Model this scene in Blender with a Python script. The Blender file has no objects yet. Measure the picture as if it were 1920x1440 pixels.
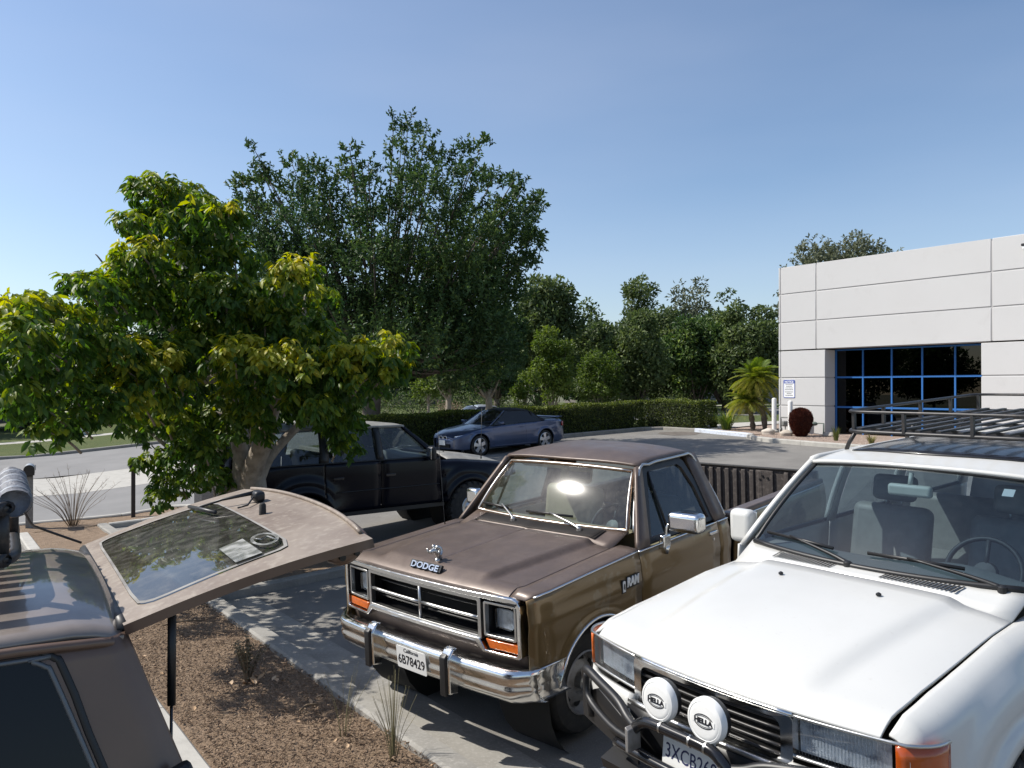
import bpy, bmesh, math, random
import numpy as np
from mathutils import Vector, Matrix

random.seed(7)
RNG = np.random.default_rng(7)
SC = bpy.context.scene
COL = SC.collection
rad = math.radians

# ------------------------------------------------------------------ camera
CAM_H = 2.4
cam_d = bpy.data.cameras.new('camera')
cam = bpy.data.objects.new('camera', cam_d)
COL.objects.link(cam)
cam_d.sensor_width = 36.0
cam_d.lens = 1450.0 / 1920.0 * 36.0
cam_d.clip_start = 0.05
cam_d.clip_end = 2000
cam.location = (0, 0, CAM_H)
cam.rotation_euler = (rad(90.237), 0, 0)
SC.camera = cam

# ------------------------------------------------------------------ sky and sun
SUN = Vector((-0.67, 0.096, 0.737)).normalized()
world = bpy.data.worlds.new('World')
SC.world = world
world.use_nodes = True
wn = world.node_tree
bg = wn.nodes['Background']
sky = wn.nodes.new('ShaderNodeTexSky')
sky.sky_type = 'NISHITA'
sky.sun_disc = False
sky.sun_elevation = math.asin(SUN.z)
sky.sun_rotation = math.atan2(SUN.x, SUN.y)
sky.altitude = 100
sky.air_density = 1.0
sky.dust_density = 1.0
sky.ozone_density = 2.4
bg.inputs['Strength'].default_value = 0.12
# thin high haze streaks over the clear sky
tcw = wn.nodes.new('ShaderNodeTexCoord')
mpw = wn.nodes.new('ShaderNodeMapping')
mpw.inputs['Scale'].default_value = (1.2, 1.2, 5.0)
mpw.inputs['Rotation'].default_value = (0, rad(-14), 0)
now = wn.nodes.new('ShaderNodeTexNoise')
now.inputs['Scale'].default_value = 1.1
now.inputs['Detail'].default_value = 4
now.inputs['Roughness'].default_value = .45
mrw = wn.nodes.new('ShaderNodeMapRange')
mrw.inputs['From Min'].default_value = .42
mrw.inputs['From Max'].default_value = .80
mrw.inputs['To Max'].default_value = .22
mxw = wn.nodes.new('ShaderNodeMix')
mxw.data_type = 'RGBA'
mxw.inputs['B'].default_value = (4.5, 4.85, 5.9, 1)
wn.links.new(tcw.outputs['Generated'], mpw.inputs['Vector'])
wn.links.new(mpw.outputs['Vector'], now.inputs['Vector'])
wn.links.new(now.outputs['Fac'], mrw.inputs['Value'])
wn.links.new(mrw.outputs['Result'], mxw.inputs['Factor'])
wn.links.new(sky.outputs['Color'], mxw.inputs['A'])
wn.links.new(mxw.outputs['Result'], bg.inputs['Color'])

sun_d = bpy.data.lights.new('sun', 'SUN')
sun_d.energy = 4.8
sun_d.angle = rad(0.53)
sun_d.color = (1.0, 0.95, 0.87)
sun = bpy.data.objects.new('sun', sun_d)
COL.objects.link(sun)
sun.rotation_euler = SUN.to_track_quat('Z', 'Y').to_euler()
sun.location = (-20, 5, 30)

SC.view_settings.view_transform = 'Standard'
SC.view_settings.look = 'None'
SC.view_settings.exposure = 0.36
SC.view_settings.gamma = 1.0
SC.cycles.max_bounces = 8
SC.cycles.transparent_max_bounces = 16
SC.cycles.use_denoising = True

# ------------------------------------------------------------------ helpers
def clamp(x, a, b):
    return max(a, min(b, x))

def ss(a, b, x):
    t = clamp((x - a) / (b - a), 0.0, 1.0)
    return t * t * (3 - 2 * t)

def ip(x, xs, ys):
    return float(np.interp(x, xs, ys))

def lin(a, b, n):
    return [a + (b - a) * i / (n - 1) for i in range(n)]

def ground(x, y):
    s = .8 * x + .6 * y
    t = -.6 * x + .8 * y
    return .03 * clamp(s - 3, 0, 25) - .022 * clamp(t - 4, 0, 13) * clamp((9 - s) / 6, 0, 1)

def st(s, t):
    return (.8 * s - .6 * t, .6 * s + .8 * t)

def st3(s, t, dz=0.0):
    x, y = st(s, t)
    return (x, y, ground(x, y) + dz)

def setmat(ob, m):
    if m is not None:
        ob.data.materials.append(m)

def link(name, me, m=None, parent=None):
    ob = bpy.data.objects.new(name, me)
    COL.objects.link(ob)
    if m is not None and len(me.materials) == 0:
        me.materials.append(m)
    if parent is not None:
        ob.parent = parent
    return ob

def pymesh(name, verts, faces, m=None, parent=None, smooth=False):
    me = bpy.data.meshes.new(name)
    me.from_pydata([tuple(v) for v in verts], [], faces)
    if smooth:
        me.polygons.foreach_set('use_smooth', [True] * len(me.polygons))
    me.update()
    return link(name, me, m, parent)

def frombm(name, bm, m=None, parent=None, smooth=False):
    me = bpy.data.meshes.new(name)
    bmesh.ops.recalc_face_normals(bm, faces=bm.faces)
    bm.to_mesh(me)
    bm.free()
    if smooth:
        me.polygons.foreach_set('use_smooth', [True] * len(me.polygons))
    return link(name, me, m, parent)

def autosmooth(ob, deg=35):
    me = ob.data
    me.polygons.foreach_set('use_smooth', [True] * len(me.polygons))
    bm = bmesh.new(); bm.from_mesh(me)
    for e in bm.edges:
        if len(e.link_faces) == 2 and e.calc_face_angle(0) > rad(deg):
            e.smooth = False
    bm.to_mesh(me); bm.free()

def solid(ob, t, offset=-1):
    md = ob.modifiers.new('thickness', 'SOLIDIFY')
    md.thickness = t
    md.offset = offset
    return ob

def bevel(ob, w, seg=2, ang=35):
    md = ob.modifiers.new('edge', 'BEVEL')
    md.width = w
    md.segments = seg
    md.limit_method = 'ANGLE'
    md.angle_limit = rad(ang)
    autosmooth(ob, 50)
    return ob

def tag(ob, label, cat=None, group=None, kind=None):
    if label:
        ob['label'] = label
    if cat:
        ob['category'] = cat
    if group:
        ob['group'] = group
    if kind:
        ob['kind'] = kind
    return ob

def empty(name, loc=(0, 0, 0), rz=0.0):
    o = bpy.data.objects.new(name, None)
    o.empty_display_size = 0.2
    o.location = loc
    o.rotation_euler = (0, 0, rz)
    COL.objects.link(o)
    return o

def loft(name, f, us, vs, m=None, parent=None, thick=0.0, smooth=True, closed=False, sharp=None):
    V = [f(u, v) for u in us for v in vs]
    nu, nv = len(us), len(vs)
    F = []
    for i in range(nu - 1):
        for j in range(nv if closed else nv - 1):
            k = (j + 1) % nv
            F.append((i * nv + j, i * nv + k, (i + 1) * nv + k, (i + 1) * nv + j))
    ob = pymesh(name, V, F, m, parent, smooth)
    if sharp:
        autosmooth(ob, sharp)
    if thick:
        solid(ob, thick, 0)
    return ob

def box(name, c, sz, m=None, parent=None, rot=None, bev=0.0):
    x, y, z = sz[0] / 2, sz[1] / 2, sz[2] / 2
    V = [Vector((a * x, b * y, e * z)) for a in (-1, 1) for b in (-1, 1) for e in (-1, 1)]
    if rot is not None:
        V = [rot @ v for v in V]
    c = Vector(c)
    F = [(0, 1, 3, 2), (4, 6, 7, 5), (0, 4, 5, 1), (2, 3, 7, 6), (0, 2, 6, 4), (1, 5, 7, 3)]
    ob = pymesh(name, [v + c for v in V], F, m, parent)
    if bev:
        bevel(ob, bev)
    return ob

def smoothpath(pts, n):
    pts = [Vector(p) for p in pts]
    out = []
    N = len(pts)
    for i in range(N - 1):
        p0 = pts[max(i - 1, 0)]; p1 = pts[i]; p2 = pts[i + 1]; p3 = pts[min(i + 2, N - 1)]
        for k in range(n):
            t = k / n
            out.append(0.5 * ((2 * p1) + (-p0 + p2) * t + (2 * p0 - 5 * p1 + 4 * p2 - p3) * t * t + (-p0 + 3 * p1 - 3 * p2 + p3) * t ** 3))
    out.append(pts[-1])
    return out

def tubemesh(pts, r, seg=8, closed=False, cap=True, flat=1.0):
    pts = [Vector(p) for p in pts]
    N = len(pts)
    V, F = [], []
    up = Vector((0.0137, 0.021, 1.0)).normalized()
    last = None
    for i, p in enumerate(pts):
        if closed:
            t = pts[(i + 1) % N] - pts[i - 1]
        else:
            t = pts[min(i + 1, N - 1)] - pts[max(i - 1, 0)]
        if t.length < 1e-9:
            t = Vector((0, 0, 1))
        t.normalize()
        if last is None:
            a = t.cross(up)
            if a.length < 1e-3:
                a = t.cross(Vector((1, 0, 0)))
        else:
            a = last - t * last.dot(t)
            if a.length < 1e-4:
                a = t.cross(up)
        a.normalize()
        last = a
        b = t.cross(a).normalized()
        rr = r[i] if hasattr(r, '__len__') else r
        for k in range(seg):
            an = 2 * math.pi * k / seg
            V.append(p + a * (math.cos(an) * rr) + b * (math.sin(an) * rr * flat))
    for i in range(N if closed else N - 1):
        j = (i + 1) % N
        for k in range(seg):
            l = (k + 1) % seg
            F.append((i * seg + k, i * seg + l, j * seg + l, j * seg + k))
    if cap and not closed:
        F.append(tuple(range(seg))[::-1])
        F.append(tuple((N - 1) * seg + k for k in range(seg)))
    return V, F

def tube(name, pts, r, m=None, parent=None, seg=8, closed=False, smooth=True, sm=0, flat=1.0):
    if sm:
        if hasattr(r, '__len__'):
            rs = []
            for i in range(len(pts) - 1):
                rs += [r[i] + (r[i + 1] - r[i]) * k / sm for k in range(sm)]
            r = rs + [r[-1]]
        pts = smoothpath(pts, sm)
    V, F = tubemesh(pts, r, seg, closed, flat=flat)
    return pymesh(name, V, F, m, parent, smooth)

def multi(name, items, m=None, parent=None, smooth=True):
    """join (V,F) lists that belong to ONE part"""
    V, F = [], []
    for v, f in items:
        o = len(V)
        V += list(v)
        F += [tuple(i + o for i in q) for q in f]
    return pymesh(name, V, F, m, parent, smooth)

def boxvf(c, sz, rot=None):
    x, y, z = sz[0] / 2, sz[1] / 2, sz[2] / 2
    V = [Vector((a * x, b * y, e * z)) for a in (-1, 1) for b in (-1, 1) for e in (-1, 1)]
    if rot is not None:
        V = [rot @ v for v in V]
    c = Vector(c)
    return [v + c for v in V], [(0, 1, 3, 2), (4, 6, 7, 5), (0, 4, 5, 1), (2, 3, 7, 6), (0, 2, 6, 4), (1, 5, 7, 3)]

def lathe(name, prof, m=None, parent=None, seg=32, axis='y', c=(0, 0, 0), smooth=True, sharp=40):
    """prof: list of (radius, offset along axis)"""
    V, F = [], []
    c = Vector(c)
    for (r, o) in prof:
        for k in range(seg):
            a = 2 * math.pi * k / seg
            if axis == 'y':
                V.append(c + Vector((r * math.cos(a), o, r * math.sin(a))))
            elif axis == 'x':
                V.append(c + Vector((o, r * math.cos(a), r * math.sin(a))))
            else:
                V.append(c + Vector((r * math.cos(a), r * math.sin(a), o)))
    for i in range(len(prof) - 1):
        for k in range(seg):
            l = (k + 1) % seg
            F.append((i * seg + k, i * seg + l, (i + 1) * seg + l, (i + 1) * seg + k))
    ob = pymesh(name, V, F, m, parent, smooth)
    if sharp:
        autosmooth(ob, sharp)
    return ob

def prism(name, outline, axisfn, t0, t1, m=None, parent=None, bev=0.0):
    """outline: 2D points; axisfn(a,b,t)->3D; extruded from t0 to t1"""
    n = len(outline)
    V = [axisfn(a, b, t0) for a, b in outline] + [axisfn(a, b, t1) for a, b in outline]
    F = [tuple(range(n))[::-1], tuple(range(n, 2 * n))]
    for i in range(n):
        j = (i + 1) % n
        F.append((i, j, n + j, n + i))
    bm = bmesh.new()
    vs = [bm.verts.new(v) for v in V]
    for f in F:
        bm.faces.new([vs[i] for i in f])
    ob = frombm(name, bm, m, parent)
    if bev:
        bevel(ob, bev)
    return ob

def ring(name, outer, inner, axisfn, t0, t1, m=None, parent=None, bev=0.0):
    """frame between two outlines with the same number of points"""
    n = len(outer)
    V = []
    for t in (t0, t1):
        V += [axisfn(a, b, t) for a, b in outer]
        V += [axisfn(a, b, t) for a, b in inner]
    F = []
    for i in range(n):
        j = (i + 1) % n
        o0, i0, o1, i1 = 0, n, 2 * n, 3 * n
        F += [(o0 + i, o0 + j, i0 + j, i0 + i), (o1 + i, i1 + i, i1 + j, o1 + j),
              (o0 + i, o1 + i, o1 + j, o0 + j), (i0 + i, i0 + j, i1 + j, i1 + i)]
    bm = bmesh.new()
    vs = [bm.verts.new(v) for v in V]
    for f in F:
        bm.faces.new([vs[i] for i in f])
    ob = frombm(name, bm, m, parent)
    if bev:
        bevel(ob, bev)
    return ob

def rrect(x0, x1, y0, y1, r, n=4):
    out = []
    for (cx, cy, a0) in ((x1 - r, y1 - r, 0), (x0 + r, y1 - r, 90), (x0 + r, y0 + r, 180), (x1 - r, y0 + r, 270)):
        for k in range(n + 1):
            a = rad(a0 + 90 * k / n)
            out.append((cx + r * math.cos(a), cy + r * math.sin(a)))
    return out

def text(name, s, size, fn, m, parent=None, depth=0.004, bold=0.0, width=None, align='CENTER', shear=0.0):
    """fn(a,b,t) maps text plane (a right, b up, t out) to 3D"""
    cu = bpy.data.curves.new('txt', 'FONT')
    cu.body = s
    cu.size = size
    cu.align_x = align
    cu.align_y = 'CENTER'
    cu.extrude = depth / 2
    cu.offset = bold
    cu.shear = shear
    cu.resolution_u = 3
    ob = bpy.data.objects.new('txt', cu)
    COL.objects.link(ob)
    dg = bpy.context.evaluated_depsgraph_get()
    dg.update()
    me = bpy.data.meshes.new_from_object(ob.evaluated_get(dg))
    me.name = name
    bpy.data.objects.remove(ob)
    bpy.data.curves.remove(cu)
    xs = [v.co.x for v in me.vertices]
    k = 1.0
    if width and xs and align == 'CENTER':
        k = width / (max(xs) - min(xs))
    for v in me.vertices:
        v.co = Vector(fn(v.co.x * k, v.co.y, v.co.z + depth / 2))
    me.materials.clear()
    return link(name, me, m, parent)

# ------------------------------------------------------------------ materials
def newmat(name):
    m = bpy.data.materials.new(name)
    m.use_nodes = True
    nt = m.node_tree
    return m, nt, nt.nodes['Principled BSDF']

def mat(name, col, rough=.5, metal=0.0, coat=0.0, spec=.5, var=None, bump=None, rvar=None, coords='Object', var2=None, coatr=.05):
    """var=(scale, col2, lo, hi[, detail]) noise mix; bump=(scale,strength,dist); rvar=(scale,r2)"""
    m, nt, b = newmat(name)
    N, L = nt.nodes, nt.links
    b.inputs['Base Color'].default_value = (*col, 1)
    b.inputs['Roughness'].default_value = rough
    b.inputs['Metallic'].default_value = metal
    b.inputs['Coat Weight'].default_value = coat
    b.inputs['Coat Roughness'].default_value = coatr
    b.inputs['Specular IOR Level'].default_value = spec
    tc = None
    def coord():
        nonlocal tc
        if tc is None:
            tc = N.new('ShaderNodeTexCoord')
        return tc.outputs[coords]
    def noise(scale, detail=6, rough_=.6):
        n = N.new('ShaderNodeTexNoise')
        n.inputs['Scale'].default_value = scale
        n.inputs['Detail'].default_value = detail
        n.inputs['Roughness'].default_value = rough_
        L.new(coord(), n.inputs['Vector'])
        return n.outputs['Fac']
    last = None
    for vv in (var, var2):
        if not vv:
            continue
        sc, c2, lo, hi = vv[:4]
        r = N.new('ShaderNodeMapRange')
        r.inputs['From Min'].default_value = lo
        r.inputs['From Max'].default_value = hi
        L.new(noise(sc, vv[4] if len(vv) > 4 else 6), r.inputs['Value'])
        x = N.new('ShaderNodeMix')
        x.data_type = 'RGBA'
        if last is None:
            x.inputs['A'].default_value = (*col, 1)
        else:
            L.new(last, x.inputs['A'])
        x.inputs['B'].default_value = (*c2, 1)
        L.new(r.outputs['Result'], x.inputs['Factor'])
        last = x.outputs['Result']
    if last is not None:
        L.new(last, b.inputs['Base Color'])
    if rvar:
        r = N.new('ShaderNodeMapRange')
        r.inputs['From Min'].default_value = .35
        r.inputs['From Max'].default_value = .65
        r.inputs['To Min'].default_value = rough
        r.inputs['To Max'].default_value = rvar[1]
        L.new(noise(rvar[0]), r.inputs['Value'])
        L.new(r.outputs['Result'], b.inputs['Roughness'])
    if bump:
        bp = N.new('ShaderNodeBump')
        bp.inputs['Strength'].default_value = bump[1]
        bp.inputs['Distance'].default_value = bump[2] if len(bump) > 2 else .01
        L.new(noise(bump[0], 8), bp.inputs['Height'])
        L.new(bp.outputs['Normal'], b.inputs['Normal'])
    return m

def glassmat(name, tint, ior=1.5, rough=0.0, dirt=0.0, dirtcol=(.6, .58, .5)):
    m = bpy.data.materials.new(name)
    m.use_nodes = True
    nt = m.node_tree
    N, L = nt.nodes, nt.links
    N.remove(N['Principled BSDF'])
    out = N['Material Output']
    tr = N.new('ShaderNodeBsdfTransparent')
    tr.inputs['Color'].default_value = (*tint, 1)
    gl = N.new('ShaderNodeBsdfGlossy')
    gl.inputs['Roughness'].default_value = rough
    gl.inputs['Color'].default_value = (1, 1, 1, 1)
    lw = N.new('ShaderNodeLayerWeight')      # same reflectance from both sides of the pane
    lw.inputs['Blend'].default_value = .5
    pw = N.new('ShaderNodeMath'); pw.operation = 'POWER'
    pw.inputs[1].default_value = 4.6
    L.new(lw.outputs['Facing'], pw.inputs[0])
    fr = N.new('ShaderNodeMath'); fr.operation = 'MULTIPLY_ADD'
    f0 = ((ior - 1) / (ior + 1)) ** 2 * 1.6
    fr.inputs[1].default_value = 1 - f0
    fr.inputs[2].default_value = f0
    L.new(pw.outputs[0], fr.inputs[0])
    mx = N.new('ShaderNodeMixShader')
    L.new(fr.outputs[0], mx.inputs['Fac'])
    L.new(tr.outputs['BSDF'], mx.inputs[1])
    L.new(gl.outputs['BSDF'], mx.inputs[2])
    last = mx.outputs['Shader']
    if dirt:
        df = N.new('ShaderNodeBsdfDiffuse')
        df.inputs['Color'].default_value = (*dirtcol, 1)
        no = N.new('ShaderNodeTexNoise')
        no.inputs['Scale'].default_value = 22
        no.inputs['Detail'].default_value = 10
        tc = N.new('ShaderNodeTexCoord')
        L.new(tc.outputs['Object'], no.inputs['Vector'])
        mr = N.new('ShaderNodeMapRange')
        mr.inputs['From Min'].default_value = .42
        mr.inputs['From Max'].default_value = .75
        mr.inputs['To Min'].default_value = dirt * .25
        mr.inputs['To Max'].default_value = dirt
        L.new(no.outputs['Fac'], mr.inputs['Value'])
        m2 = N.new('ShaderNodeMixShader')
        L.new(mr.outputs['Result'], m2.inputs['Fac'])
        L.new(last, m2.inputs[1])
        L.new(df.outputs['BSDF'], m2.inputs[2])
        last = m2.outputs['Shader']
    L.new(last, out.inputs['Surface'])
    return m

def leafmat(name, cols, rough=.45, trans=.35, spec=.4):
    """cols: list of (pos, colour) along the per-leaf 'tint' attribute"""
    m, nt, b = newmat(name)
    N, L = nt.nodes, nt.links
    at = N.new('ShaderNodeAttribute')
    at.attribute_name = 'tint'
    cr = N.new('ShaderNodeValToRGB')
    el = cr.color_ramp.elements
    while len(el) < len(cols):
        el.new(.5)
    for e, (p, c) in zip(el, cols):
        e.position = p
        e.color = (*c, 1)
    L.new(at.outputs['Fac'], cr.inputs['Fac'])
    L.new(cr.outputs['Color'], b.inputs['Base Color'])
    b.inputs['Roughness'].default_value = rough
    b.inputs['Specular IOR Level'].default_value = spec
    tl = N.new('ShaderNodeBsdfTranslucent')
    hs = N.new('ShaderNodeHueSaturation')
    hs.inputs['Saturation'].default_value = 1.15
    hs.inputs['Value'].default_value = 1.3
    L.new(cr.outputs['Color'], hs.inputs['Color'])
    L.new(hs.outputs['Color'], tl.inputs['Color'])
    mx = N.new('ShaderNodeMixShader')
    mx.inputs['Fac'].default_value = trans
    L.new(b.outputs['BSDF'], mx.inputs[1])
    L.new(tl.outputs['BSDF'], mx.inputs[2])
    L.new(mx.outputs['Shader'], N['Material Output'].inputs['Surface'])
    return m

def stoneset(name, cols, rough=.9):
    """material with a different tone for every object"""
    m, nt, b = newmat(name)
    N, L = nt.nodes, nt.links
    oi = N.new('ShaderNodeObjectInfo')
    cr = N.new('ShaderNodeValToRGB')
    el = cr.color_ramp.elements
    while len(el) < len(cols):
        el.new(.5)
    for i, (e, c) in enumerate(zip(el, cols)):
        e.position = i / (len(cols) - 1)
        e.color = (*c, 1)
    L.new(oi.outputs['Random'], cr.inputs['Fac'])
    L.new(cr.outputs['Color'], b.inputs['Base Color'])
    b.inputs['Roughness'].default_value = rough
    return m

MT = {}
MT['asphalt'] = mat('asphalt', (.150, .142, .130), .9, var=(.9, (.205, .195, .178), .4, .7), var2=(140, (.36, .345, .32), .56, .8, 3), bump=(160, .5, .006))
MT['street'] = mat('street asphalt', (.185, .182, .178), .9, var=(.8, (.225, .22, .215), .35, .7), bump=(120, .3, .005))
MT['concrete'] = mat('concrete', (.27, .258, .232), .85, var=(3.0, (.19, .18, .162), .4, .75), var2=(40, (.33, .316, .29), .5, .75), bump=(60, .25, .004))
MT['concrete_light'] = mat('pale concrete', (.40, .385, .35), .85, var=(5.0, (.31, .298, .27), .45, .75), bump=(60, .25, .004))
MT['blue_curb'] = mat('worn pale curb paint', (.55, .60, .68), .7, var=(9.0, (.40, .42, .45), .48, .7))
MT['soil'] = mat('bark mulch soil', (.215, .150, .096), .95, var=(9, (.28, .20, .135), .4, .65), var2=(70, (.10, .062, .036), .5, .7), bump=(45, 1.0, .03))
MT['gravel'] = mat('gravel bed', (.26, .19, .15), .95, var=(60, (.42, .34, .29), .45, .65), bump=(50, 1.0, .03))
MT['grass_ground'] = mat('lawn', (.075, .105, .022), .95, var=(1.2, (.11, .125, .03), .35, .65), var2=(50, (.05, .08, .015), .45, .65), bump=(60, 1.0, .05))
MT['earth'] = mat('far ground', (.12, .105, .07), .95, var=(.3, (.08, .10, .035), .4, .6))
MT['white_paint'] = mat('white car paint', (.55, .55, .53), .36, coat=.30, coatr=.12, var=(1.1, (.515, .512, .49), .45, .7), var2=(38, (.50, .495, .47), .62, .78))
MT['brown_matte'] = mat('oxidised brown paint', (.102, .074, .060), .42, metal=.25, coat=.25, coatr=.3, var=(5, (.135, .100, .082), .40, .70), var2=(60, (.088, .062, .05), .52, .75), rvar=(9, .55))
MT['gold_paint'] = mat('gold brown paint', (.175, .115, .048), .30, metal=.4, coat=.6, coatr=.08, var=(2.6, (.205, .155, .09), .575, .60, 4))
MT['wagon_paint'] = mat('bronze wagon paint', (.125, .078, .056), .36, metal=.25, coat=.3, coatr=.15, var=(4, (.155, .10, .072), .4, .7), rvar=(8, .45))
MT['wagon_dusty'] = mat('dusty bronze paint', (.25, .205, .165), .6, metal=.1, coat=.2, coatr=.25, var=(3.5, (.165, .125, .098), .42, .66), var2=(30, (.32, .275, .225), .5, .75), rvar=(8, .7))
MT['navy_paint'] = mat('dark navy paint', (.0035, .0042, .009), .2, coat=.0, spec=.22)
MT['navy_dust_sheen'] = mat('dusty dark paint with painted sky sheen', (.20, .195, .18), .5, var=(7, (.28, .275, .255), .4, .65))  # roof dust; on the dark hood, sky and sun reflection put into colour
MT['blue_paint'] = mat('steel blue paint', (.058, .086, .165), .32, metal=.55, coat=.7, coatr=.05, var=(3, (.05, .073, .14), .4, .65))
MT['silver_paint'] = mat('silver paint', (.5, .52, .55), .3, metal=.6, coat=.5)
MT['chrome'] = mat('chrome', (.78, .78, .77), .10, metal=1, rvar=(18, .24), bump=(14, .06, .004))
MT['dull_chrome'] = mat('dull chrome', (.55, .55, .54), .3, metal=1, rvar=(18, .4))
MT['bronze_trim'] = mat('bronze trim', (.33, .22, .15), .3, metal=.8)
MT['black'] = mat('black plastic', (.012, .012, .013), .45)
MT['black_gloss'] = mat('black enamel', (.010, .010, .012), .22, coat=.3)
MT['rack_black'] = mat('worn black rack paint', (.030, .029, .030), .42, metal=.2, var=(30, (.075, .06, .05), .55, .75))
MT['rubber'] = mat('tyre rubber', (.022, .021, .020), .85, var=(20, (.04, .036, .032), .45, .7), bump=(60, .3, .004))
MT['void'] = mat('unlit cavity', (.006, .006, .006), .9)
MT['steel_wheel'] = mat('grey steel wheel', (.30, .29, .28), .5, metal=.4, var=(14, (.18, .165, .15), .45, .7))
MT['alloy'] = mat('silver alloy', (.62, .62, .63), .28, metal=.85)
MT['amber'] = mat('amber lens', (.62, .13, .012), .18, coat=.6, var=(25, (.42, .08, .008), .4, .7), bump=(90, .25, .004))
MT['amber_dark'] = mat('deep amber lens', (.42, .075, .006), .18, coat=.6, var=(6, (.30, .05, .005), .4, .7), bump=(70, .25, .004))
MT['red_lens'] = mat('red lens', (.35, .01, .01), .2, coat=.5)
MT['reflector'] = mat('lamp reflector', (.80, .82, .85), .26, metal=.75, bump=(48, .7, .006), var=(9, (.32, .33, .36), .52, .7))
MT['sealed_beam'] = mat('sealed beam lens', (.52, .57, .64), .16, metal=.35, coat=1.0, coatr=.03, var=(16, (.24, .27, .33), .48, .66), bump=(60, .5, .005))
MT['lens'] = glassmat('lamp glass', (.9, .92, .93), 1.5, .03)
MT['windshield'] = glassmat('windshield glass', (.58, .68, .70), 1.5, .085, .065)
MT['windshield_clean'] = glassmat('windshield glass blue', (.44, .54, .60), 1.5, .012, .012, (.45, .50, .58))
MT['side_glass'] = glassmat('side glass', (.50, .56, .57), 1.5, 0.0, .03)
MT['tint_glass'] = glassmat('tinted glass', (.05, .055, .06), 1.5)
MT['hatch_glass'] = glassmat('dusty hatch glass', (.10, .11, .12), 1.55, .02, .16, (.45, .43, .38))
MT['building_glass'] = glassmat('dark window glass', (.03, .04, .045), 1.35)
MT['tan'] = mat('tan vinyl', (.42, .35, .22), .6, var=(12, (.36, .29, .18), .4, .7))
MT['grey_vinyl'] = mat('grey leather', (.30, .29, .265), .5, var=(12, (.25, .24, .22), .4, .7))
MT['dark_vinyl'] = mat('charcoal trim', (.035, .035, .036), .55)
MT['dash_grey'] = mat('grey dash', (.16, .165, .155), .6)
MT['cream_plastic'] = mat('cream plastic', (.62, .60, .50), .45)
MT['stucco'] = mat('white painted concrete', (.54, .535, .53), .85, var=(.5, (.522, .516, .51), .35, .7), var2=(2.2, (.50, .493, .485), .58, .8), bump=(90, .05, .002))
MT['groove'] = mat('grey joint', (.42, .41, .405), .9)
MT['blue_frame'] = mat('blue anodised frame', (.032, .14, .40), .5, metal=0, spec=.3)
MT['roofing'] = mat('roofing', (.35, .34, .33), .9)
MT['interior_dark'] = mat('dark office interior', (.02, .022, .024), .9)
MT['bollard'] = mat('white bollard paint', (.72, .71, .69), .6, var=(12, (.6, .58, .55), .5, .72))
MT['pipe'] = mat('grey gas pipe', (.16, .165, .16), .6, var=(20, (.10, .09, .08), .5, .7))
MT['pipe_green'] = mat('grey green regulator', (.12, .15, .13), .5)
MT['sign_white'] = mat('sign face', (.78, .79, .80), .5)
MT['sign_blue'] = mat('sign blue', (.03, .07, .36), .5)
MT['ink'] = mat('dark ink', (.012, .012, .016), .5)
MT['ink_blue'] = mat('plate ink', (.02, .025, .09), .5)
MT['ink_red'] = mat('plate script red', (.42, .05, .04), .5)
MT['plate_white'] = mat('licence plate face', (.72, .72, .70), .45)
MT['lamp_white'] = mat('white lamp cover', (.78, .78, .765), .42, var=(8, (.70, .70, .68), .45, .7))
MT['bark_pale'] = mat('pale bark', (.33, .28, .22), .9, var=(7, (.20, .16, .12), .42, .65), bump=(26, .9, .02))
MT['bark_dark'] = mat('dark bark', (.10, .08, .062), .95, var=(6, (.17, .145, .12), .45, .7), bump=(20, 1.0, .03))
MT['wood_post'] = mat('weathered wood post', (.28, .27, .25), .9, var=(9, (.17, .16, .15), .4, .7))
MT['brown_post'] = mat('dark stained post', (.035, .026, .022), .7)
MT['mail_silver'] = mat('galvanised box', (.42, .43, .44), .4, metal=.7)
MT['wood_slat'] = mat('wood slat', (.36, .24, .16), .75, var=(10, (.24, .15, .10), .4, .7))
MT['foil_mat'] = mat('grey foam wrap', (.17, .175, .195), .55, var=(14, (.085, .09, .105), .42, .65), bump=(22, .8, .02))
MT['liner'] = mat('weathered bed liner', (.060, .050, .045), .8, var=(24, (.15, .13, .115), .52, .75), bump=(40, .5, .006))
MT['utility'] = mat('pale utility box', (.40, .47, .46), .7)
MT['twig'] = mat('dry twig', (.22, .16, .10), .9, var=(8, (.13, .09, .06), .4, .7))
MT['sticker'] = mat('white sticker', (.72, .72, .70), .6)
MT['far_wall'] = mat('far wall plaster', (.20, .185, .17), .9, var=(.5, (.15, .14, .13), .4, .7))
MT['far_roof'] = mat('far roof', (.10, .085, .075), .9)
MT['white_line'] = mat('worn white paint', (.60, .59, .56), .8, var=(35, (.2, .2, .19), .5, .62))
MT['stone'] = stoneset('pale boulder', [(.42, .37, .31), (.50, .45, .39), (.36, .32, .27)])
MT['gravel_stone'] = mat('gravel stones', (.33, .25, .20), .9, var=(12, (.5, .42, .36), .4, .6), coords='Object')
MT['dry_leaf'] = stoneset('dry leaf', [(.46, .30, .17), (.55, .40, .26), (.38, .22, .12)])
# ================================================================== SETTING: ground, roads, curbs
def lattice(a, b, step):
    n0 = math.ceil(a / step - 1e-6)
    n1 = math.floor(b / step + 1e-6)
    xs = [k * step for k in range(n0, n1 + 1)]
    if not xs or xs[0] - a > 1e-4:
        xs = [a] + xs
    if b - xs[-1] > 1e-4:
        xs.append(b)
    return xs

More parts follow.
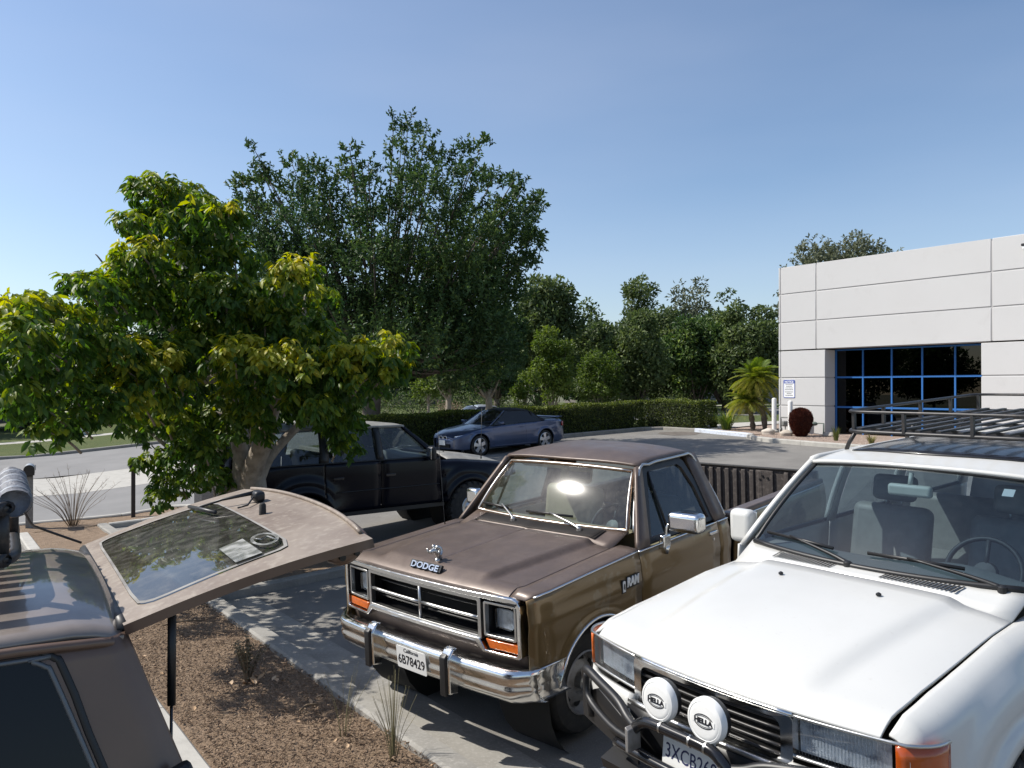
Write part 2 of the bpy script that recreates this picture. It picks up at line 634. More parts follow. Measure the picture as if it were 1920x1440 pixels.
def sheet(name, s0, s1, t0, t1, dz, m, parent=None, step=1.0, kind='structure', wob=0.0):
    S, T = lattice(s0, s1, step), lattice(t0, t1, step)
    def f(s, t):
        p = st3(s, t, dz)
        if wob:
            return (p[0], p[1], p[2] + wob * (math.sin(s * 9.1 + t * 3.3) * math.sin(t * 7.7 - s * 2.1) + .6 * math.sin(s * 23 + t * 17)))
        return p
    ob = loft(name, f, S, T, m, parent, smooth=bool(wob))
    if kind:
        ob['kind'] = kind
    return ob

def big_ground():
    S = [-220, -120, -60, -30] + [float(k) for k in range(-20, 42)] + [50, 70, 110, 200, 420]
    T = [-120, -60, -30] + [float(k) for k in range(-20, 60)] + [70, 90, 130, 200, 420]
    ob = loft('ground', lambda s, t: st3(s, t, -.03), S, T, MT['earth'], smooth=False)
    ob['kind'] = 'structure'
big_ground()
sheet('parking_lot', 3.1, 34, -9, 22.2, 0.0, MT['asphalt'])
sheet('parking_lot_west', -14, 1.22, -9, 16, 0.0, MT['asphalt'])
sheet('gutter_pavement', 2.66, 3.1, -9, 16.3, .004, MT['concrete'])
sheet('driveway', -60, 10.4, 17.4, 22.2, .004, MT['street'])
sheet('sidewalk', -60, 10.4, 22.2, 26.4, .008, MT['concrete_light'])
sheet('street', -60, 160, 26.4, 34.2, .004, MT['street'], step=2.0)
sheet('far_lawn', -60, 160, 34.4, 41.3, .10, MT['grass_ground'], step=2.0)
sheet('far_sidewalk', -60, 160, 41.3, 42.6, .104, MT['concrete_light'], step=2.0)
sheet('far_verge', -60, 160, 42.6, 60, .10, MT['grass_ground'], step=2.0)
sheet('lawn_strip', 10.4, 60, 22.42, 26.3, .09, MT['grass_ground'])

def curb(name, pts, w, h, m, seglen=3.0, gap=.012, joint=True):
    """extruded curb along st polyline, cast in lengths with open joints"""
    root = empty(name, st3(pts[0][0], pts[0][1]))
    root['kind'] = 'structure'
    base = Vector(root.location)
    poly = [Vector((a, b)) for a, b in pts]
    samples = []
    for i in range(len(poly) - 1):
        L = (poly[i + 1] - poly[i]).length
        n = max(1, round(L / .5))
        for k in range(n):
            samples.append(poly[i].lerp(poly[i + 1], k / n))
    samples.append(poly[-1])
    runs, cur, acc = [], [samples[0]], 0
    for a, b in zip(samples, samples[1:]):
        cur.append(b)
        acc += (b - a).length
        if joint and acc > seglen:
            runs.append(cur)
            cur, acc = [b], 0
    if len(cur) > 1:
        runs.append(cur)
    for run in runs:
        V = []
        n = len(run)
        for i, p in enumerate(run):
            t = (run[min(i + 1, n - 1)] - run[max(i - 1, 0)]).normalized()
            nrm = Vector((-t.y, t.x))
            q = p.copy()
            if i == 0: q = p + t * gap * .5
            if i == n - 1: q = p - t * gap * .5
            jit = random.uniform(-.002, .002)
            for (o, z) in ((-w / 2, -.15), (-w / 2, h - .02), (-w / 2 + .02, h), (w / 2 - .02, h), (w / 2, h - .02), (w / 2, -.15)):
                c = q + nrm * o
                V.append(Vector(st3(c.x, c.y, z + jit)) - base)
        F = []
        for i in range(n - 1):
            for k in range(6):
                l = (k + 1) % 6
                F.append((i * 6 + k, i * 6 + l, (i + 1) * 6 + l, (i + 1) * 6 + k))
        F.append(tuple(range(6)))
        F.append(tuple((n - 1) * 6 + k for k in range(6))[::-1])
        ob = pymesh('curb_length', V, F, m, root)
    return root
curb('planter_curb_east', [(2.575, -6), (2.575, 16.3)], .18, .11, MT['concrete'], 2.6)
curb('planter_curb_west', [(1.30, -6), (1.30, 16.2)], .17, .09, MT['concrete_light'], 2.9)
curb('planter_curb_end_inner', [(-9, 16.28), (1.2, 16.28)], .15, .10, MT['concrete_light'])
curb('planter_curb_end', [(-9, 17.42), (4.1, 17.42), (4.35, 17.2), (4.35, 16.3), (2.68, 16.3)], .15, .10, MT['concrete_light'])
curb('tree_island_curb', [(2.68, 9.42), (4.9, 9.42), (5.2, 9.7), (5.2, 10.2), (4.9, 10.48), (2.68, 10.48)], .15, .11, MT['concrete'])
curb('street_curb_far', [(-60, 34.3), (160, 34.3)], .2, .12, MT['concrete'], 6)
curb('hedge_curb', [(10.4, 26.2), (10.4, 22.8), (10.8, 22.4), (23.6, 22.4), (24.2, 21.8), (24.2, 20.1)], .18, .13, MT['concrete'])
curb('painted_curb', [(24.2, 20.09), (23.4, 17.0)], .22, .14, MT['blue_curb'])
curb('island_curb', [(23.4, 16.98), (23.0, 16.75), (22.55, 16.2), (22.2, 15.2), (21.95, 13.5), (21.8, 11), (21.7, 4)], .2, .14, MT['concrete_light'], 1.6)

# mulch bed between the two rows of parking
def mulch_bed(name, s0, s1, t0, t1, dz, amp):
    S, T = lattice(s0, s1, .06), lattice(t0, t1, .08)
    rs = np.random.default_rng(3)
    ph = rs.uniform(0, 6.28, 40)
    fr = rs.uniform(2, 24, (40, 2)) * rs.choice([-1, 1], (40, 2))
    def f(s, t):
        h = 0
        for k in range(40):
            h += math.sin(fr[k, 0] * s + fr[k, 1] * t + ph[k]) / (abs(fr[k, 0]) + abs(fr[k, 1]) + 4) * 4
        return st3(s, t, dz + amp * h * .25)
    ob = loft(name, f, S, T, MT['soil'], smooth=True)
    ob['kind'] = 'structure'
    return ob
mulch_bed('planter_soil', 1.38, 2.49, -1, 9.5, .055, .022)
sheet('planter_soil_north', 1.38, 2.49, 9.5, 16.3, .055, MT['soil'], wob=.012, step=.25)
sheet('end_planter_soil', -9, 4.3, 16.33, 17.36, .06, MT['soil'], wob=.015, step=.25)
sheet('tree_island_soil', 2.66, 5.12, 9.48, 10.42, .06, MT['soil'], wob=.015, step=.25)
# building beds
def poly_bed(name, pts, dz, m):
    V = [st3(a, b, dz) for a, b in pts]
    ob = pymesh(name, V, [tuple(range(len(V)))], m)
    ob['kind'] = 'structure'
poly_bed('gravel_bed', [(23.5, 16.9), (23.1, 16.65), (22.65, 16.1), (22.3, 15.2), (22.05, 13.5), (21.9, 11), (21.8, 4), (26, 4), (26, 16.9)], .075, MT['gravel'])
poly_bed('palm_bed', [(23.5, 17.0), (24.25, 20.1), (24.25, 22.3), (30, 22.3), (30, 16.95)], .085, MT['gravel'])
sheet('stoop_walk', 24.6, 40, 19.6, 21.2, .095, MT['concrete_light'])
sheet('grass_patch', 25.6, 60, 21.2, 22.42, .10, MT['grass_ground'])

poly_bed('asphalt_patch', [(22.3, 19.6), (23.0, 19.2), (23.9, 19.6), (23.9, 20.6), (23.2, 21.1), (22.5, 20.6)], .006, mat('dark asphalt repair', (.10, .085, .072), .95, var=(6, (.16, .14, .12), .4, .7)))
for k_, tl in enumerate((-1.7, .9, 3.5)):
    sheet('stall_line', 3.25, 8.2, tl - .05, tl + .05, .005, MT['white_line'])
# loose mulch chips
def chips(name, n, s0, s1, t0, t1, dz, lo, hi, m, bias=1.0):
    V, F = [], []
    for k in range(n):
        s = random.uniform(s0, s1)
        t = t0 + (t1 - t0) * random.random() ** bias
        x, y, z = st3(s, t, dz + random.uniform(-.004, .022))
        L = random.uniform(lo, hi); w = L * random.uniform(.12, .35); h = w * .5
        a = random.uniform(0, 6.28); e = random.gauss(0, .35)
        ux = Vector((math.cos(a) * math.cos(e), math.sin(a) * math.cos(e), math.sin(e)))
        uy = ux.cross(Vector((0, 0, 1))).normalized()
        uz = uy.cross(ux)
        c = Vector((x, y, z))
        o = len(V)
        V += [c - ux * L / 2 - uy * w / 2, c - ux * L / 2 + uy * w / 2, c + ux * L / 2, c + uz * h]
        F += [(o, o + 1, o + 3), (o + 1, o + 2, o + 3), (o + 2, o, o + 3), (o, o + 2, o + 1)]
    ob = pymesh(name, V, F, m)
    ob['kind'] = 'stuff'
    return ob
MT['chip'] = mat('mulch chips', (.27, .19, .125), .95, var=(30, (.14, .09, .055), .38, .55), var2=(55, (.50, .39, .28), .57, .70))
tag(chips('mulch_chips', 26000, 1.40, 2.48, 1.2, 9.5, .075, .012, .05, MT['chip'], 1.3), 'loose brown bark chips covering the planter strip', 'mulch', kind='stuff')
tag(chips('gravel_stones', 2500, 22.2, 25.0, 6, 16.6, .085, .03, .08, MT['gravel_stone']), 'small reddish stones in the bed along the white building', 'gravel', kind='stuff')

# ================================================================== BUILDING
BZ = .50
def W(tt, out, z):
    x, y = st(25.05 - out, 16.96 - tt)
    return Vector((x, y, z))

def wbox(name, t0, t1, o0, o1, z0, z1, m, parent, bev=0.0):
    V = [W(t, o, z) for t in (t0, t1) for o in (o0, o1) for z in (z0, z1)]
    base = Vector(parent.location) if parent else Vector((0, 0, 0))
    F = [(0, 1, 3, 2), (4, 6, 7, 5), (0, 4, 5, 1), (2, 3, 7, 6), (0, 2, 6, 4), (1, 5, 7, 3)]
    bm = bmesh.new()
    vs = [bm.verts.new(v - base) for v in V]
    for f in F:
        bm.faces.new([vs[i] for i in f])
    ob = frombm(name, bm, m, parent)
    if bev:
        bevel(ob, bev, 1)
    return ob

bld = empty('office_building', W(0, 0, BZ))
tag(bld, 'white concrete panel building with dark blue-framed window wall', 'building')
Zr = [BZ, 1.73, 2.74, 3.74, 4.77, 5.81, 6.80]
G = .022
# wall core, kept 35 mm behind the panel faces
wbox('wall_core', .018, 1.832, -.61, -.018, BZ, 3.70, MT['groove'], bld)
wbox('wall_core', 6.918, 13.96, -.61, -.018, BZ, 3.70, MT['groove'], bld)
wbox('wall_core', .018, 13.96, -.60, -.018, 3.78, 6.74, MT['groove'], bld)
for i in range(6):
    z0, z1 = Zr[i] + G, Zr[i + 1] - G
    if i == 0: z0 = BZ
    if i == 5: z1 = Zr[6]
    if i < 3:
        cols = [(0.0, .08 - G), (.08 + G, 1.85), (6.90, 10.4 - G), (10.4 + G, 14)]
    else:
        cols = [(0.0, .08 - G), (.08 + G, 1.52 - G), (1.52 + G, 7.19 - G), (7.19 + G, 14)]
    for (a, b) in cols:
        wbox('panel', a, b, -.64, 0.0, z0, z1, MT['stucco'], bld, .008)
# room behind the glass and the rest of the block
wbox('side_wall', 0, .3, -20, -.645, BZ, 6.75, MT['stucco'], bld)
wbox('roof', .3, 14, -20, -.62, 6.2, 6.4, MT['roofing'], bld)
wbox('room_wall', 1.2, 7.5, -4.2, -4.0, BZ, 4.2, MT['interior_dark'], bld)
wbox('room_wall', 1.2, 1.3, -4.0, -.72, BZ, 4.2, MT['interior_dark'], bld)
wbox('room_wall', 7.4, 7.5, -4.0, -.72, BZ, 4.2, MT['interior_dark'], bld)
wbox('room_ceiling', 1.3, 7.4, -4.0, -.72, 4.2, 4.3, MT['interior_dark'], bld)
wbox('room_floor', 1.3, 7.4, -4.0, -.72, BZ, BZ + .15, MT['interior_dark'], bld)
# window wall
win = bpy.data.objects.new('window', None); COL.objects.link(win); win.parent = bld
def wpart(name, *a, **k):
    ob = wbox(name, *a, MT[k['m']], bld)
    ob.parent = win
    return ob
tm = [1.85, 2.87, 3.87, 4.87, 5.88, 6.90]
zm = [.66, 1.70, 2.75, 3.735]
for i in range(5):
    for j in range(3):
        wpart('pane', tm[i] + .022, tm[i + 1] - .022, -.700, -.688, zm[j] + .03, zm[j + 1] - .03, m='building_glass')
for i, t in enumerate(tm):
    wpart('mullion', t - (.0 if i == 0 else .024), t + (.0 if i == 5 else .024) + (.03 if i == 0 else 0) - (.0), -.74, -.650, .60, 3.735, m='blue_frame')
for j, z in enumerate(zm):
    for i in range(5):
        a = tm[i] + (.0545 if i == 0 else .0245)
        b = tm[i + 1] - .0245
        z0, z1 = (z - .05, z + .035) if j == 0 else (z - .03, z + .03)
        if j == 3: z0, z1 = z - .05, z
        wpart('transom', a, b, -.735, -.655, z0, z1, m='blue_frame')
wpart('sill', 1.85, 6.90, -.8, -.60, .45, .60, m='stucco')

# wall lamp
wl = empty('wall_lamp', W(8.12, .0, 6.42)); tag(wl, 'small black lamp high on the white wall', 'lamp')
def lbox(name, t0, t1, o0, o1, z0, z1, m): return wbox(name, t0, t1, o0, o1, z0, z1, m, wl, .01)
lbox('bracket', 8.07, 8.17, -.02, .10, 6.36, 6.43, MT['black'])
lbox('housing', 8.03, 8.25, .04, .20, 6.43, 6.50, MT['black'])
lbox('diffuser', 8.05, 8.23, .06, .18, 6.34, 6.428, MT['lamp_white'])

# notice sign
sg = empty('notice_sign', W(.44, .0, 2.0)); tag(sg, 'blue headed notice sign with printed lines on the white wall', 'sign')
def sgm(a, b, t): return W(.44 + a, .012 + t, 2.34 + b) - Vector(sg.location)
prism('plate', rrect(-.235, .235, -.33, .33, .03), lambda a, b, t: sgm(a, b, t), -.014, 0.0, MT['sign_white'], sg)
ring('border', rrect(-.232, .232, -.327, .327, .03), rrect(-.215, .215, -.31, .31, .025), sgm, 0.0, .002, MT['sign_blue'], sg)
prism('header', rrect(-.213, .213, .20, .308, .02), sgm, 0.0, .003, MT['sign_blue'], sg)
text('heading', 'NOTICE', .10, lambda a, b, t: sgm(a, b + .254, t + .003), MT['sign_white'], sg, .002, bold=.004, width=.36)
for k in range(7):
    zz = .155 - k * .062 - (.02 if k > 3 else 0)
    wdt = [.28, .24, .30, .34, .34, .20, .31][k]
    items = []
    x = -wdt / 2
    while x < wdt / 2 - .012:
        w_ = random.uniform(.010, .024)
        h_ = random.uniform(.020, .030)
        items.append(([sgm(x, zz - h_ / 2, .001), sgm(x + w_, zz - h_ / 2, .001), sgm(x + w_, zz + h_ / 2, .001), sgm(x, zz + h_ / 2, .001)], [(0, 1, 2, 3)]))
        x += w_ + .007
    multi('print_line', items, MT['ink'], sg, False)

# bollards
for (bs, bt, h, lab) in ((25.0, 17.12, 1.27, 'tall white bollard at the corner of the white building'), (24.55, 16.15, 1.2, 'white bollard behind the round dark red shrub')):
    p = st3(bs, bt, .07)
    b = empty('bollard', p); tag(b, lab, 'bollard', 'bollards guarding the gas meter')
    lathe('post', [(.085, -.1), (.085, h - .05), (.075, h - .02), (.05, h), (.001, h + .008)], MT['bollard'], b, 16, 'z')
    lathe('base_collar', [(.16, -.1), (.16, .05), (.12, .09), (.086, .10)], MT['concrete_light'], b, 16, 'z')

# gas meter piping
gm = empty('gas_meter', st3(24.75, 16.2, .07)); tag(gm, 'grey gas meter piping with regulator against the white wall', 'gas meter')
gl_ = Vector(gm.location)
def gp_(tt, out, z): return W(tt, out, z) - gl_
tube('riser_pipe', [gp_(.28, .28, .62), gp_(.28, .28, 1.22), gp_(.28, .28, 1.30), gp_(.62, .28, 1.30), gp_(.62, .28, 1.18), gp_(1.0, .28, 1.18)], .027, MT['pipe'], gm, 8)
tube('outlet_pipe', [gp_(.9, .28, 1.18), gp_(1.62, .30, 1.14), gp_(1.98, .30, 1.14), gp_(1.98, .30, .62)], .027, MT['pipe_green'], gm, 8)
tube('bypass_pipe', [gp_(.5, .34, 1.1), gp_(.5, .34, .82), gp_(.72, .34, .82)], .024, MT['pipe'], gm, 8)
tube('bypass_pipe', [gp_(1.26, .34, .98), gp_(1.26, .34, .72), gp_(1.1, .34, .72)], .024, MT['pipe'], gm, 8)
def ball(name, c, r, m, parent, sq=(1, 1, 1), seg=14):
    bm = bmesh.new()
    bmesh.ops.create_uvsphere(bm, u_segments=seg, v_segments=seg // 2 + 2, radius=1)
    for v in bm.verts:
        v.co = Vector((v.co.x * r * sq[0], v.co.y * r * sq[1], v.co.z * r * sq[2])) + Vector(c)
    return frombm(name, bm, m, parent, True)
box('meter_body', gp_(.45, .30, 1.08), (.20, .22, .20), MT['pipe'], gm, bev=.04)
ball('regulator', gp_(1.62, .33, 1.12), .14, MT['pipe_green'], gm, (1, 1, .55))
tube('regulator_stack', [gp_(1.58, .33, 1.12), gp_(1.58, .33, 1.36)], .03, MT['pipe_green'], gm)
tube('valve', [gp_(.28, .28, .80), gp_(.28, .28, .92)], .05, MT['pipe'], gm)

# boulders in the bed
def boulder(s, t, r, lab):
    bm = bmesh.new()
    bmesh.ops.create_icosphere(bm, subdivisions=3, radius=1)
    ph = [random.uniform(0, 6) for _ in range(6)]
    for v in bm.verts:
        n = 1 + .13 * math.sin(3 * v.co.x + ph[0]) + .1 * math.sin(4 * v.co.y + ph[1]) + .08 * math.sin(6 * v.co.z + ph[2])
        v.co = Vector((v.co.x * r * 1.2 * n, v.co.y * r * n, v.co.z * r * .62 * n))
    ob = frombm('boulder', bm, MT['stone'], None, True)
    ob.location = st3(s, t, .075 + r * .25)
    ob.rotation_euler = (0, 0, random.uniform(0, 6))
    tag(ob, lab, 'boulder', 'boulders in the gravel bed')
boulder(24.15, 16.8, .24, 'pale boulder at the foot of the corner bollard')
boulder(23.9, 15.9, .22, 'pale boulder beside the dark red shrub')
boulder(24.5, 14.6, .18, 'pale boulder between the red shrub and the window')

# ================================================================== MAILBOXES, UTILITY BOX
def mailbox(name, s, t, h, post_m, box_m, yaw, label, wide=.10):
    root = empty(name, st3(s, t, .06), yaw)
    tag(root, label, 'mailbox', 'mailboxes by the street')
    box('post', (0, 0, h / 2 - .05), (wide, wide, h + .1), post_m, root, bev=.006)
    # arched box : x along its length
    prof = [(-.085, 0), (.085, 0), (.085, .10)] + [(.085 * math.cos(rad(a)), .10 + .085 * math.sin(rad(a))) for a in range(15, 166, 15)] + [(-.085, .10)]
    V = [(-.24, a, h + b) for a, b in prof] + [(.20, a, h + b) for a, b in prof]
    n = len(prof)
    F = [(i, (i + 1) % n, n + (i + 1) % n, n + i) for i in range(n)] + [tuple(range(n))[::-1]]
    ob = pymesh('shell', V, F, box_m, root)
    autosmooth(ob, 40)
    k = 1.04
    V = [(.20, a * k, h + .10 + (b - .10) * k) for a, b in prof] + [(.222, a * k, h + .10 + (b - .10) * k) for a, b in prof]
    pymesh('door', V, [(i, (i + 1) % n, n + (i + 1) % n, n + i) for i in range(n)] + [tuple(range(n))[::-1], tuple(range(n, 2 * n))], MT['black_gloss'], root)
    box('bracket', (-.02, 0, h - .02), (.30, .12, .03), MT['black'], root)
    box('flag', (-.02, .095, h + .12), (.03, .012, .10), MT['mail_silver'], root)
    return root
yaw_m = math.atan2(-.86, .5)
mailbox('mailbox', 3.23, 16.95, 1.00, MT['brown_post'], MT['black_gloss'], yaw_m, 'black mailbox on a slim dark post by the street', .075)
mailbox('mailbox', 1.46, 16.98, 1.00, MT['wood_post'], MT['mail_silver'], yaw_m, 'silver mailbox with black door on a weathered grey post', .12)
ub = empty('utility_box', st3(5.9, 43.0, .1)); tag(ub, 'pale grey green utility box on the far verge', 'utility box')
box('cabinet', (0, 0, .42), (.42, .42, .90), MT['utility'], ub, bev=.02)
box('lid', (0, 0, .89), (.47, .47, .06), MT['utility'], ub, bev=.01)
pst = tag(lathe('marker_post', [(.09, -.1), (.09, 1.9), (.001, 1.93)], MT['bollard'], None, 10, 'z'), 'thin pale post in front of the far dark trees', 'post')
pst.location = st3(1.9, 43.2)
# ================================================================== VEGETATION
def unit(v):
    return v / np.maximum(np.linalg.norm(v, axis=-1, keepdims=True), 1e-9)

def leafcloud(name, Pp, D, Nn, L, Wd, tint, m, parent=None, droop=.25, simple=False, fold=.12):
    """one mesh of many leaves. Pp base, D axis direction, Nn face normal"""
    D = unit(D)
    S = unit(np.cross(D, Nn))
    Nn = unit(np.cross(S, D))
    n = len(Pp)
    L = L[:, None]; Wd = Wd[:, None]
    if simple:
        a = Pp
        b = Pp + D * L * .5 + S * Wd * .5 + Nn * L * fold
        c = Pp + D * L - Nn * L * droop
        d = Pp + D * L * .5 - S * Wd * .5 + Nn * L * fold
        V = np.stack([a, b, c, d], 1).reshape(-1, 3)
        k = np.arange(n)[:, None] * 4
        F = np.concatenate([k + [0, 1, 2], k + [0, 2, 3]], 1).reshape(-1, 3)
        per = 2
    else:
        a = Pp
        b1 = Pp + D * L * .30 + S * Wd * .46 + Nn * L * (fold * .8)
        c1 = Pp + D * L * .30 - S * Wd * .46 + Nn * L * (fold * .8)
        m1 = Pp + D * L * .32 - Nn * L * .0
        b2 = Pp + D * L * .68 + S * Wd * .42 + Nn * L * (fold * .5 - droop * .35)
        c2 = Pp + D * L * .68 - S * Wd * .42 + Nn * L * (fold * .5 - droop * .35)
        m2 = Pp + D * L * .70 - Nn * L * droop * .42
        e = Pp + D * L - Nn * L * droop
        V = np.stack([a, b1, m1, c1, b2, m2, c2, e], 1).reshape(-1, 3)
        k = np.arange(n)[:, None] * 8
        F = np.concatenate([k + q for q in ([0, 1, 2], [0, 2, 3], [1, 4, 2], [2, 4, 5], [2, 5, 3], [3, 5, 6], [4, 7, 5], [5, 7, 6])], 1).reshape(-1, 3)
        per = 8
    me = bpy.data.meshes.new(name)
    me.vertices.add(len(V))
    me.vertices.foreach_set('co', V.astype(np.float32).ravel())
    me.loops.add(len(F) * 3)
    me.loops.foreach_set('vertex_index', F.astype(np.int32).ravel())
    me.polygons.add(len(F))
    me.polygons.foreach_set('loop_start', np.arange(0, len(F) * 3, 3, dtype=np.int32))
    me.polygons.foreach_set('loop_total', np.full(len(F), 3, dtype=np.int32))
    at = me.attributes.new('tint', 'FLOAT', 'FACE')
    at.data.foreach_set('value', np.repeat(tint.astype(np.float32), per))
    me.update(calc_edges=True)
    me.validate()
    return link(name, me, m, parent)

def rdir(n):
    v = RNG.normal(size=(n, 3))
    return unit(v)

LEAF = {}
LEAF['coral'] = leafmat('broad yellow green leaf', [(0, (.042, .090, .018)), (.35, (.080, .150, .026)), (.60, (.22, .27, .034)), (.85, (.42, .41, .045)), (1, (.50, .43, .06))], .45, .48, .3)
LEAF['ficus'] = leafmat('dark glossy leaf', [(0, (.030, .062, .024)), (.5, (.064, .112, .036)), (.85, (.12, .17, .045)), (1, (.22, .29, .06))], .5, .3, .25)
LEAF['oak'] = leafmat('mid green leaf', [(0, (.044, .072, .026)), (.5, (.098, .136, .044)), (1, (.18, .22, .075))], .6, .3)
LEAF['olive'] = leafmat('grey olive leaf', [(0, (.055, .072, .042)), (.5, (.105, .125, .074)), (1, (.17, .185, .115))], .6, .3)
LEAF['light'] = leafmat('light green leaf', [(0, (.055, .095, .018)), (.5, (.115, .165, .030)), (1, (.20, .25, .05))], .55, .38)
LEAF['hedge'] = leafmat('hedge leaf', [(0, (.030, .050, .012)), (.5, (.075, .100, .020)), (.8, (.20, .24, .038)), (1, (.28, .32, .055))], .5, .25)
LEAF['red'] = leafmat('dark red leaf', [(0, (.035, .008, .006)), (.6, (.09, .022, .014)), (1, (.17, .055, .03))], .6, .2)
LEAF['pink'] = leafmat('dusty pink leaf', [(0, (.09, .085, .04)), (.5, (.22, .17, .11)), (1, (.42, .30, .23))], .7, .2)
LEAF['sage'] = leafmat('dry sage leaf', [(0, (.10, .09, .055)), (.5, (.17, .15, .095)), (1, (.26, .23, .16))], .8, .15)
LEAF['palm'] = leafmat('palm leaflet', [(0, (.045, .095, .018)), (.5, (.13, .19, .030)), (1, (.36, .33, .06))], .45, .4)
LEAF['grass'] = leafmat('grass blade', [(0, (.06, .085, .02)), (.5, (.12, .14, .03)), (1, (.26, .22, .10))], .6, .3)

def limb(pts, r, seg=7, sm=4):
    rs = []
    for i in range(len(pts) - 1):
        rs += [r[i] + (r[i + 1] - r[i]) * k / sm for k in range(sm)]
    rs.append(r[-1])
    return tubemesh(smoothpath(pts, sm), rs, seg)

# ---------------------------------------------------------------- broad-leaved tree beside the dark SUV
def coral_tree():
    TY = 10.0
    K = TY / 1450.0
    bx, by, bz = -3.38, TY, ground(-3.38, TY) + .05
    root = empty('broadleaf_tree', (bx, by, bz))
    tag(root, 'small tree with large drooping yellow green leaves and pale twisted trunk', 'tree')
    o = np.array([bx, by, bz])
    px = """290,365,45,.3 340,385,50,.3 395,405,45,.3 428,402,26,.7 265,420,40,.4 320,440,60,.2 390,460,60,.2 440,490,45,.2 265,480,42,.7 310,510,60,.3
    230,520,40,.5 175,540,38,.2 140,532,24,.2 210,560,50,.3 280,570,60,.2 350,560,60,.1 420,560,60,.2 470,572,50,.5 540,530,40,.85 560,512,34,.9 580,560,45,.6
    500,600,60,.3 560,620,55,.3 600,650,40,.4 60,580,45,.6 20,590,40,.6 110,600,45,.6 160,620,45,.5 30,640,50,.3 90,660,55,.3 150,680,50,.2 40,700,50,.1 100,730,50,.1
    60,760,42,.1 90,810,30,.2 160,760,42,.1 205,730,42,.2 250,660,40,.95 232,692,42,1.0 290,690,50,.9 330,720,45,.7 260,760,50,.7 300,790,50,.5 350,790,50,.2
    380,840,50,.1 440,670,45,.75 480,690,55,.8 540,690,50,.75 590,700,45,.8 450,740,50,.6 520,750,55,.4 580,760,45,.3 620,770,45,.2 650,800,35,.2 645,832,25,.2 660,680,45,.7
    710,660,42,.75 742,662,26,.7 690,710,45,.8 738,692,28,.9 640,720,40,.5 420,790,50,.3 470,800,42,.3 335,905,42,.1 305,935,30,.2 350,860,42,.1 290,865,35,.2 395,900,40,.1 200,650,45,.2 15,740,40,.1 130,790,36,.1 390,640,46,.3 345,655,40,.3 430,615,46,.3 370,590,46,.2""".split()
    Ps, Ds, Ns, Ls, Ws, Ts = [], [], [], [], [], []
    tips = []
    singles = []
    for it in px:
        u, v, r, ye = [float(q) for q in it.split(',')]
        near = 2.4 * ss(330, 40, u)
        K1 = (TY - near) / 1450.0
        cx = (u - 960) * K1; cz = CAM_H - (v - 726) * K1; R = r * K1 * 1.0
        # depth inside a rounded crown
        ex = (cx - (bx + .0)) / 3.6
        dep = max(.15, 1 - ex * ex) ** .5 * 1.9
        low = v > 845
        offs = [RNG.uniform(-.9, -.35) * dep, RNG.uniform(.2, 1.0) * dep] if not low else [RNG.uniform(-.2, .3)]
        if ye > .6: offs = [-.95 * dep, RNG.uniform(0, .8) * dep]
        for q, dy in enumerate(offs):
            T1 = TY - near
            c = np.array([cx * (1 + dy / T1), T1 + dy, CAM_H + (cz - CAM_H) * (1 + dy / T1)])
            tips.append(c)
            n = int(560 * (R / .36) ** 2)
            nw = max(8, n // 9)
            # whorls on the shell, weighted to the upper side
            dirs = rdir(nw)
            dirs[:, 2] = dirs[:, 2] * .75 + .22
            dirs = unit(dirs)
            rr = R * RNG.uniform(.62, 1.08, nw)
            wc = c + dirs * rr[:, None] * np.array([1.05, 1.05, .82])
            per = 10
            base = np.repeat(wc, per, 0) + RNG.normal(0, .018, (nw * per, 3))
            dd = np.repeat(dirs, per, 0)
            ang = RNG.uniform(0, 2 * np.pi, nw * per)
            side = np.stack([np.cos(ang), np.sin(ang), RNG.uniform(-.75, .15, nw * per)], 1)
            D = unit(side * .8 + dd * .55 + np.array([0, 0, -.55]))
            Nn = unit(dd * .9 + np.array([-.25, 0, .55]) + RNG.normal(0, .45, (nw * per, 3)))
            L = RNG.uniform(.065, .135, nw * per)
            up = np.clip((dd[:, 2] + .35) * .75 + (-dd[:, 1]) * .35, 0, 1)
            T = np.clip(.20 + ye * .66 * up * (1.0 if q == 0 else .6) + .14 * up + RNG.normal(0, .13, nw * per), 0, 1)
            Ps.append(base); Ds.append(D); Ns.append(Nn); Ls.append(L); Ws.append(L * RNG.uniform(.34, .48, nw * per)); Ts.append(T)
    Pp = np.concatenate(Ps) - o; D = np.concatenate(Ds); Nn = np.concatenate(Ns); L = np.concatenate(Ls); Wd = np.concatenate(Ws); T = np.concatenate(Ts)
    # the leaves nearest the viewer side and largest are single leaves
    score = -Pp[:, 1] + L * 4
    order = np.argsort(-score)
    pick = order[:900][RNG.permutation(900)[:240]]
    mask = np.ones(len(Pp), bool); mask[pick] = False
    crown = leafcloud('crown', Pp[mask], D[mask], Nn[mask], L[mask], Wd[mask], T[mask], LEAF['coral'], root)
    crown['kind'] = 'stuff'
    shared = []
    for tv in (.2, .4, .6, .8, .95):
        z = np.zeros((1, 3)); x = np.array([[1.0, 0, 0]]); nz = np.array([[0, 0, 1.0]])
        tmp = leafcloud('leaf', z, x, nz, np.array([1.0]), np.array([.45]), np.array([tv]), LEAF['coral'])
        shared.append(tmp.data); bpy.data.objects.remove(tmp)
    for i in pick:
        me = shared[int(min(4, T[i] * 5))]
        ob = bpy.data.objects.new('leaf', me); COL.objects.link(ob); ob.parent = root
        d = Vector(D[i]).normalized(); nn = Vector(Nn[i]); s = d.cross(nn).normalized(); nn = s.cross(d)
        M = Matrix((d, -s, nn)).transposed().to_4x4()
        ob.matrix_local = Matrix.Translation(Pp[i]) @ M @ Matrix.Scale(L[i], 4)
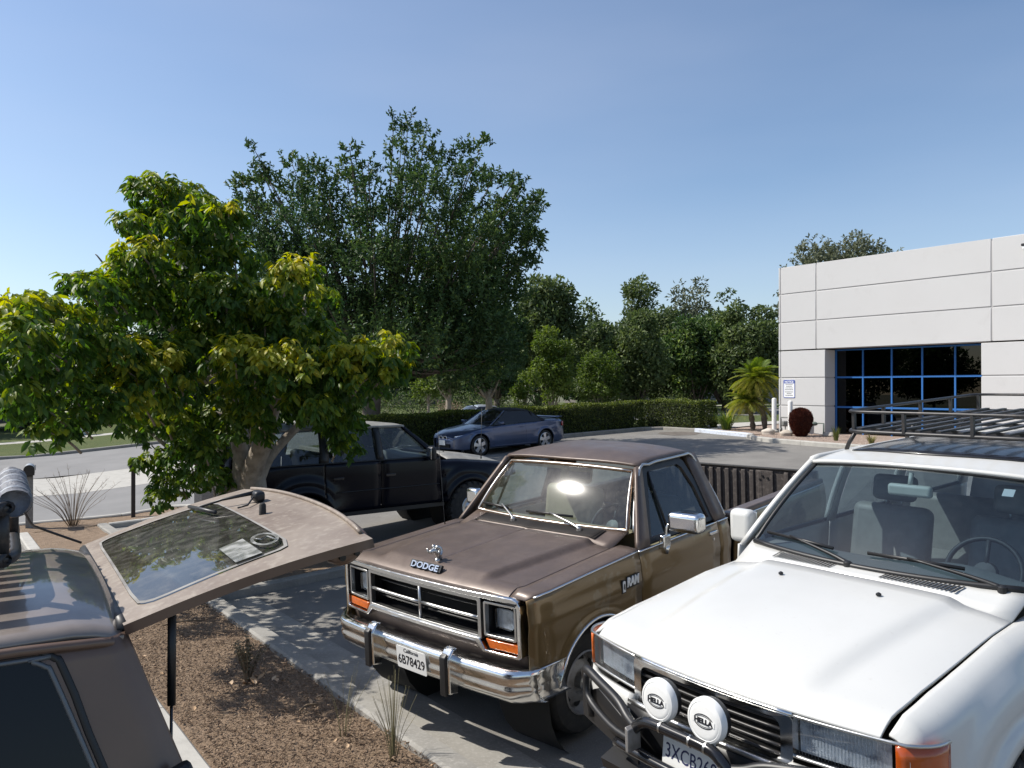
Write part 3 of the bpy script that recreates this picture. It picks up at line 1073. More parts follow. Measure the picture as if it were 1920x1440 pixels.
    # trunk of several twisted stems
    def w(u, v, dy): return Vector(((u - 960) * K * (1 + dy / TY) - bx, dy, (CAM_H - (v - 726) * K) - bz))
    items = [limb([w(452, 1050, 0), w(462, 985, 0), w(470, 925, 0), w(478, 870, -.1), w(497, 820, -.25), w(510, 770, -.4), w(540, 715, -.6)], [.30, .20, .155, .13, .115, .09, .04], 10),
             limb([w(440, 1050, .1), w(440, 960, .05), w(448, 910, 0), w(452, 860, .05), w(440, 790, .1), w(410, 690, .1), (w(375, 610, .1)), w(345, 520, .1), w(330, 430, .1), w(310, 385, .1)], [.24, .15, .12, .105, .11, .13, .12, .085, .05, .02], 10),
             limb([w(470, 1040, -.05), w(484, 930, -.1), w(478, 880, .1), w(455, 820, .3), w(430, 760, .5), w(400, 680, .6), w(300, 600, .2), w(180, 580, -1.2)], [.16, .11, .10, .09, .075, .06, .045, .02], 8),
             limb([w(478, 920, .05), w(505, 860, .15), w(560, 800, .3), w(640, 720, .3), w(720, 670, .2)], [.10, .07, .055, .035, .015], 8),
             limb([w(425, 1000, .2), w(418, 920, .2), w(395, 880, .3), w(340, 860, .2), w(270, 800, 0)], [.09, .06, .05, .035, .015], 8),
             limb([w(440, 790, .1), w(340, 760, -.4), w(260, 720, -.9)], [.07, .05, .02], 7),
             limb([w(420, 720, .1), w(290, 690, -.5), w(190, 670, -1.2), w(120, 660, -1.7)], [.07, .045, .025, .012], 7),
             limb([w(505, 790, -.35), w(560, 640, -.2), w(575, 540, -.1)], [.07, .04, .015], 7),
             limb([w(215, 560, .1), w(200, 505, .1), w(184, 480, .1), w(178, 474, .1)], [.025, .016, .011, .006], 5),
             limb([w(190, 545, .1), w(150, 510, .1), w(124, 519, .1)], [.02, .012, .006], 5)]
    for c in tips[::2]:
        p0 = Vector((bx * .12 + c[0] * .88, by * .12 + c[1] * .88, c[2] - .22)) - Vector((bx, by, bz))
        p1 = Vector(c) - Vector((bx, by, bz))
        items.append(limb([p0, (p0 + p1) / 2 + Vector((0, 0, .04)), p1], [.014, .011, .006], 5, 2))
    multi('trunk', items, MT['bark_pale'], root)
coral_tree()

# ---------------------------------------------------------------- generic crown from clumps
def crown_mesh(name, clumps, o, leafL, per, m, parent, t0=.35, spread=.22, upw=.35, aspect=.42, simple=True, hollow=.35, sprig=False, squash=.85):
    Ps, Ds, Ns, Ls, Ts = [], [], [], [], []
    for (c, R, tb) in clumps:
        c = np.array(c)
        n = max(6, int(per * R * R))
        d = rdir(n)
        rr = R * (hollow + (1.1 - hollow) * RNG.random(n) ** .55)
        if sprig:
            # leaves set along short upright twigs
            ns = max(3, n // 12)
            sd = rdir(ns); sd[:, 2] = sd[:, 2] * .8 + .25; sd = unit(sd)
            sr = R * RNG.uniform(.3, .95, ns)
            s0 = c + sd * sr[:, None]
            ax = unit(sd * .8 + np.array([0, 0, upw * 2.2]) + RNG.normal(0, .25, (ns, 3)))
            kk = np.repeat(np.arange(ns), 12)
            along = np.tile(np.linspace(0, 1, 12), ns) * R * .62
            base = s0[kk] + ax[kk] * along[:, None]
            ang = np.tile(np.arange(12) * 2.4, ns) + RNG.uniform(0, 6.28, ns)[kk]
            rd = unit(RNG.normal(0, 1, (len(kk), 3)))
            D = unit(rd + ax[kk] * .75)
            Nn = unit(ax[kk] + RNG.normal(0, .5, (len(kk), 3)))
            d = sd[kk]
            n = len(kk)
        else:
            base = c + d * rr[:, None] * np.array([1, 1, squash])
            D = unit(d * .6 + RNG.normal(0, .6, (n, 3)) + np.array([0, 0, upw]))
            Nn = unit(d * .7 + np.array([0, 0, .6]) + RNG.normal(0, .45, (n, 3)))
        Ps.append(base); Ds.append(D); Ns.append(Nn)
        Ls.append(leafL * RNG.uniform(.7, 1.3, n))
        Ts.append(np.clip(t0 + tb + RNG.normal(0, spread, n), 0, 1))
    Pp = np.concatenate(Ps) - np.array(o); L = np.concatenate(Ls)
    ob = leafcloud(name, Pp, np.concatenate(Ds), np.concatenate(Ns), L, L * aspect, np.concatenate(Ts), m, parent, droop=.15, simple=simple)
    ob['kind'] = 'stuff'
    return ob

def big_tree():
    TY = 26.0
    K = TY / 1450.0
    bx, by = -4.75, TY
    bz = ground(bx, by) + .05
    root = empty('evergreen_tree', (bx, by, bz))
    tag(root, 'tall dark green evergreen tree with upswept branches behind the yellow green tree', 'tree')
    px = """475,285,20 482,318,24 500,345,36 450,345,26 545,312,30 590,330,36 560,370,48 615,385,42 655,285,26 660,315,30 650,345,34 690,315,28 685,355,32 738,232,22 765,245,32 800,250,26 752,285,38 785,290,38 820,310,40 868,295,36
    905,278,26 880,335,42 925,345,32 965,345,24 975,375,26 800,360,55 865,395,48 935,405,42 1000,385,26 1010,375,16 985,415,34 960,455,46 1000,455,28 905,455,56 830,440,56 755,400,52 760,345,40 700,420,52 640,430,56 570,430,56 505,410,46 465,390,36
    480,460,45 540,490,58 620,500,58 700,500,66 780,510,66 860,520,66 930,510,48 985,495,28 890,580,58 945,560,44 820,590,66 740,590,66 660,590,58 600,570,50 700,650,58 780,660,66 860,650,60 925,630,46 800,715,48 880,690,52 745,690,40 945,680,42
    620,640,50 560,560,50 500,540,46 900,730,36 830,740,30""".split()
    clumps = []
    items = []
    o = np.array([bx, by, bz])
    hub = Vector((.3, 0, 3.0))
    for it in px:
        u, v, r = [float(q) for q in it.split(',')]
        cx = (u - 960) * K; cz = CAM_H - (v - 726) * K; R = r * K * ip(v, [330, 430, 560], [.76, .80, .95])
        if v > 705: continue
        ex = (cx - bx - .6) / 5.6
        dep = max(.12, 1 - ex * ex) ** .5 * 2.9
        top = 1.0 if v < 420 else 1.5
        offs = [RNG.uniform(-.8, .2) * dep] if v < 330 else ([RNG.uniform(-1, -.2) * dep, RNG.uniform(.2, 1) * dep] + ([RNG.uniform(-.3, .4) * dep] if v > 440 else []))
        for dy in offs:
            c = (cx * (1 + dy / TY), TY + dy, CAM_H + (cz - CAM_H) * (1 + dy / TY))
            clumps.append((c, R, RNG.choice([-.12, 0, .05, .18])))
            p1 = Vector(c) - Vector(o)
            p0 = hub + (p1 - hub) * .35 + Vector((0, 0, -.3))
            items.append(limb([p0, hub + (p1 - hub) * .68 + Vector((0, 0, -.25)), p1 + Vector((0, 0, R * .5))], [.05, .03, .01], 5, 2))
    crown_mesh('crown', clumps, o, .15, 1050, LEAF['ficus'], root, .36, .2, .35, .44, True, sprig=True)
    for a, (dx, dz) in enumerate([(-2.6, 5.2), (-1.0, 6.2), (.8, 7.2), (2.4, 5.6), (3.3, 4.2), (-2.0, 4.2)]):
        items.append(limb([(0.05, 0, 1.6), (dx * .2, (-1) ** a * .3, 2.6), (dx * .6, (-1) ** a * .8, dz * .62), (dx, (-1) ** a * .9, dz)], [.22, .17, .11, .04], 8))
    items.append(limb([(0, 0, -.3), (0, 0, .1), (.02, 0, .8), (.05, 0, 1.8), (.2, .1, 2.6)], [.42, .36, .31, .30, .24], 12))
    multi('trunk', items, MT['bark_dark'], root)
big_tree()

def rand_tree(name, x, y, h, w, species, label, trunk=.18, bottom=.25, leaf=.2, per=90, n=46, t0=.42, shape='round', group=None, lean=0.0, z=None, bark='bark_dark', sprig=False, clr=.30):
    bz = ground(x, y) if z is None else z
    root = empty(name, (x, y, bz))
    tag(root, label, 'tree', group)
    clumps = []
    zc = h * (bottom + 1) / 2
    hz = h * (1 - bottom) / 2
    items = []
    for k in range(n):
        d = rdir(1)[0]
        q = RNG.random() ** .42
        px_, py_, pz_ = d[0] * q, d[1] * q, d[2] * q
        if shape == 'cone':
            pz_ = RNG.uniform(-1, 1); f = (1 - pz_) / 2 * .85 + .15
            a = RNG.uniform(0, 6.28); px_, py_ = math.cos(a) * f * RNG.random() ** .4, math.sin(a) * f * RNG.random() ** .4
        if shape == 'flat':
            pz_ = abs(pz_) * 1.2 - .4
        R = w * RNG.uniform(.7, 1.25) * clr / 2
        c = np.array([x + px_ * (w / 2 - R * .55) + lean * pz_, y + py_ * (w / 2 - R * .55), bz + zc + pz_ * (hz - R * .4)])
        clumps.append((c, R, RNG.choice([-.16, -.05, 0, .1, .2])))
        if k % 3 == 0:
            p1 = Vector(c) - Vector((x, y, bz))
            p0 = Vector((p1.x * .15, p1.y * .15, h * bottom * .9))
            items.append(limb([p0, p0.lerp(p1, .55) + Vector((0, 0, -.1)), p1], [trunk * .4, trunk * .22, trunk * .06], 5, 2))
    crown_mesh('crown', clumps, (x, y, bz), leaf * 1.15, per * 4.6 / (leaf / .2) ** 2, LEAF[species], root, t0, .18, .2, .5, True, sprig=sprig)
    items.append(limb([(0, 0, -.3), (0, 0, .05), (.03 * h * .2, 0, h * bottom * .6), (0.02, 0.02, h * bottom), (lean * .3, 0, h * .6)], [trunk * 1.5, trunk * 1.15, trunk, trunk * .9, trunk * .35], 9))
    multi('trunk', items, MT[bark], root)
    return root

def pt(u, Y):
    return (u - 960) / 1450.0 * Y
GB = 'trees beyond the street'
# tall background
def bgt(name, u0, u1, vtop, Y, species, label, bottom=.2, **k):
    x = pt((u0 + u1) / 2, Y)
    w = (u1 - u0) / 1450.0 * Y
    g = ground(x, Y)
    h = CAM_H - (vtop - 726) / 1450.0 * Y - g
    return rand_tree(name, x, Y, h, w, species, label, bottom=bottom, group=GB, **k)
bgt('background_tree', 950, 1095, 520, 47, 'oak', 'broad green tree with billowing crown right of the tall evergreen', .12, leaf=.26, per=150, n=60)
bgt('background_tree', 1075, 1145, 548, 58, 'oak', 'slim dark tree rising behind the billowing green tree', .1, leaf=.28, per=120, n=40, t0=.3)
bgt('background_tree', 1158, 1247, 505, 72, 'oak', 'tall round topped tree against the sky', .15, leaf=.3, per=120, n=48, t0=.42)
bgt('background_tree', 1242, 1348, 508, 74, 'olive', 'sparse grey green gum tree against the sky', .2, leaf=.34, per=60, n=44, t0=.5, bark='bark_pale', clr=.24)
bgt('background_tree', 1340, 1400, 532, 62, 'oak', 'dark tree with a knobbly top beside the gum tree', .15, leaf=.3, per=120, n=36, t0=.25)
bgt('background_tree', 1335, 1470, 565, 48, 'oak', 'dense dark feathery tree against the building corner', .05, leaf=.24, per=150, n=64, t0=.36)
bgt('background_tree', 1120, 1262, 585, 46, 'oak', 'wide dark tree with small leaves in the middle of the row', .10, leaf=.22, per=140, n=60, t0=.46)
bgt('background_tree', 1235, 1375, 575, 50, 'ficus', 'wide dark tree with glossy leaves left of the feathery tree', .10, leaf=.24, per=140, n=60, t0=.45)
bgt('background_tree', 1475, 1672, 440, 58, 'olive', 'feathery grey green tree rising behind the white building', .5, leaf=.22, per=70, n=80, t0=.75, sprig=True, clr=.20)
bgt('background_tree', 1436, 1500, 520, 55, 'olive', 'thin grey green branch ends showing at the building corner', .2, leaf=.3, per=80, n=30, t0=.45)
bgt('background_tree', 870, 990, 560, 44, 'ficus', 'dark shaded tree filling the gap under the tall evergreen', .18, leaf=.22, per=130, n=50, t0=.3)
bgt('background_tree', -25, 32, 538, 70, 'olive', 'small far tree at the edge of the left sky', .3, leaf=.34, per=70, n=26, t0=.4)
bgt('background_tree', 118, 170, 548, 72, 'olive', 'thin far tree peeping over the yellow green tree', .3, leaf=.34, per=60, n=24, t0=.4)
bgt('background_tree', 1050, 1185, 592, 53, 'oak', 'broad green tree behind the two young trees', .08, leaf=.26, per=120, n=60, t0=.38)
bgt('background_tree', 1165, 1310, 580, 55, 'oak', 'broad reddish green tree in the middle of the dark row', .08, leaf=.26, per=120, n=60, t0=.5)
bgt('background_tree', 1285, 1430, 572, 53, 'oak', 'broad green tree filling the row near the building', .08, leaf=.26, per=120, n=60, t0=.36)
# lighter small trees
bgt('young_tree', 988, 1082, 612, 39, 'light', 'slender light green young tree in front of the dark trees', .12, leaf=.15, per=150, n=44, t0=.5, trunk=.07, bark='bark_pale')
bgt('young_tree', 1085, 1170, 652, 43, 'light', 'light green young tree merging into the wide dark tree', .15, leaf=.15, per=110, n=36, t0=.3, trunk=.08, bark='bark_pale')
bgt('young_tree', 955, 1010, 690, 36, 'light', 'small bright leaning tree behind the convertible', .35, leaf=.13, per=120, n=24, t0=.4, trunk=.07, lean=.4, bark='bark_pale')
bgt('young_tree', 770, 835, 690, 40, 'light', 'small pale multi stemmed tree beside the far drive', .4, leaf=.14, per=90, n=24, t0=.4, trunk=.07, bark='bark_pale')
bgt('young_tree', 800, 880, 655, 34, 'oak', 'forked grey trunk tree with open crown beyond the hedge', .45, leaf=.16, per=100, n=30, t0=.4, trunk=.13, bark='bark_pale')
bgt('young_tree', 872, 960, 640, 35, 'ficus', 'pair of grey leaning trunks with dark crown beyond the convertible', .40, leaf=.16, per=120, n=34, t0=.35, trunk=.16, lean=.6, bark='bark_pale')
# far left dark wood behind the lawn
for i, (u0, u1, vt, Y) in enumerate([(-260, 10, 590, 46), (-40, 150, 610, 47), (110, 300, 600, 48), (250, 430, 590, 50), (380, 560, 585, 52)]):
    bgt('background_tree', u0, u1, vt, Y, 'ficus', ['dense dark tree at the far left behind the lawn', 'dense dark tree behind the thin pale post', 'dense dark tree behind the utility box', 'dense dark tree hidden behind the yellow green tree', 'dark tree between the two big tree crowns'][i], .02, leaf=.26, per=130, n=55, t0=.22)
for i, (sx, tx) in enumerate([(-12, 46), (-22, 45), (-33, 47), (-45, 44), (-18, 54), (-4, 52)]):  # unseen trees added out of frame to darken window and car reflections
    x_, y_ = st(sx, tx)
    rand_tree('background_tree', x_, y_, 8.5 + i % 3, 10, 'ficus', ['added unseen dark tree west of the far wood', 'added unseen spreading dark tree further along the street', 'added unseen tall dark tree along the street', 'added unseen dark tree at the end of the street row', 'added unseen dark tree behind the street row', 'added unseen dark tree joining the far wood'][i], bottom=.08, leaf=.4, per=110, n=40, t0=.25, group=GB)
for i, (u, Y) in enumerate([(560, 58), (640, 62), (720, 60), (790, 66), (860, 64), (935, 66), (1010, 62), (1090, 66), (1180, 60), (1290, 62), (1400, 64)]):
    bgt('background_tree', u - 55, u + 55, 610, Y, 'ficus', 'dark tree in the far row behind the other trees', .03, leaf=.42, per=100, n=30, t0=.28)

# ---------------------------------------------------------------- hedges and shrubs
MT['hedge_core'] = mat('shaded hedge twigs', (.018, .024, .010), .95)
def hedge(name, pts, width, h, label, n_per=1150, leaf=.07, dz=.08):
    """clipped hedge along st polyline; leaf skin over a twiggy core"""
    root = empty(name, st3(pts[0][0], pts[0][1], dz))
    tag(root, label, 'hedge')
    o = np.array(root.location)
    core = []
    Ps, Ds, Ns, Ts = [], [], [], []
    for (a, b) in zip(pts, pts[1:]):
        a, b = np.array(a), np.array(b)
        L = np.linalg.norm(b - a); t = (b - a) / L; nr = np.array([-t[1], t[0]])
        ext = .05
        V = []
        for k in range(2):
            q = (a - t * ext) if k == 0 else (b + t * ext)
            for (oo, z) in ((-width / 2 + .12, 0), (-width / 2 + .12, h - .14), (width / 2 - .12, h - .14), (width / 2 - .12, 0)):
                c = q + nr * oo
                p = st3(c[0], c[1], dz); V.append(Vector((p[0], p[1], p[2] + z)) - Vector(o))
        core.append((V, [(0, 1, 5, 4), (1, 2, 6, 5), (2, 3, 7, 6), (0, 3, 2, 1), (4, 5, 6, 7)]))
        def add(n, side):
            u = RNG.uniform(-width * .5, L + width * .5, n)
            if side == 'top':
                v = RNG.uniform(-width / 2, width / 2, n); z = h + .035 * np.sin(u * 2.1) + .03 * np.sin(u * 5.3 + v * 4) - np.abs(RNG.normal(0, .06, n)); nm = np.array([0, 0, 1.0])
            else:
                sg = 1 if side == 'l' else -1
                z = RNG.uniform(0, h, n); v = sg * (width / 2 + .04 * np.sin(u * 2.7 + z * 3) - np.abs(RNG.normal(0, .07, n))); nm = np.array([*(rot2 @ (nr * sg)), 0])
            c = a + t * u[:, None] + nr * v[:, None]
            X = .8 * c[:, 0] - .6 * c[:, 1]; Y = .6 * c[:, 0] + .8 * c[:, 1]
            zz = np.array([ground(x, y) for x, y in zip(X, Y)]) + dz + z
            P_ = np.stack([X, Y, zz], 1)
            Ps.append(P_); Ns.append(unit(nm + RNG.normal(0, .55, (n, 3))))
            Ds.append(unit(RNG.normal(0, .6, (n, 3)) + nm * .5 + np.array([0, 0, .5])))
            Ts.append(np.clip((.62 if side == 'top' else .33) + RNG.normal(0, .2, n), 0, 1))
        rot2 = np.array([[.8, -.6], [.6, .8]])
        add(int(n_per * L * width * 1.3), 'top'); add(int(n_per * L * h), 'l'); add(int(n_per * L * h), 'r')
        # ends
        for (q, sg) in ((a, -1), (b, 1)):
            n = int(n_per * width * h)
            v = RNG.uniform(-width / 2, width / 2, n); z = RNG.uniform(0, h, n)
            c = q + t * sg * (width * .5 - np.abs(RNG.normal(0, .07, n)))[:, None] + nr * v[:, None]
            X = .8 * c[:, 0] - .6 * c[:, 1]; Y = .6 * c[:, 0] + .8 * c[:, 1]
            zz = np.array([ground(x, y) for x, y in zip(X, Y)]) + dz + z
            nm = np.array([*(rot2 @ (t * sg)), 0])
            Ps.append(np.stack([X, Y, zz], 1)); Ns.append(unit(nm + RNG.normal(0, .55, (n, 3)))); Ds.append(unit(RNG.normal(0, .6, (n, 3)) + nm * .5 + np.array([0, 0, .5]))); Ts.append(np.clip(.33 + RNG.normal(0, .2, n), 0, 1))
    Pp = np.concatenate(Ps) - o
    L_ = leaf * RNG.uniform(.7, 1.3, len(Pp))
    lf = leafcloud('foliage', Pp, np.concatenate(Ds), np.concatenate(Ns), L_, L_ * .55, np.concatenate(Ts), LEAF['hedge'], root, simple=True)
    lf['kind'] = 'stuff'
    multi('branch_core', core, MT['hedge_core'], root, False)
hedge('clipped_hedge', [(11.2, 23.25), (23.4, 23.25)], 1.1, 1.06, 'long clipped green hedge running behind the blue convertible')
hedge('clipped_hedge', [(24.95, 22.9), (24.95, 20.7)], 1.15, 1.10, 'short block of clipped hedge at the parking corner with a sunlit face')

def shrub(name, x, y, r, h, species, label, leaf=.06, per=900, t0=.5, group=None, sq=1.0, z=None, n=14, hollow=.3, sprig=False):
    bz = (ground(x, y) + .06) if z is None else z
    root = empty(name, (x, y, bz))
    tag(root, label, 'shrub', group)
    cl = [((x, y, bz + h * .5), min(r, h * .5) * .8, 0)]
    for k in range(n):
        d = rdir(1)[0]; d[2] = abs(d[2]) * .9 - .1
        cl.append(((x + d[0] * r * .6, y + d[1] * r * .6, bz + h * .42 + d[2] * h * .36), r * .42, RNG.choice([-.1, 0, .1])))
    crown_mesh('foliage', cl, (x, y, bz), leaf, per * (.06 / leaf) ** 2, LEAF[species], root, t0, .2, .35, .5, True, hollow=hollow, sprig=sprig)
    items = []
    for k in range(6):
        a = k * 1.05
        items.append(limb([(0, 0, -.05), (math.cos(a) * r * .25, math.sin(a) * r * .25, h * .3), (math.cos(a) * r * .55, math.sin(a) * r * .55, h * .7)], [.03, .022, .01], 5, 2))
    multi('stem', items, MT['bark_dark'], root)
def shp(u, v, Y): return pt(u, Y)
shrub('round_shrub', pt(972, 36), 36, 1.0, 1.15, 'light', 'clipped light green round shrub above the convertible roof', .08, 700, .6)
shrub('flowering_shrub', pt(842, 37), 37, .85, 1.35, 'pink', 'dusty pink flowering shrub beyond the hedge', .08, 500, .55)
shrub('flowering_shrub', pt(738, 31), 31, .7, .8, 'sage', 'low grey green shrub behind the dark SUV roof', .07, 600, .4)
shrub('low_shrub', pt(800, 31), 31, .6, .75, 'oak', 'low dark shrub at the start of the hedge', .07, 700, .5)
shrub('low_shrub', pt(1140, 43), 43, 1.6, 1.0, 'oak', 'low green shrub under the young trees', .10, 500, .5)
shrub('low_shrub', pt(1010, 44), 44, 1.4, 1.0, 'oak', 'low green shrub behind the clipped round shrub', .10, 500, .45)
shrub('low_shrub', pt(1250, 50), 50, 2.2, 1.2, 'oak', 'low dark shrub under the wide dark tree', .12, 400, .35)
shrub('low_shrub', pt(200, 46), 46, 1.3, 2.0, 'light', 'rounded light shrub at the edge of the far wood', .12, 400, .35)
shrub('low_shrub', pt(900, 52), 52, 3.0, 1.4, 'oak', 'long low shrub along the far parking edge', .14, 300, .4)
shrub('low_shrub', pt(700, 55), 55, 3.5, 1.5, 'oak', 'long low shrub behind the far drive', .14, 300, .4)

for k_, (u_, Y_, lab_) in enumerate([(640, 44, 'low dark shrub behind the evergreen trunk'), (715, 46, 'low dark shrub across the far street'), (780, 45, 'low green shrub below the pale multi stemmed tree'), (850, 47, 'low dark shrub behind the pink flowering shrub'), (925, 45, 'low dark shrub behind the leaning trunks')]):
    shrub('low_shrub', pt(u_, Y_), Y_, 1.9, 1.3, 'oak', lab_, .12, 420, .35)
# dark red clipped shrub by the building
def red_shrub():
    x, y = st(23.95, 15.35)
    bz = ground(x, y) + .07
    root = empty('red_shrub', (x, y, bz)); tag(root, 'clipped dark red rounded shrub beside the gas meter', 'shrub')
    n = 17000
    d = rdir(n)
    zz = d[:, 2] * .5 + .5
    rad_ = .37 * np.interp(zz, [0, .12, .35, .6, .78, .9, .97, 1], [.30, .58, .88, 1.0, .95, .74, .45, .1])
    th = np.arctan2(d[:, 1], d[:, 0])
    hr = np.ones(n)
    fill = RNG.uniform(.35, 1.0, n) ** .6
    P_ = np.stack([np.cos(th) * rad_ * hr * fill, np.sin(th) * rad_ * hr * fill, zz * 1.0], 1)
    zz = RNG.random(n); rad_ = .37 * np.interp(zz, [0, .12, .35, .6, .78, .9, .97, 1], [.30, .58, .88, 1.0, .95, .74, .45, .1]); P_ = np.stack([np.cos(th) * rad_ * fill, np.sin(th) * rad_ * fill, zz * .93], 1)
    top = RNG.random(n) < .0
    q = np.sqrt(RNG.random(n)) * .33
    P_[top] = np.stack([np.cos(th) * q, np.sin(th) * q, .97 + RNG.normal(0, .03, n)], 1)[top]
    nrm = unit(np.stack([np.cos(th), np.sin(th), (zz - .45)], 1))
    D = unit(nrm * .8 + np.array([0, 0, .8]) + RNG.normal(0, .35, (n, 3)))
    L = RNG.uniform(.04, .10, n)
    lf = leafcloud('foliage', P_, D, unit(nrm + RNG.normal(0, .4, (n, 3))), L, L * .3, np.clip(.45 + RNG.normal(0, .25, n), 0, 1), LEAF['red'], root, simple=True)
    lf['kind'] = 'stuff'
    items = [limb([(0, 0, -.05), (math.cos(a) * .1, math.sin(a) * .1, .3), (math.cos(a) * .22, math.sin(a) * .22, .75)], [.03, .02, .012], 5, 2) for a in np.arange(0, 6.2, .8)]
    multi('stem', items, MT['bark_dark'], root)
red_shrub()

# ---------------------------------------------------------------- palms
def frond_mesh(L, nl, arch, tint):
    V, F, T = [], [], []
    pts = []
    for i in range(13):
        q = i / 12
        pts.append(Vector((L * (q - .18 * q * q * arch), 0, L * (.42 * q - .78 * arch * q * q))))
    v, f = tubemesh(pts, [.014 * (1 - .85 * i / 12) for i in range(13)], 4)
    V += v; F += f; T += [.2] * len(f)
    for i in range(nl):
        q = .14 + .86 * i / (nl - 1)
        k = min(11, int(q * 12)); fr = q * 12 - k
        p = pts[k].lerp(pts[k + 1], fr)
        tg = (pts[k + 1] - pts[k]).normalized()
        ln = L * .34 * math.sin(math.pi * (.12 + .82 * q)) ** .7
        for sgn in (-1, 1):
            d = (tg * .75 + Vector((0, sgn * .85, 0)) + Vector((0, 0, .18))).normalized()
            e = p + d * ln + Vector((0, 0, -ln * .38))
            mpt = p + d * ln * .5 + Vector((0, 0, .0))
            s = d.cross(Vector((0, 0, 1))).normalized() * (.0085)
            o = len(V)
            V += [p - s, p + s, mpt + s * 1.3, mpt - s * 1.3, e]
            F += [(o, o + 1, o + 2, o + 3), (o + 3, o + 2, o + 4)]
            tv = clamp(tint + random.gauss(0, .12), 0, 1)
            T += [tv, tv]
    me = bpy.data.meshes.new('frond')
    me.from_pydata([tuple(a) for a in V], [], F)
    at = me.attributes.new('tint', 'FLOAT', 'FACE')
    at.data.foreach_set('value', T)
    me.materials.append(LEAF['palm'])
    return me
FR = [frond_mesh(1.0, 26, a, t) for a, t in ((.55, .45), (.75, .55), (.95, .7), (1.15, .9))]
def palm(name, s, t, h, fl, nf, label, lean=(0, 0)):
    x, y, z = st3(s, t, .06)
    root = empty(name, (x, y, z)); tag(root, label, 'palm', 'palms at the building corner')
    top = Vector((lean[0], lean[1], h))
    prof = smoothpath([(0, 0, -.1), (lean[0] * .2, lean[1] * .2, h * .35), (lean[0] * .7, lean[1] * .7, h * .8), top], 5)
    rr = [.10 + .02 * math.sin(i * 2.2) for i in range(len(prof))]
    tr = tube('trunk', prof, rr, MT['bark_dark'], root, 10)
    for k in range(nf):
        a = k * 2.399 + random.uniform(-.2, .2)
        e = (k / nf)
        me = FR[min(3, int(e * 4))]
        ob = bpy.data.objects.new('frond', me); COL.objects.link(ob); ob.parent = root
        sc = fl * random.uniform(.85, 1.1)
        ob.matrix_local = Matrix.Translation(top) @ Matrix.Rotation(a, 4, 'Z') @ Matrix.Rotation(rad(-68 + 72 * e + random.uniform(-8, 8)), 4, 'Y') @ Matrix.Scale(sc, 4)
palm('palm', 25.35, 17.75, 1.8, 1.05, 58, 'taller palm with yellowing fronds touching the building corner', (-.25, .25))
palm('palm', 25.3, 18.25, .95, 1.0, 52, 'shorter greener palm leaning away from the building', (-.15, .1))
def blades(name, x, y, z, n, h, spread, m, label, cat, w=.012, bend=.5, t0=.5, group=None):
    root = empty(name, (x, y, z)); tag(root, label, cat, group)
    V, F, T = [], [], []
    for k in range(n):
        a = random.uniform(0, 6.28); r = random.uniform(0, spread * .25)
        d = Vector((math.cos(a), math.sin(a), 0)); L = h * random.uniform(.55, 1.1)
        b = bend * random.uniform(.3, 1.2)
        p0 = d * r
        side = d.cross(Vector((0, 0, 1))) * w * .5
        pts = [p0, p0 + d * (spread * .35 * b) + Vector((0, 0, L * .55)), p0 + d * (spread * b) + Vector((0, 0, L * (1 - .25 * b)))]
        o = len(V)
        V += [pts[0] - side, pts[0] + side, pts[1] - side * .8, pts[1] + side * .8, pts[2]]
        F += [(o, o + 1, o + 3, o + 2), (o + 2, o + 3, o + 4)]
        tv = clamp(random.gauss(t0, .2), 0, 1); T += [tv, tv]
    me = bpy.data.meshes.new(name + '_blades'); me.from_pydata([tuple(v) for v in V], [], F)
    at = me.attributes.new('tint', 'FLOAT', 'FACE'); at.data.foreach_set('value', T)
    ob = link('blades', me, m, root); ob['kind'] = 'stuff'
    return root
p = st3(24.9, 19.2, .08); blades('spiky_plant', p[0], p[1], p[2], 130, .95, .75, LEAF['palm'], 'spiky dark green plant under the palms', 'plant', .035, .9, .35)
p = st3(25.6, 20.4, .09); blades('spiky_plant', p[0], p[1], p[2], 80, .75, .55, LEAF['palm'], 'small spiky yellow green plant by the hedge end', 'plant', .03, .8, .75)
p = st3(23.2, 13.6, .08); blades('grass_clump', p[0], p[1], p[2], 60, .55, .3, LEAF['grass'], 'upright green clump in front of the dark windows', 'plant', .02, .6, .4)
p = st3(22.9, 12.3, .08); blades('grass_clump', p[0], p[1], p[2], 50, .35, .3, LEAF['grass'], 'low yellow clump in the gravel bed', 'plant', .03, .8, .8)

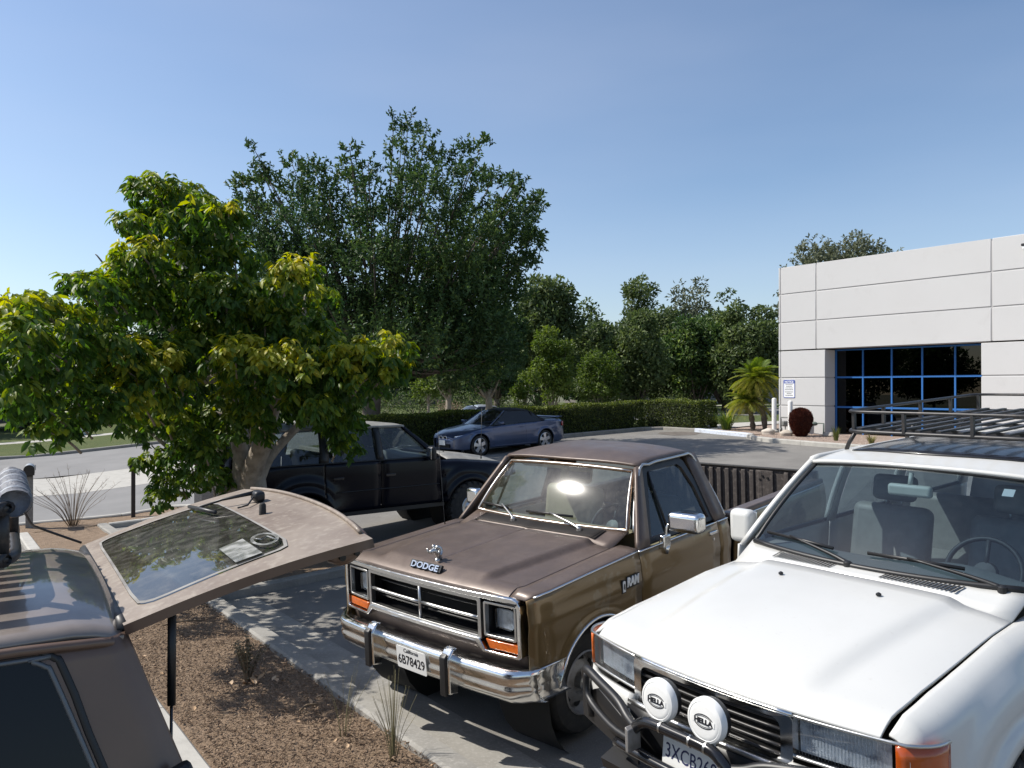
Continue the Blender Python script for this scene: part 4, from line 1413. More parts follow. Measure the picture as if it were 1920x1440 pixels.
# ---------------------------------------------------------------- dry plants in the planter
def stem_plant(name, s, t, n, h, spread, label, r=.004, leafy=0, species='sage', m='twig', dz=.06, cat='plant', seedy=False):
    x, y, z = st3(s, t, dz)
    root = empty(name, (x, y, z)); tag(root, label, cat)
    items = []
    LP, LD = [], []
    for k in range(n):
        a = random.uniform(0, 6.28); e = random.random() ** .7
        d = Vector((math.cos(a), math.sin(a), 0)) * spread * e
        L = h * random.uniform(.6, 1.05) * (1 - .25 * e)
        pts = [Vector((d.x * .08, d.y * .08, -.03)), Vector((d.x * .35, d.y * .35, L * .45)), Vector((d.x * .75, d.y * .75, L * .8)), Vector((d.x, d.y, L))]
        items.append(limb(pts, [r, r * .85, r * .6, r * .35], 4, 3))
        for q in range(leafy):
            f = random.uniform(.2, 1.0)
            sp = smoothpath(pts, 4); p_ = sp[int(f * (len(sp) - 1))]
            LP.append(np.array(p_)); LD.append(np.array([random.gauss(0, 1), random.gauss(0, 1), .6]))
        if seedy:
            for q in range(3):
                b = pts[2].lerp(pts[3], random.random())
                items.append(limb([b, b + Vector((random.uniform(-.05, .05), random.uniform(-.05, .05), random.uniform(.02, .09)))], [r * .5, r * .25], 3, 1))
    multi('stem', items, MT[m], root)
    if LP:
        LP = np.array(LP); LD = unit(np.array(LD)); L = RNG.uniform(.014, .032, len(LP))
        lf = leafcloud('foliage', LP, LD, unit(RNG.normal(0, 1, LP.shape)), L, L * .5, RNG.random(len(LP)), LEAF[species], root, simple=True)
        lf['kind'] = 'stuff'
    return root
stem_plant('dry_shrub', 2.15, 16.75, 40, 1.15, .95, 'leafless twiggy shrub beside the mailboxes', .005, 0, seedy=True)
stem_plant('sage_plant', 2.04, 6.28, 30, .43, .17, 'small dry grey green bush in the middle of the mulch strip', .004, 26)
MT['stalk'] = mat('thin olive stalk', (.17, .16, .08), .8, var=(9, (.28, .23, .12), .4, .7))
stem_plant('reed_stalks', 2.33, 4.35, 34, .62, .16, 'tuft of thin olive stalks beside the parking curb', .0021, 0, m='stalk')
stem_plant('reed_stalks', 2.22, 4.85, 10, .60, .26, 'sparse thin stalks near the olive tuft', .002, 0, m='stalk')
# fallen leaves and sticks
def fallen(i, s, t, size, lab):
    x, y, z = st3(s, t, .095)
    tmp = leafcloud('fallen_leaf', np.zeros((1, 3)), np.array([[1.0, 0, 0]]), np.array([[0, 0, 1.0]]), np.array([size]), np.array([size * .55]), np.array([.5]), MT['dry_leaf'], None, droop=-.25, fold=.22)
    tmp.location = (x, y, z); tmp.rotation_euler = (random.uniform(-.4, .4), random.uniform(-.4, .4), random.uniform(0, 6.28))
    tag(tmp, lab, 'leaf', 'fallen leaves on the mulch')
for i in range(22):
    a = random.uniform(0, 6.28); q = random.uniform(.03, .24)
    fallen(i, 2.06 + math.cos(a) * q, 6.2 + math.sin(a) * q, random.uniform(.035, .075), 'curled dry leaf at the foot of the small dry bush')
for i in range(26):
    fallen(i, random.uniform(1.45, 2.45), random.uniform(3.6, 8.5), random.uniform(.025, .06), 'curled dry leaf lying alone on the mulch')
def stick(s, t, L, a, lab):
    x, y, z = st3(s, t, .10)
    o = tube('stick', [(-L / 2, 0, 0), (0, .02, .012), (L / 2, -.01, 0.0)], [.007, .009, .005], MT['twig'], None, 5, sm=3)
    o.location = (x, y, z); o.rotation_euler = (0, 0, a); tag(o, lab, 'stick')
stick(2.05, 8.3, .42, .5, 'pale stick lying in the shade on the mulch')
stick(2.2, 5.4, .16, .9, 'short dark stick on the sunny mulch')
# ================================================================== VEHICLES: shared pieces
def vroot(name, X, Y, th, pitch, z0, label, cat='car', roll=0.0):
    th = rad(th)
    f = Vector((-math.sin(th), -math.cos(th), -pitch)).normalized()
    l = Vector((math.cos(th), -math.sin(th), roll)).normalized()
    l = (l - f * l.dot(f)).normalized()
    u = f.cross(l)
    o = bpy.data.objects.new(name, None)
    COL.objects.link(o)
    M = Matrix((f, l, u)).transposed().to_4x4()
    M.translation = Vector((X, Y, z0))
    o.matrix_world = M
    tag(o, label, cat)
    return o

def PD(d, y, z):
    return Vector((-d, y, z))

def FR_(d0):
    """front plane map: a -> to the left of the vehicle (image right), b up, t outward (forward)"""
    return lambda a, b, t: PD(d0 - t, a, b)

def SD_(y0, sg=1):
    """side plane map: a -> distance behind the front, b up, t outward"""
    return lambda a, b, t: PD(a, sg * (y0 + t), b)

def wheel(root, d, y, R, width, rim_r, style, sg, zc, tread='road'):
    """sg=+1 left side. outer face at y"""
    wroot = bpy.data.objects.new('wheel', None)
    COL.objects.link(wroot)
    wroot.parent = root
    c = PD(d, y, zc)
    wroot.location = c
    s = sg
    W2 = width
    prof = [(rim_r, -s * .0), (R * .80, s * .012), (R * .93, s * .004), (R * .985, -s * .02), (R, -s * .05), (R, -s * (W2 - .05)), (R * .96, -s * (W2 - .01)), (rim_r, -s * W2)]
    lathe('tyre', prof, MT['rubber'], wroot, 40, 'y')
    if tread == 'mud':
        items = []
        n = 22
        for k in range(n):
            for row in range(3):
                a = 2 * math.pi * (k + .5 * (row % 2)) / n
                rot = Matrix.Rotation(-a, 3, 'Y')
                off = -s * (W2 * (.16 + .34 * row))
                cc = rot @ Vector((R + .004, off, 0))
                items.append(boxvf(cc, (.026, W2 * .26, .075), rot @ Matrix.Rotation(.4 * (row - 1), 3, 'X')))
            a = 2 * math.pi * k / n
            rot = Matrix.Rotation(-a, 3, 'Y')
            items.append(boxvf(rot @ Vector((R * .965, s * .002, 0)), (.05, .02, .065), rot))
        multi('tread', items, MT['rubber'], wroot, False)
    if style == 'steel':
        lathe('rim', [(rim_r, s * .004), (rim_r * .96, s * .012), (rim_r * .93, -s * .01), (rim_r * .90, -s * .05), (rim_r * .80, -s * .075), (rim_r * .60, -s * .045), (rim_r * .42, -s * .03), (rim_r * .36, -s * .06), (.001, -s * .06)], MT['steel_wheel'], wroot, 36, 'y')
        for k in range(8):
            a = 2 * math.pi * k / 8 + .2
            V = []
            for q in range(12):
                b = 2 * math.pi * q / 12
                rr = rim_r * .69 + .026 * math.sin(b); th = a + .03 / (rim_r * .69) * math.cos(b) * 1.1
                V.append((rr * math.cos(th), -s * .056 + s * .002 + (-s * .022 * (rr / rim_r - .69)), rr * math.sin(th)))
            pymesh('hole', V, [tuple(range(12))], MT['void'], wroot)
        lathe('hub', [(.055, -s * .06), (.055, s * .0), (.04, s * .012), (.001, s * .014)], MT['dull_chrome'], wroot, 20, 'y')
    elif style == 'alloy5':
        lathe('rim', [(rim_r, s * .004), (rim_r * .95, s * .010), (rim_r * .91, -s * .03), (rim_r * .88, -s * .10)], MT['alloy'], wroot, 36, 'y')
        lathe('brake_void', [(rim_r * .9, -s * .10), (.001, -s * .10)], MT['void'], wroot, 24, 'y')
        for k in range(5):
            a = 2 * math.pi * k / 5 + .25
            out = [(.03, -.045), (.03, .045), (rim_r * .94, .062), (rim_r * .94, -.062)]
            R3 = Matrix.Rotation(-a, 3, 'Y')
            prism('spoke', out, lambda p, q, t, R3=R3: R3 @ Vector((p, s * (t - .012 * p / rim_r), q)), -.03, .0, MT['alloy'], wroot, .006)
        lathe('hub', [(.06, -s * .03), (.05, s * .006), (.001, s * .008)], MT['alloy'], wroot, 16, 'y')
    else:
        lathe('rim', [(rim_r, s * .004), (rim_r * .95, s * .012), (rim_r * .90, -s * .03), (rim_r * .55, -s * .045), (rim_r * .35, -s * .01), (.001, -s * .005)], MT[style], wroot, 32, 'y')
    return wroot

def seat(root, d, y, w, zb, ztop, m, rec=.22, name='seat', head=True, depth=.5):
    s = bpy.data.objects.new(name, None); COL.objects.link(s); s.parent = root
    def cush(n_, c, sz, rot, m_):
        ob = box(n_, c, sz, m_, s, rot)
        bevel(ob, min(sz) * .38, 4)
        return ob
    h = ztop - zb
    rot = Matrix.Rotation(-rec, 3, 'Y')
    cush('backrest', PD(d + h * .5 * math.sin(rec), y, zb + h * .5), (.15, w, h), rot, m)
    cush('cushion', PD(d - depth * .5, y, zb + .02), (depth, w, .16), Matrix.Rotation(.1, 3, 'Y'), m)
    if head:
        cush('headrest', PD(d + (h + .12) * math.sin(rec), y, ztop + .10), (.10, w * .55, .17), rot, m)
        for q in (-.05, .05):
            tube('headrest_post', [PD(d + h * math.sin(rec), y + q, ztop - .03), PD(d + (h + .06) * math.sin(rec), y + q, ztop + .05)], .007, MT['dull_chrome'], s, 6)
    return s

def steering(root, c, r, tilt, m, spokes=(90, 210, 330)):
    s = bpy.data.objects.new('steering_wheel', None); COL.objects.link(s); s.parent = root
    s.location = c
    s.rotation_euler = (0, tilt, 0)
    pts = [Vector((0, r * math.cos(a), r * math.sin(a))) for a in np.linspace(0, 2 * math.pi, 33)[:-1]]
    tube('rim', pts, .014, m, s, 8, closed=True)
    for a in spokes:
        tube('spoke', [Vector((-.03, 0, 0)), Vector((0, r * math.cos(rad(a)), r * math.sin(rad(a))))], .013, m, s, 6)
    lathe('hub', [(.07, .0), (.06, .02), (.001, .025)], m, s, 16, 'x', (-.03, 0, 0))
    return s

def wiper(root, piv, tip, blade_a, blade_b, m, lift=.012):
    s = bpy.data.objects.new('wiper', None); COL.objects.link(s); s.parent = root
    up = Vector((0, 0, lift))
    piv, tip, a, b = [Vector(q) for q in (piv, tip, blade_a, blade_b)]
    mid = piv.lerp(tip, .3) + up * 1.6
    tube('arm', [piv + up, mid, tip + up * 1.2], [.014, .011, .006], m, s, 6, sm=3)
    lathe('pivot', [(.022, -.01), (.022, .018), (.012, .026), (.001, .027)], m, s, 12, 'z', piv)
    tube('blade', [a + up * .5, a.lerp(b, .5) + up * .6, b + up * .5], .0065, MT['black'], s, 6, flat=1.6)
    return s

# ================================================================== LAND CRUISER TYPE WAGON (white in front, dark one behind)
def cruiser(root, paint, roof_paint, ws_glass, side_glass, seat_m, dash_m, white=True):
    zc_d = [-.06, .0, .05, .12, .25, .5, .9, 1.3]
    zc_z = [1.055, 1.10, 1.135, 1.165, 1.20, 1.243, 1.290, 1.306]
    def frontd(y):
        return -.03 + .105 * (abs(y) / .8) ** 2.2
    def zh(d, y):
        q = d - frontd(y)
        z = ip(q - .03, zc_d, zc_z)
        yc = .40 + .10 * d
        z -= .028 * ss(yc - .03, yc + .07, abs(y)) * ss(.02, .22, q)
        fq = .2 + .8 * ss(.0, .6, q)
        z -= .030 * (abs(y) / .76) ** 3 * fq
        z -= .016 * (abs(y) / .76) ** 8 * fq
        return z
    hw = .738
    def hoodf(u, y):
        d0 = frontd(y); d1 = 1.175 + .03 * (y / .76) ** 2
        d = d0 + (d1 - d0) * u
        yy = y * (1 + .02 * u)
        return PD(d, yy, zh(d, yy))
    us = [0, .006, .015, .03, .05, .075, .11, .15, .2, .27, .35, .44, .54, .64, .74, .84, .92, 1]
    ys = [-hw, -.735, -.725, -.70, -.65, -.60, -.55, -.52, -.49, -.46, -.43, -.40, -.36, -.30, -.2, -.1, 0]
    ys = ys + [-q for q in ys[-2::-1]]
    hood = loft('hood', hoodf, us, ys, paint if white else roof_paint, root, .016)  # dark wagon: pale hood tone paints in the sky and sun reflection
    for s in (-1, 1):
        noz = lathe('washer_nozzle', [(.013, 0), (.013, .008), (.004, .014), (.001, .014)], MT['black'], root, 10, 'z', hoodf((.964 + .03) / 1.21, s * .264) + Vector((0, 0, .012)))
    # hidden inner body so panel joints read dark
    box('body_core', PD(.75, 0, .80), (1.1, 1.40, .50), MT['void'], root)
    dw, zw, RA = .84, .43, .455
    dwr = dw + 2.85
    def side(d, z):
        y = .885 - .10 * max(0, (z - 1.05)) ** 1.3 - .05 * max(0, .85 - z) ** 2 * 2
        for c in (dw, dwr):
            r = math.hypot(d - c, (z - zw))
            if z > .45:
                y += .030 * ss(.72, .62, r) + .032 * ss(.545, .495, r)
        if d < .45:
            y -= .075 * (1 - ss(0.02, .45, d)) ** 1.5
        return y
    def zlow(d, c, sill=.56):
        q = abs(d - c)
        if q < RA:
            return max(sill, zw + math.sqrt(max(0, RA * RA - q * q)))
        return sill
    def stations(d0, d1, c, n=14):
        out = set(round(x, 4) for x in lin(d0, d1, n))
        for a in np.linspace(-1, 1, 33):
            x = c + RA * math.sin(a * math.pi / 2) * 1.0
            if d0 < x < d1:
                out.add(round(x, 4))
        for e in (-1, 1):
            for o_ in (-.004, .004):
                x = c + e * RA + o_
                if d0 < x < d1: out.add(round(x, 4))
        return sorted(out)
    for s in (-1, 1):
        def fend(d, v, s=s):
            zt = zh(max(d, frontd(.75) + .005), .757) - .004
            pts_v = [0, .08, .16, .24, .32, .40]
            if v <= .40:
                y = ip(v, pts_v, [.757, .800, .838, .866, .880, .885]); dz = ip(v, pts_v, [0, .010, .034, .075, .125, .185])
                if d < .45: y -= .075 * (1 - ss(.02, .45, d)) ** 1.5 * (v / .4)
                z = zt - dz
                y += (side(d, z) - (.885 - .10 * max(0, z - 1.05) ** 1.3 - (.075 * (1 - ss(0.02, .45, d)) ** 1.5 if d < .45 else 0))) * ss(.1, .4, v)
            else:
                z0 = zt - .185
                zl = zlow(d, dw, .70 if d < .42 else .56)
                z = z0 + (zl - z0) * (v - .40) / .60
                y = side(d, z)
            return PD(d, s * y, z)
        fd = loft('fender', fend, stations(.085, 1.40, dw), [0, .04, .08, .12, .16, .2, .24, .28, .32, .36, .40, .46, .52, .6, .68, .76, .84, .92, 1], paint, root, .014)
        # doors and rear quarter
        def panel(name, d0, d1, zt, c, n=8):
            def f(d, v, s=s):
                zl = zlow(d, c)
                z = zt + (zl - zt) * v
                return PD(d, s * side(d, z), z)
            return loft(name, f, stations(d0, d1, c, n), lin(0, 1, 14), paint, root, .014)
        fdr = panel('front_door', 1.412, 2.455, 1.29, dw)
        rdr = panel('rear_door', 2.467, 3.362, 1.29, dwr)
        panel('rear_quarter', 3.374, 4.70, 1.29, dwr, 12)
        for (par, dd) in ((fdr, 2.30), (rdr, 3.16)):
            hd = box('handle', PD(dd, s * .890, 1.06), (.17, .03, .045), MT['black_gloss'], par, bev=.008)
        tube('side_moulding', [PD(d, s * (side(d, .86) + .006), .86) for d in lin(1.43, 3.2, 14)], .018, MT['black'], root, 6, flat=.5)
        # upper structure: pillars and window glass
        b0, t0_ = Vector((0, .862, 1.285)), Vector((0, .675, 1.79))
        def up(d, v, s=s, off=0.0):
            y = .865 + (.672 - .865) * v - .018 * 4 * v * (v - 1) * -1 * -1
            return PD(d, s * (y - off), 1.285 + (1.795 - 1.285) * v)
        def pillar(name, pa, pb, wa, wb, m_=paint):
            # pa=(d,v) lower ; pb upper
            def f(a, v, s=s):
                d = pa[0] + (pb[0] - pa[0]) * v + (wa + (wb - wa) * v) * a
                return up(d, pa[1] + (pb[1] - pa[1]) * v)
            return loft(name, f, [-.5, 0, .5], lin(0, 1, 7), m_, root, .03)
        pillar('a_pillar', (1.47, 0.0), (1.985, .98), .075, .075)
        pillar('b_pillar', (2.46, 0), (2.46, .98), .11, .10, MT['black'] if not white else paint)
        pillar('c_pillar', (3.37, 0), (3.33, .98), .13, .12, MT['black'] if not white else paint)
        pillar('d_pillar', (4.60, 0), (4.45, .98), .16, .16)
        tube('belt_seal', [up(d, 0.02, off=-.004) for d in lin(1.5, 4.6, 12)], .014, MT['black'], root, 6)
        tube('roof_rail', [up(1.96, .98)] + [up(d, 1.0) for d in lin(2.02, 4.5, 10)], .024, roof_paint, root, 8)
        def glass(name, q):
            V = [up(d, v, off=.012) for d, v in q]
            pymesh(name, V, [tuple(range(len(V)))], side_glass, root)
        glass('front_window', [(1.50, .02), (2.42, .02), (2.42, .96), (2.0, .96)])
        glass('rear_window', [(2.50, .02), (3.32, .02), (3.29, .96), (2.50, .96)])
        glass('quarter_window', [(3.42, .02), (4.53, .02), (4.40, .96), (3.38, .96)])
        # sill and underbody
        box('sill', PD(2.27, s * .82, .545), (1.9, .10, .10), MT['black'], root)
        for c in (dw, dwr):
            lathe('wheel_well', [(RA + .04, -s * .0), (RA + .04, -s * .42), (.001, -s * .42)], MT['void'], root, 24, 'y', PD(c, s * .84, zw))
        wheel(root, dw, s * .955, .435 if white else .41, .30, .20, 'dull_chrome', s, .43, 'mud')
        wheel(root, dwr, s * .955, .435 if white else .41, .30, .20, 'dull_chrome', s, .43, 'road')
        # mirror
        mr = box('mirror', PD(1.62, s * .985, 1.36), (.10, .17, .22), paint if white else MT['black'], root)
        bevel(mr, .04, 4)
        box('mirror_glass', PD(1.675, s * .985, 1.36), (.012, .14, .18), MT['chrome'], mr, bev=.004)
        tube('mirror_arm', [PD(1.60, s * .83, 1.30), PD(1.61, s * .93, 1.30)], .03, paint if white else MT['black'], mr, 8)
        # lamps on the corner
        def lampface(n_, y0, y1, z0, z1, m_, off, nn=8):
            def f(a, v):
                y = y0 + (y1 - y0) * a
                d = frontd(y) + off + (.05 * max(0, (y - .74) / .12) ** 1.6)
                return PD(d, s * y, z0 + (z1 - z0) * v)
            return loft(n_, f, lin(0, 1, nn), lin(0, 1, 3), m_, root)
        lens = lampface('headlight', .425, .765, .915, 1.062, MT['lens'], .0)
        rf = lampface('reflector', .43, .76, .918, 1.059, MT['sealed_beam'], .030); rf.parent = lens
        for (yb, rb) in ((.515, .045),):
            lathe('lamp_bowl', [(.012, -.028), (.03, -.022), (rb * .8, -.006), (rb, .0)], MT['reflector'], lens, 24, 'x', PD(frontd(yb) + .046, s * yb, .988))
        multi('lens_rib', [tubemesh([PD(frontd(y) + .004, s * y, .922), PD(frontd(y) + .004, s * y, 1.056)], .0016, 4) for y in lin(.44, .75, 26)], MT['lens'], lens)
        def sigf(a, v):
            ang = a * rad(78)
            d = .070 + .185 * a + .0
            y = .772 + .105 * math.sin(ang) ** .8
            return PD(d - .010, s * (y + .020 + .012 * math.sin(math.pi * min(1, a * 1.1))), .915 + (1.062 - .915 - .012 * a) * v)
        loft('turn_signal', sigf, lin(0, 1, 10), lin(0, 1, 4), MT['amber'] if s < 0 else MT['amber_dark'], root, .012)
        # dark bezel lines above and below the lamps
        tube('lamp_bezel', [PD(frontd(y) - .004, s * y, 1.068) for y in lin(.40, .765, 8)] + [sigf(q, 1.0) * Vector((1, 1, 1)).x + Vector((0, s * .004, .006)) for q in lin(.1, 1, 6)], .007, MT['dull_chrome'], root, 6)
        tube('lamp_bezel', [PD(frontd(y) - .004, s * y, .908) for y in lin(.40, .765, 8)] + [sigf(q, 0.0) + Vector((0, s * .004, -.006)) for q in lin(.1, 1, 6)], .007, MT['dull_chrome'], root, 6)
        # bumper corner with clear side lamp
        def bump(a, v, s=s):
            y = .42 + .46 * a
            d = frontd(min(y, .8)) - .045 + .14 * max(0, (y - .72) / .16) ** 2
            return PD(d + .03 * abs(v - .5), s * y, .70 + .19 * v)
        loft('bumper_corner', bump, lin(0, 1, 12), lin(0, 1, 5), paint if white else MT['black'], root, .03)
        def bl(a, v, s=s):
            q = bump(.18 + .62 * a, .42 + .42 * v)
            return q + Vector((.008, 0, 0))
        loft('bumper_lamp', bl, lin(0, 1, 8), lin(0, 1, 3), MT['reflector'], root, .008)
    # grille
    gfn = lambda a, b, t: PD(frontd(a) - t, a, b)
    out = rrect(-.425, .425, .845, 1.066, .02, 3)
    inn = rrect(-.375, .375, .872, 1.045, .04, 3)
    def dens(o):
        r = []
        for p, q in zip(o, o[1:] + o[:1]):
            for k in range(4):
                r.append((p[0] + (q[0] - p[0]) * k / 4, p[1] + (q[1] - p[1]) * k / 4))
        return r
    ring('grille_frame', dens(out), dens(inn), gfn, -.03, .016, MT['chrome'] if white else MT['black'], root)
    loft('grille_back', lambda a, v: PD(frontd(a) + .06, a, .86 + .2 * v), lin(-.40, .40, 6), [0, 1], MT['void'], root)
    for k in range(5):
        zz = .892 + k * .034
        tube('grille_bar', [PD(frontd(y) + .004, y, zz) for y in lin(-.38, .38, 11)], .0075, MT['rack_black'], root, 6)
    tube('hood_chrome', [PD(frontd(y) - .006, y, 1.072) for y in lin(-.42, .42, 13)], .009, MT['chrome'] if white else MT['black'], root, 8)
    tube('bumper_chrome', [PD(frontd(y) - .04, y, .862) for y in lin(-.44, .44, 11)], .013, MT['dull_chrome'], root, 8)
    loft('bumper', lambda a, v: PD(frontd(a) - .04, a, .66 + .19 * v), lin(-.44, .44, 8), lin(0, 1, 4), MT['black'], root, .03)
    # cowl, windshield, roof
    def wsb(y):
        q = y / .747
        return PD(1.42 - .115 * (1 - q * q), y, 1.332 - .010 * (1 - q * q))
    def wst(y):
        q = y / .636
        return PD(1.945 - .075 * (1 - q * q), y, 1.764 + .032 * (1 - q * q))
    def wsf(a, v):
        return wsb(a * .747).lerp(wst(a * .640), v) + Vector((.020, 0, .014)) * (4 * v * (1 - v))
    loft('windshield', wsf, lin(-1, 1, 21), lin(0, 1, 9), ws_glass, root)
    tube('windshield_seal', [wsf(a, 0) for a in lin(-1, 1, 15)] + [wsf(1, v) for v in lin(.05, 1, 8)] + [wsf(a, 1) for a in lin(1, -1, 15)] + [wsf(-1, v) for v in lin(1, .05, 8)], .013, MT['black'], root, 6, closed=True)
    def cowlf(a, v):
        p0 = hoodf(1.0, a * hw) + Vector((-.006, 0, 0)); p1 = wsb(a * .77) + Vector((.0, 0, -.006))
        return p0.lerp(p1, v)
    loft('cowl', cowlf, lin(-1, 1, 17), lin(0, 1, 4), paint, root, .014)
    for s in (-1, 1):
        items = []
        for k in range(19):
            y = s * (.14 + .345 * k / 18)
            a = y / hw
            p = cowlf(a, .22) + Vector((0, 0, .013)); q = cowlf(a + .014, .72) + Vector((0, 0, .013))
            w_ = Vector((0, .0052, 0))
            items.append(([p - w_, p + w_, q + w_, q - w_], [(0, 1, 2, 3)]))
        multi('cowl_vent', items, MT['void'], root, False)
    # black plenum strip under the glass
    tube('plenum_strip', [wsb(y) + Vector((.018, 0, .004)) for y in lin(-.74, .74, 15)], .016, MT['black'], root, 6)
    def onws(a, v, off=.02):
        return wsf(a, v) + Vector((off * .6, 0, off * .8))
    wiper(root, cowlf(-.09, .85) + Vector((0, 0, .01)), onws(-.66, .10), onws(-.90, .09), onws(-.25, .085), MT['black'])
    wiper(root, cowlf(.86, .85) + Vector((0, 0, .01)), onws(.30, .10), onws(.02, .10), onws(.66, .085), MT['black'])
    def rooff(u, a):
        d0 = -wst(a * .636).x - .012
        d = d0 + (4.55 - d0) * u
        zed = ip(d, [1.9, 2.1, 2.5, 3.6, 4.3, 4.56], [1.772, 1.790, 1.803, 1.80, 1.775, 1.735])
        w_ = ip(d, [1.9, 2.2, 4.2, 4.6], [.655, .685, .685, .66])
        return PD(d, a * w_, zed + .055 * (1 - abs(a) ** 2.6) * ip(d, [1.9, 2.4, 4.3, 4.56], [.65, 1, 1, .6]))
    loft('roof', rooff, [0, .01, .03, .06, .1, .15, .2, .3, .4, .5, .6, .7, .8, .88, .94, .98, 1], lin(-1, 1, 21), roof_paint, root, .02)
    if white:
        def sun(u, a):
            dd = .29 + .85 * u - .05 * (1 - a * a) * (1 - u)
            p = rooff(dd / 2.6, a * .78)
            return p + Vector((0, 0, .016))
        loft('sunroof', sun, lin(0, 1, 10), lin(-1, 1, 13), MT['black_gloss'], root, .006)
    # rear
    loft('tailgate', lambda a, v: PD(4.72 - .20 * max(0, v - .45), a * (.86 - .17 * max(0, v - .45) / .55), .56 + 1.20 * v), lin(-1, 1, 5), lin(0, 1, 8), paint, root, .03)
    # cabin
    box('floor', PD(2.9, 0, .66), (3.1, 1.5, .12), MT['dark_vinyl'], root)
    def dash(a, v):
        pts = [(1.36, 1.295), (1.46, 1.30), (1.62, 1.305), (1.70, 1.28), (1.73, 1.2), (1.70, .9)]
        k = v * 5; i = min(4, int(k)); f = k - i
        bulge = .045 * math.exp(-((a - .5) / .28) ** 2) if v > .25 else 0
        return PD(pts[i][0] + (pts[i + 1][0] - pts[i][0]) * f, a * .74, pts[i][1] + (pts[i + 1][1] - pts[i][1]) * f + bulge)
    loft('dashboard', dash, lin(-1, 1, 25), lin(0, 1, 16), dash_m, root)
    for y in (-.37, .37):
        seat(root, 2.28, y, .50, .92, 1.47, seat_m)
    seat(root, 3.15, 0, 1.30, .92, 1.42, seat_m, name='rear_seat', head=False)
    steering(root, PD(1.86, .38, 1.26), .19, -.5, MT['dark_vinyl'])
    mm = box('rear_view_mirror', PD(1.86, .0, 1.665), (.045, .25, .07), MT['cream_plastic'] if white else MT['black'], root); bevel(mm, .018, 3)
    tube('mirror_stem', [PD(1.86, 0, 1.69), PD(1.885, 0, 1.765)], .014, MT['cream_plastic'] if white else MT['black'], mm, 6)
    return dict(wsf=wsf, up=None, rooff=rooff)

# ---------------------------------------------------------------- white one
lcw = vroot('white_suv', .899, 3.421, 52.79, .051, .042, 'white four wheel drive wagon with roof rack, bull bar and two round lamps', 'suv')
cruiser(lcw, MT['white_paint'], MT['white_paint'], MT['windshield_clean'], MT['side_glass'], MT['grey_vinyl'], MT['dash_grey'], True)
box('registration_sticker', PD(1.9, .50, 1.70), (.004, .055, .05), MT['sticker'], lcw, Matrix.Rotation(-.85, 3, 'Y'))
# bull bar
bb = bpy.data.objects.new('bull_bar', None); COL.objects.link(bb); bb.parent = lcw
for s in (-1, 1):
    tube('side_hoop', [PD(-.05, s * .70, .70), PD(-.06, s * .71, .84), PD(-.083, s * .70, .945), PD(-.12, s * .56, .932), PD(-.16, s * .40, .905), PD(-.19, s * .31, .868), PD(-.215, s * .235, .852)], .022, MT['black'], bb, 10, sm=5)
    tube('side_hoop', [PD(-.085, s * .69, .935), PD(-.10, s * .67, .82), PD(-.17, s * .44, .775), PD(-.20, s * .26, .775)], .018, MT['black'], bb, 10, sm=4)
    prism('wing_plate', [(.26, .66), (.26, .80), (.62, .87), (.80, .78), (.80, .66)], lambda a, b, t, s=s: PD(-.17 + .16 * (a - .26) / .54 - t, s * a, b), 0, .012, MT['black'], bb, .004)
    prism('tow_tab', [(.225, .76), (.225, .86), (.245, .872), (.245, .76)], lambda a, b, t, s=s: PD(-.275 + t, s * a, b), 0, .08, MT['steel_wheel'], bb, .004)
tube('main_tube', [PD(-.215, -.245, .845), PD(-.22, -.20, .885), PD(-.22, -.14, .908), PD(-.22, 0, .912), PD(-.22, .17, .912), PD(-.22, .235, .885), PD(-.215, .27, .845)], .025, MT['black_gloss'], bb, 12, sm=4)
tube('lower_tube', [PD(-.18, -.40, .72), PD(-.20, -.2, .725), PD(-.20, .2, .725), PD(-.18, .40, .72)], .022, MT['black_gloss'], bb, 10, sm=4)
for y in (-.075, .085, .165):
    lathe('clamp', [(.0265, -.005), (.0265, .005)], MT['dull_chrome'], bb, 16, 'y', PD(-.22, y, .912))
box('skid_plate', PD(-.08, 0, .64), (.26, .95, .05), MT['black'], bb, Matrix.Rotation(.3, 3, 'Y'))
# round driving lamps
for y in (-.108, .148):
    lp = bpy.data.objects.new('driving_lamp', None); COL.objects.link(lp); lp.parent = lcw
    lp.location = PD(-.185, y, 1.012)
    lp.rotation_euler = (0, rad(-4), 0)
    lathe('cover', [(.001, .030), (.060, .030), (.072, .0285), (.075, .0265), (.077, .0285), (.086, .025), (.092, .014), (.092, -.006)], MT['lamp_white'], lp, 40, 'x')
    lathe('housing', [(.090, -.006), (.084, -.04), (.05, -.075), (.001, -.08)], MT['black'], lp, 32, 'x')
    fn = lambda a, b, t: Vector((.0302 + t, a, b))
    el = lambda rx, ry, cz=0: [(rx * math.cos(q), ry * math.sin(q) + cz) for q in np.linspace(0, 2 * math.pi, 33)[:-1]]
    ring('logo_ring', el(.050, .029), el(.046, .025), fn, 0, .001, MT['ink'], lp)
    ring('logo_ring', [(x, y_) for x, y_ in el(.043, .022)], [(x, y_) for x, y_ in el(.041, .020)], fn, 0, .001, MT['ink'], lp)
    prism('logo_band', [(-.056, -.0115), (.056, -.0115), (.056, .0115), (-.056, .0115)], fn, 0.0011, .0016, MT['lamp_white'], lp)
    text('logo_letters', 'HELLA', .027, lambda a, b, t: Vector((.0320 + t, a, b)), MT['ink'], lp, .001, bold=.0016, width=.094)
    box('foot', Vector((-.012, 0, -.098)), (.03, .042, .03), MT['lamp_white'], lp, bev=.004)
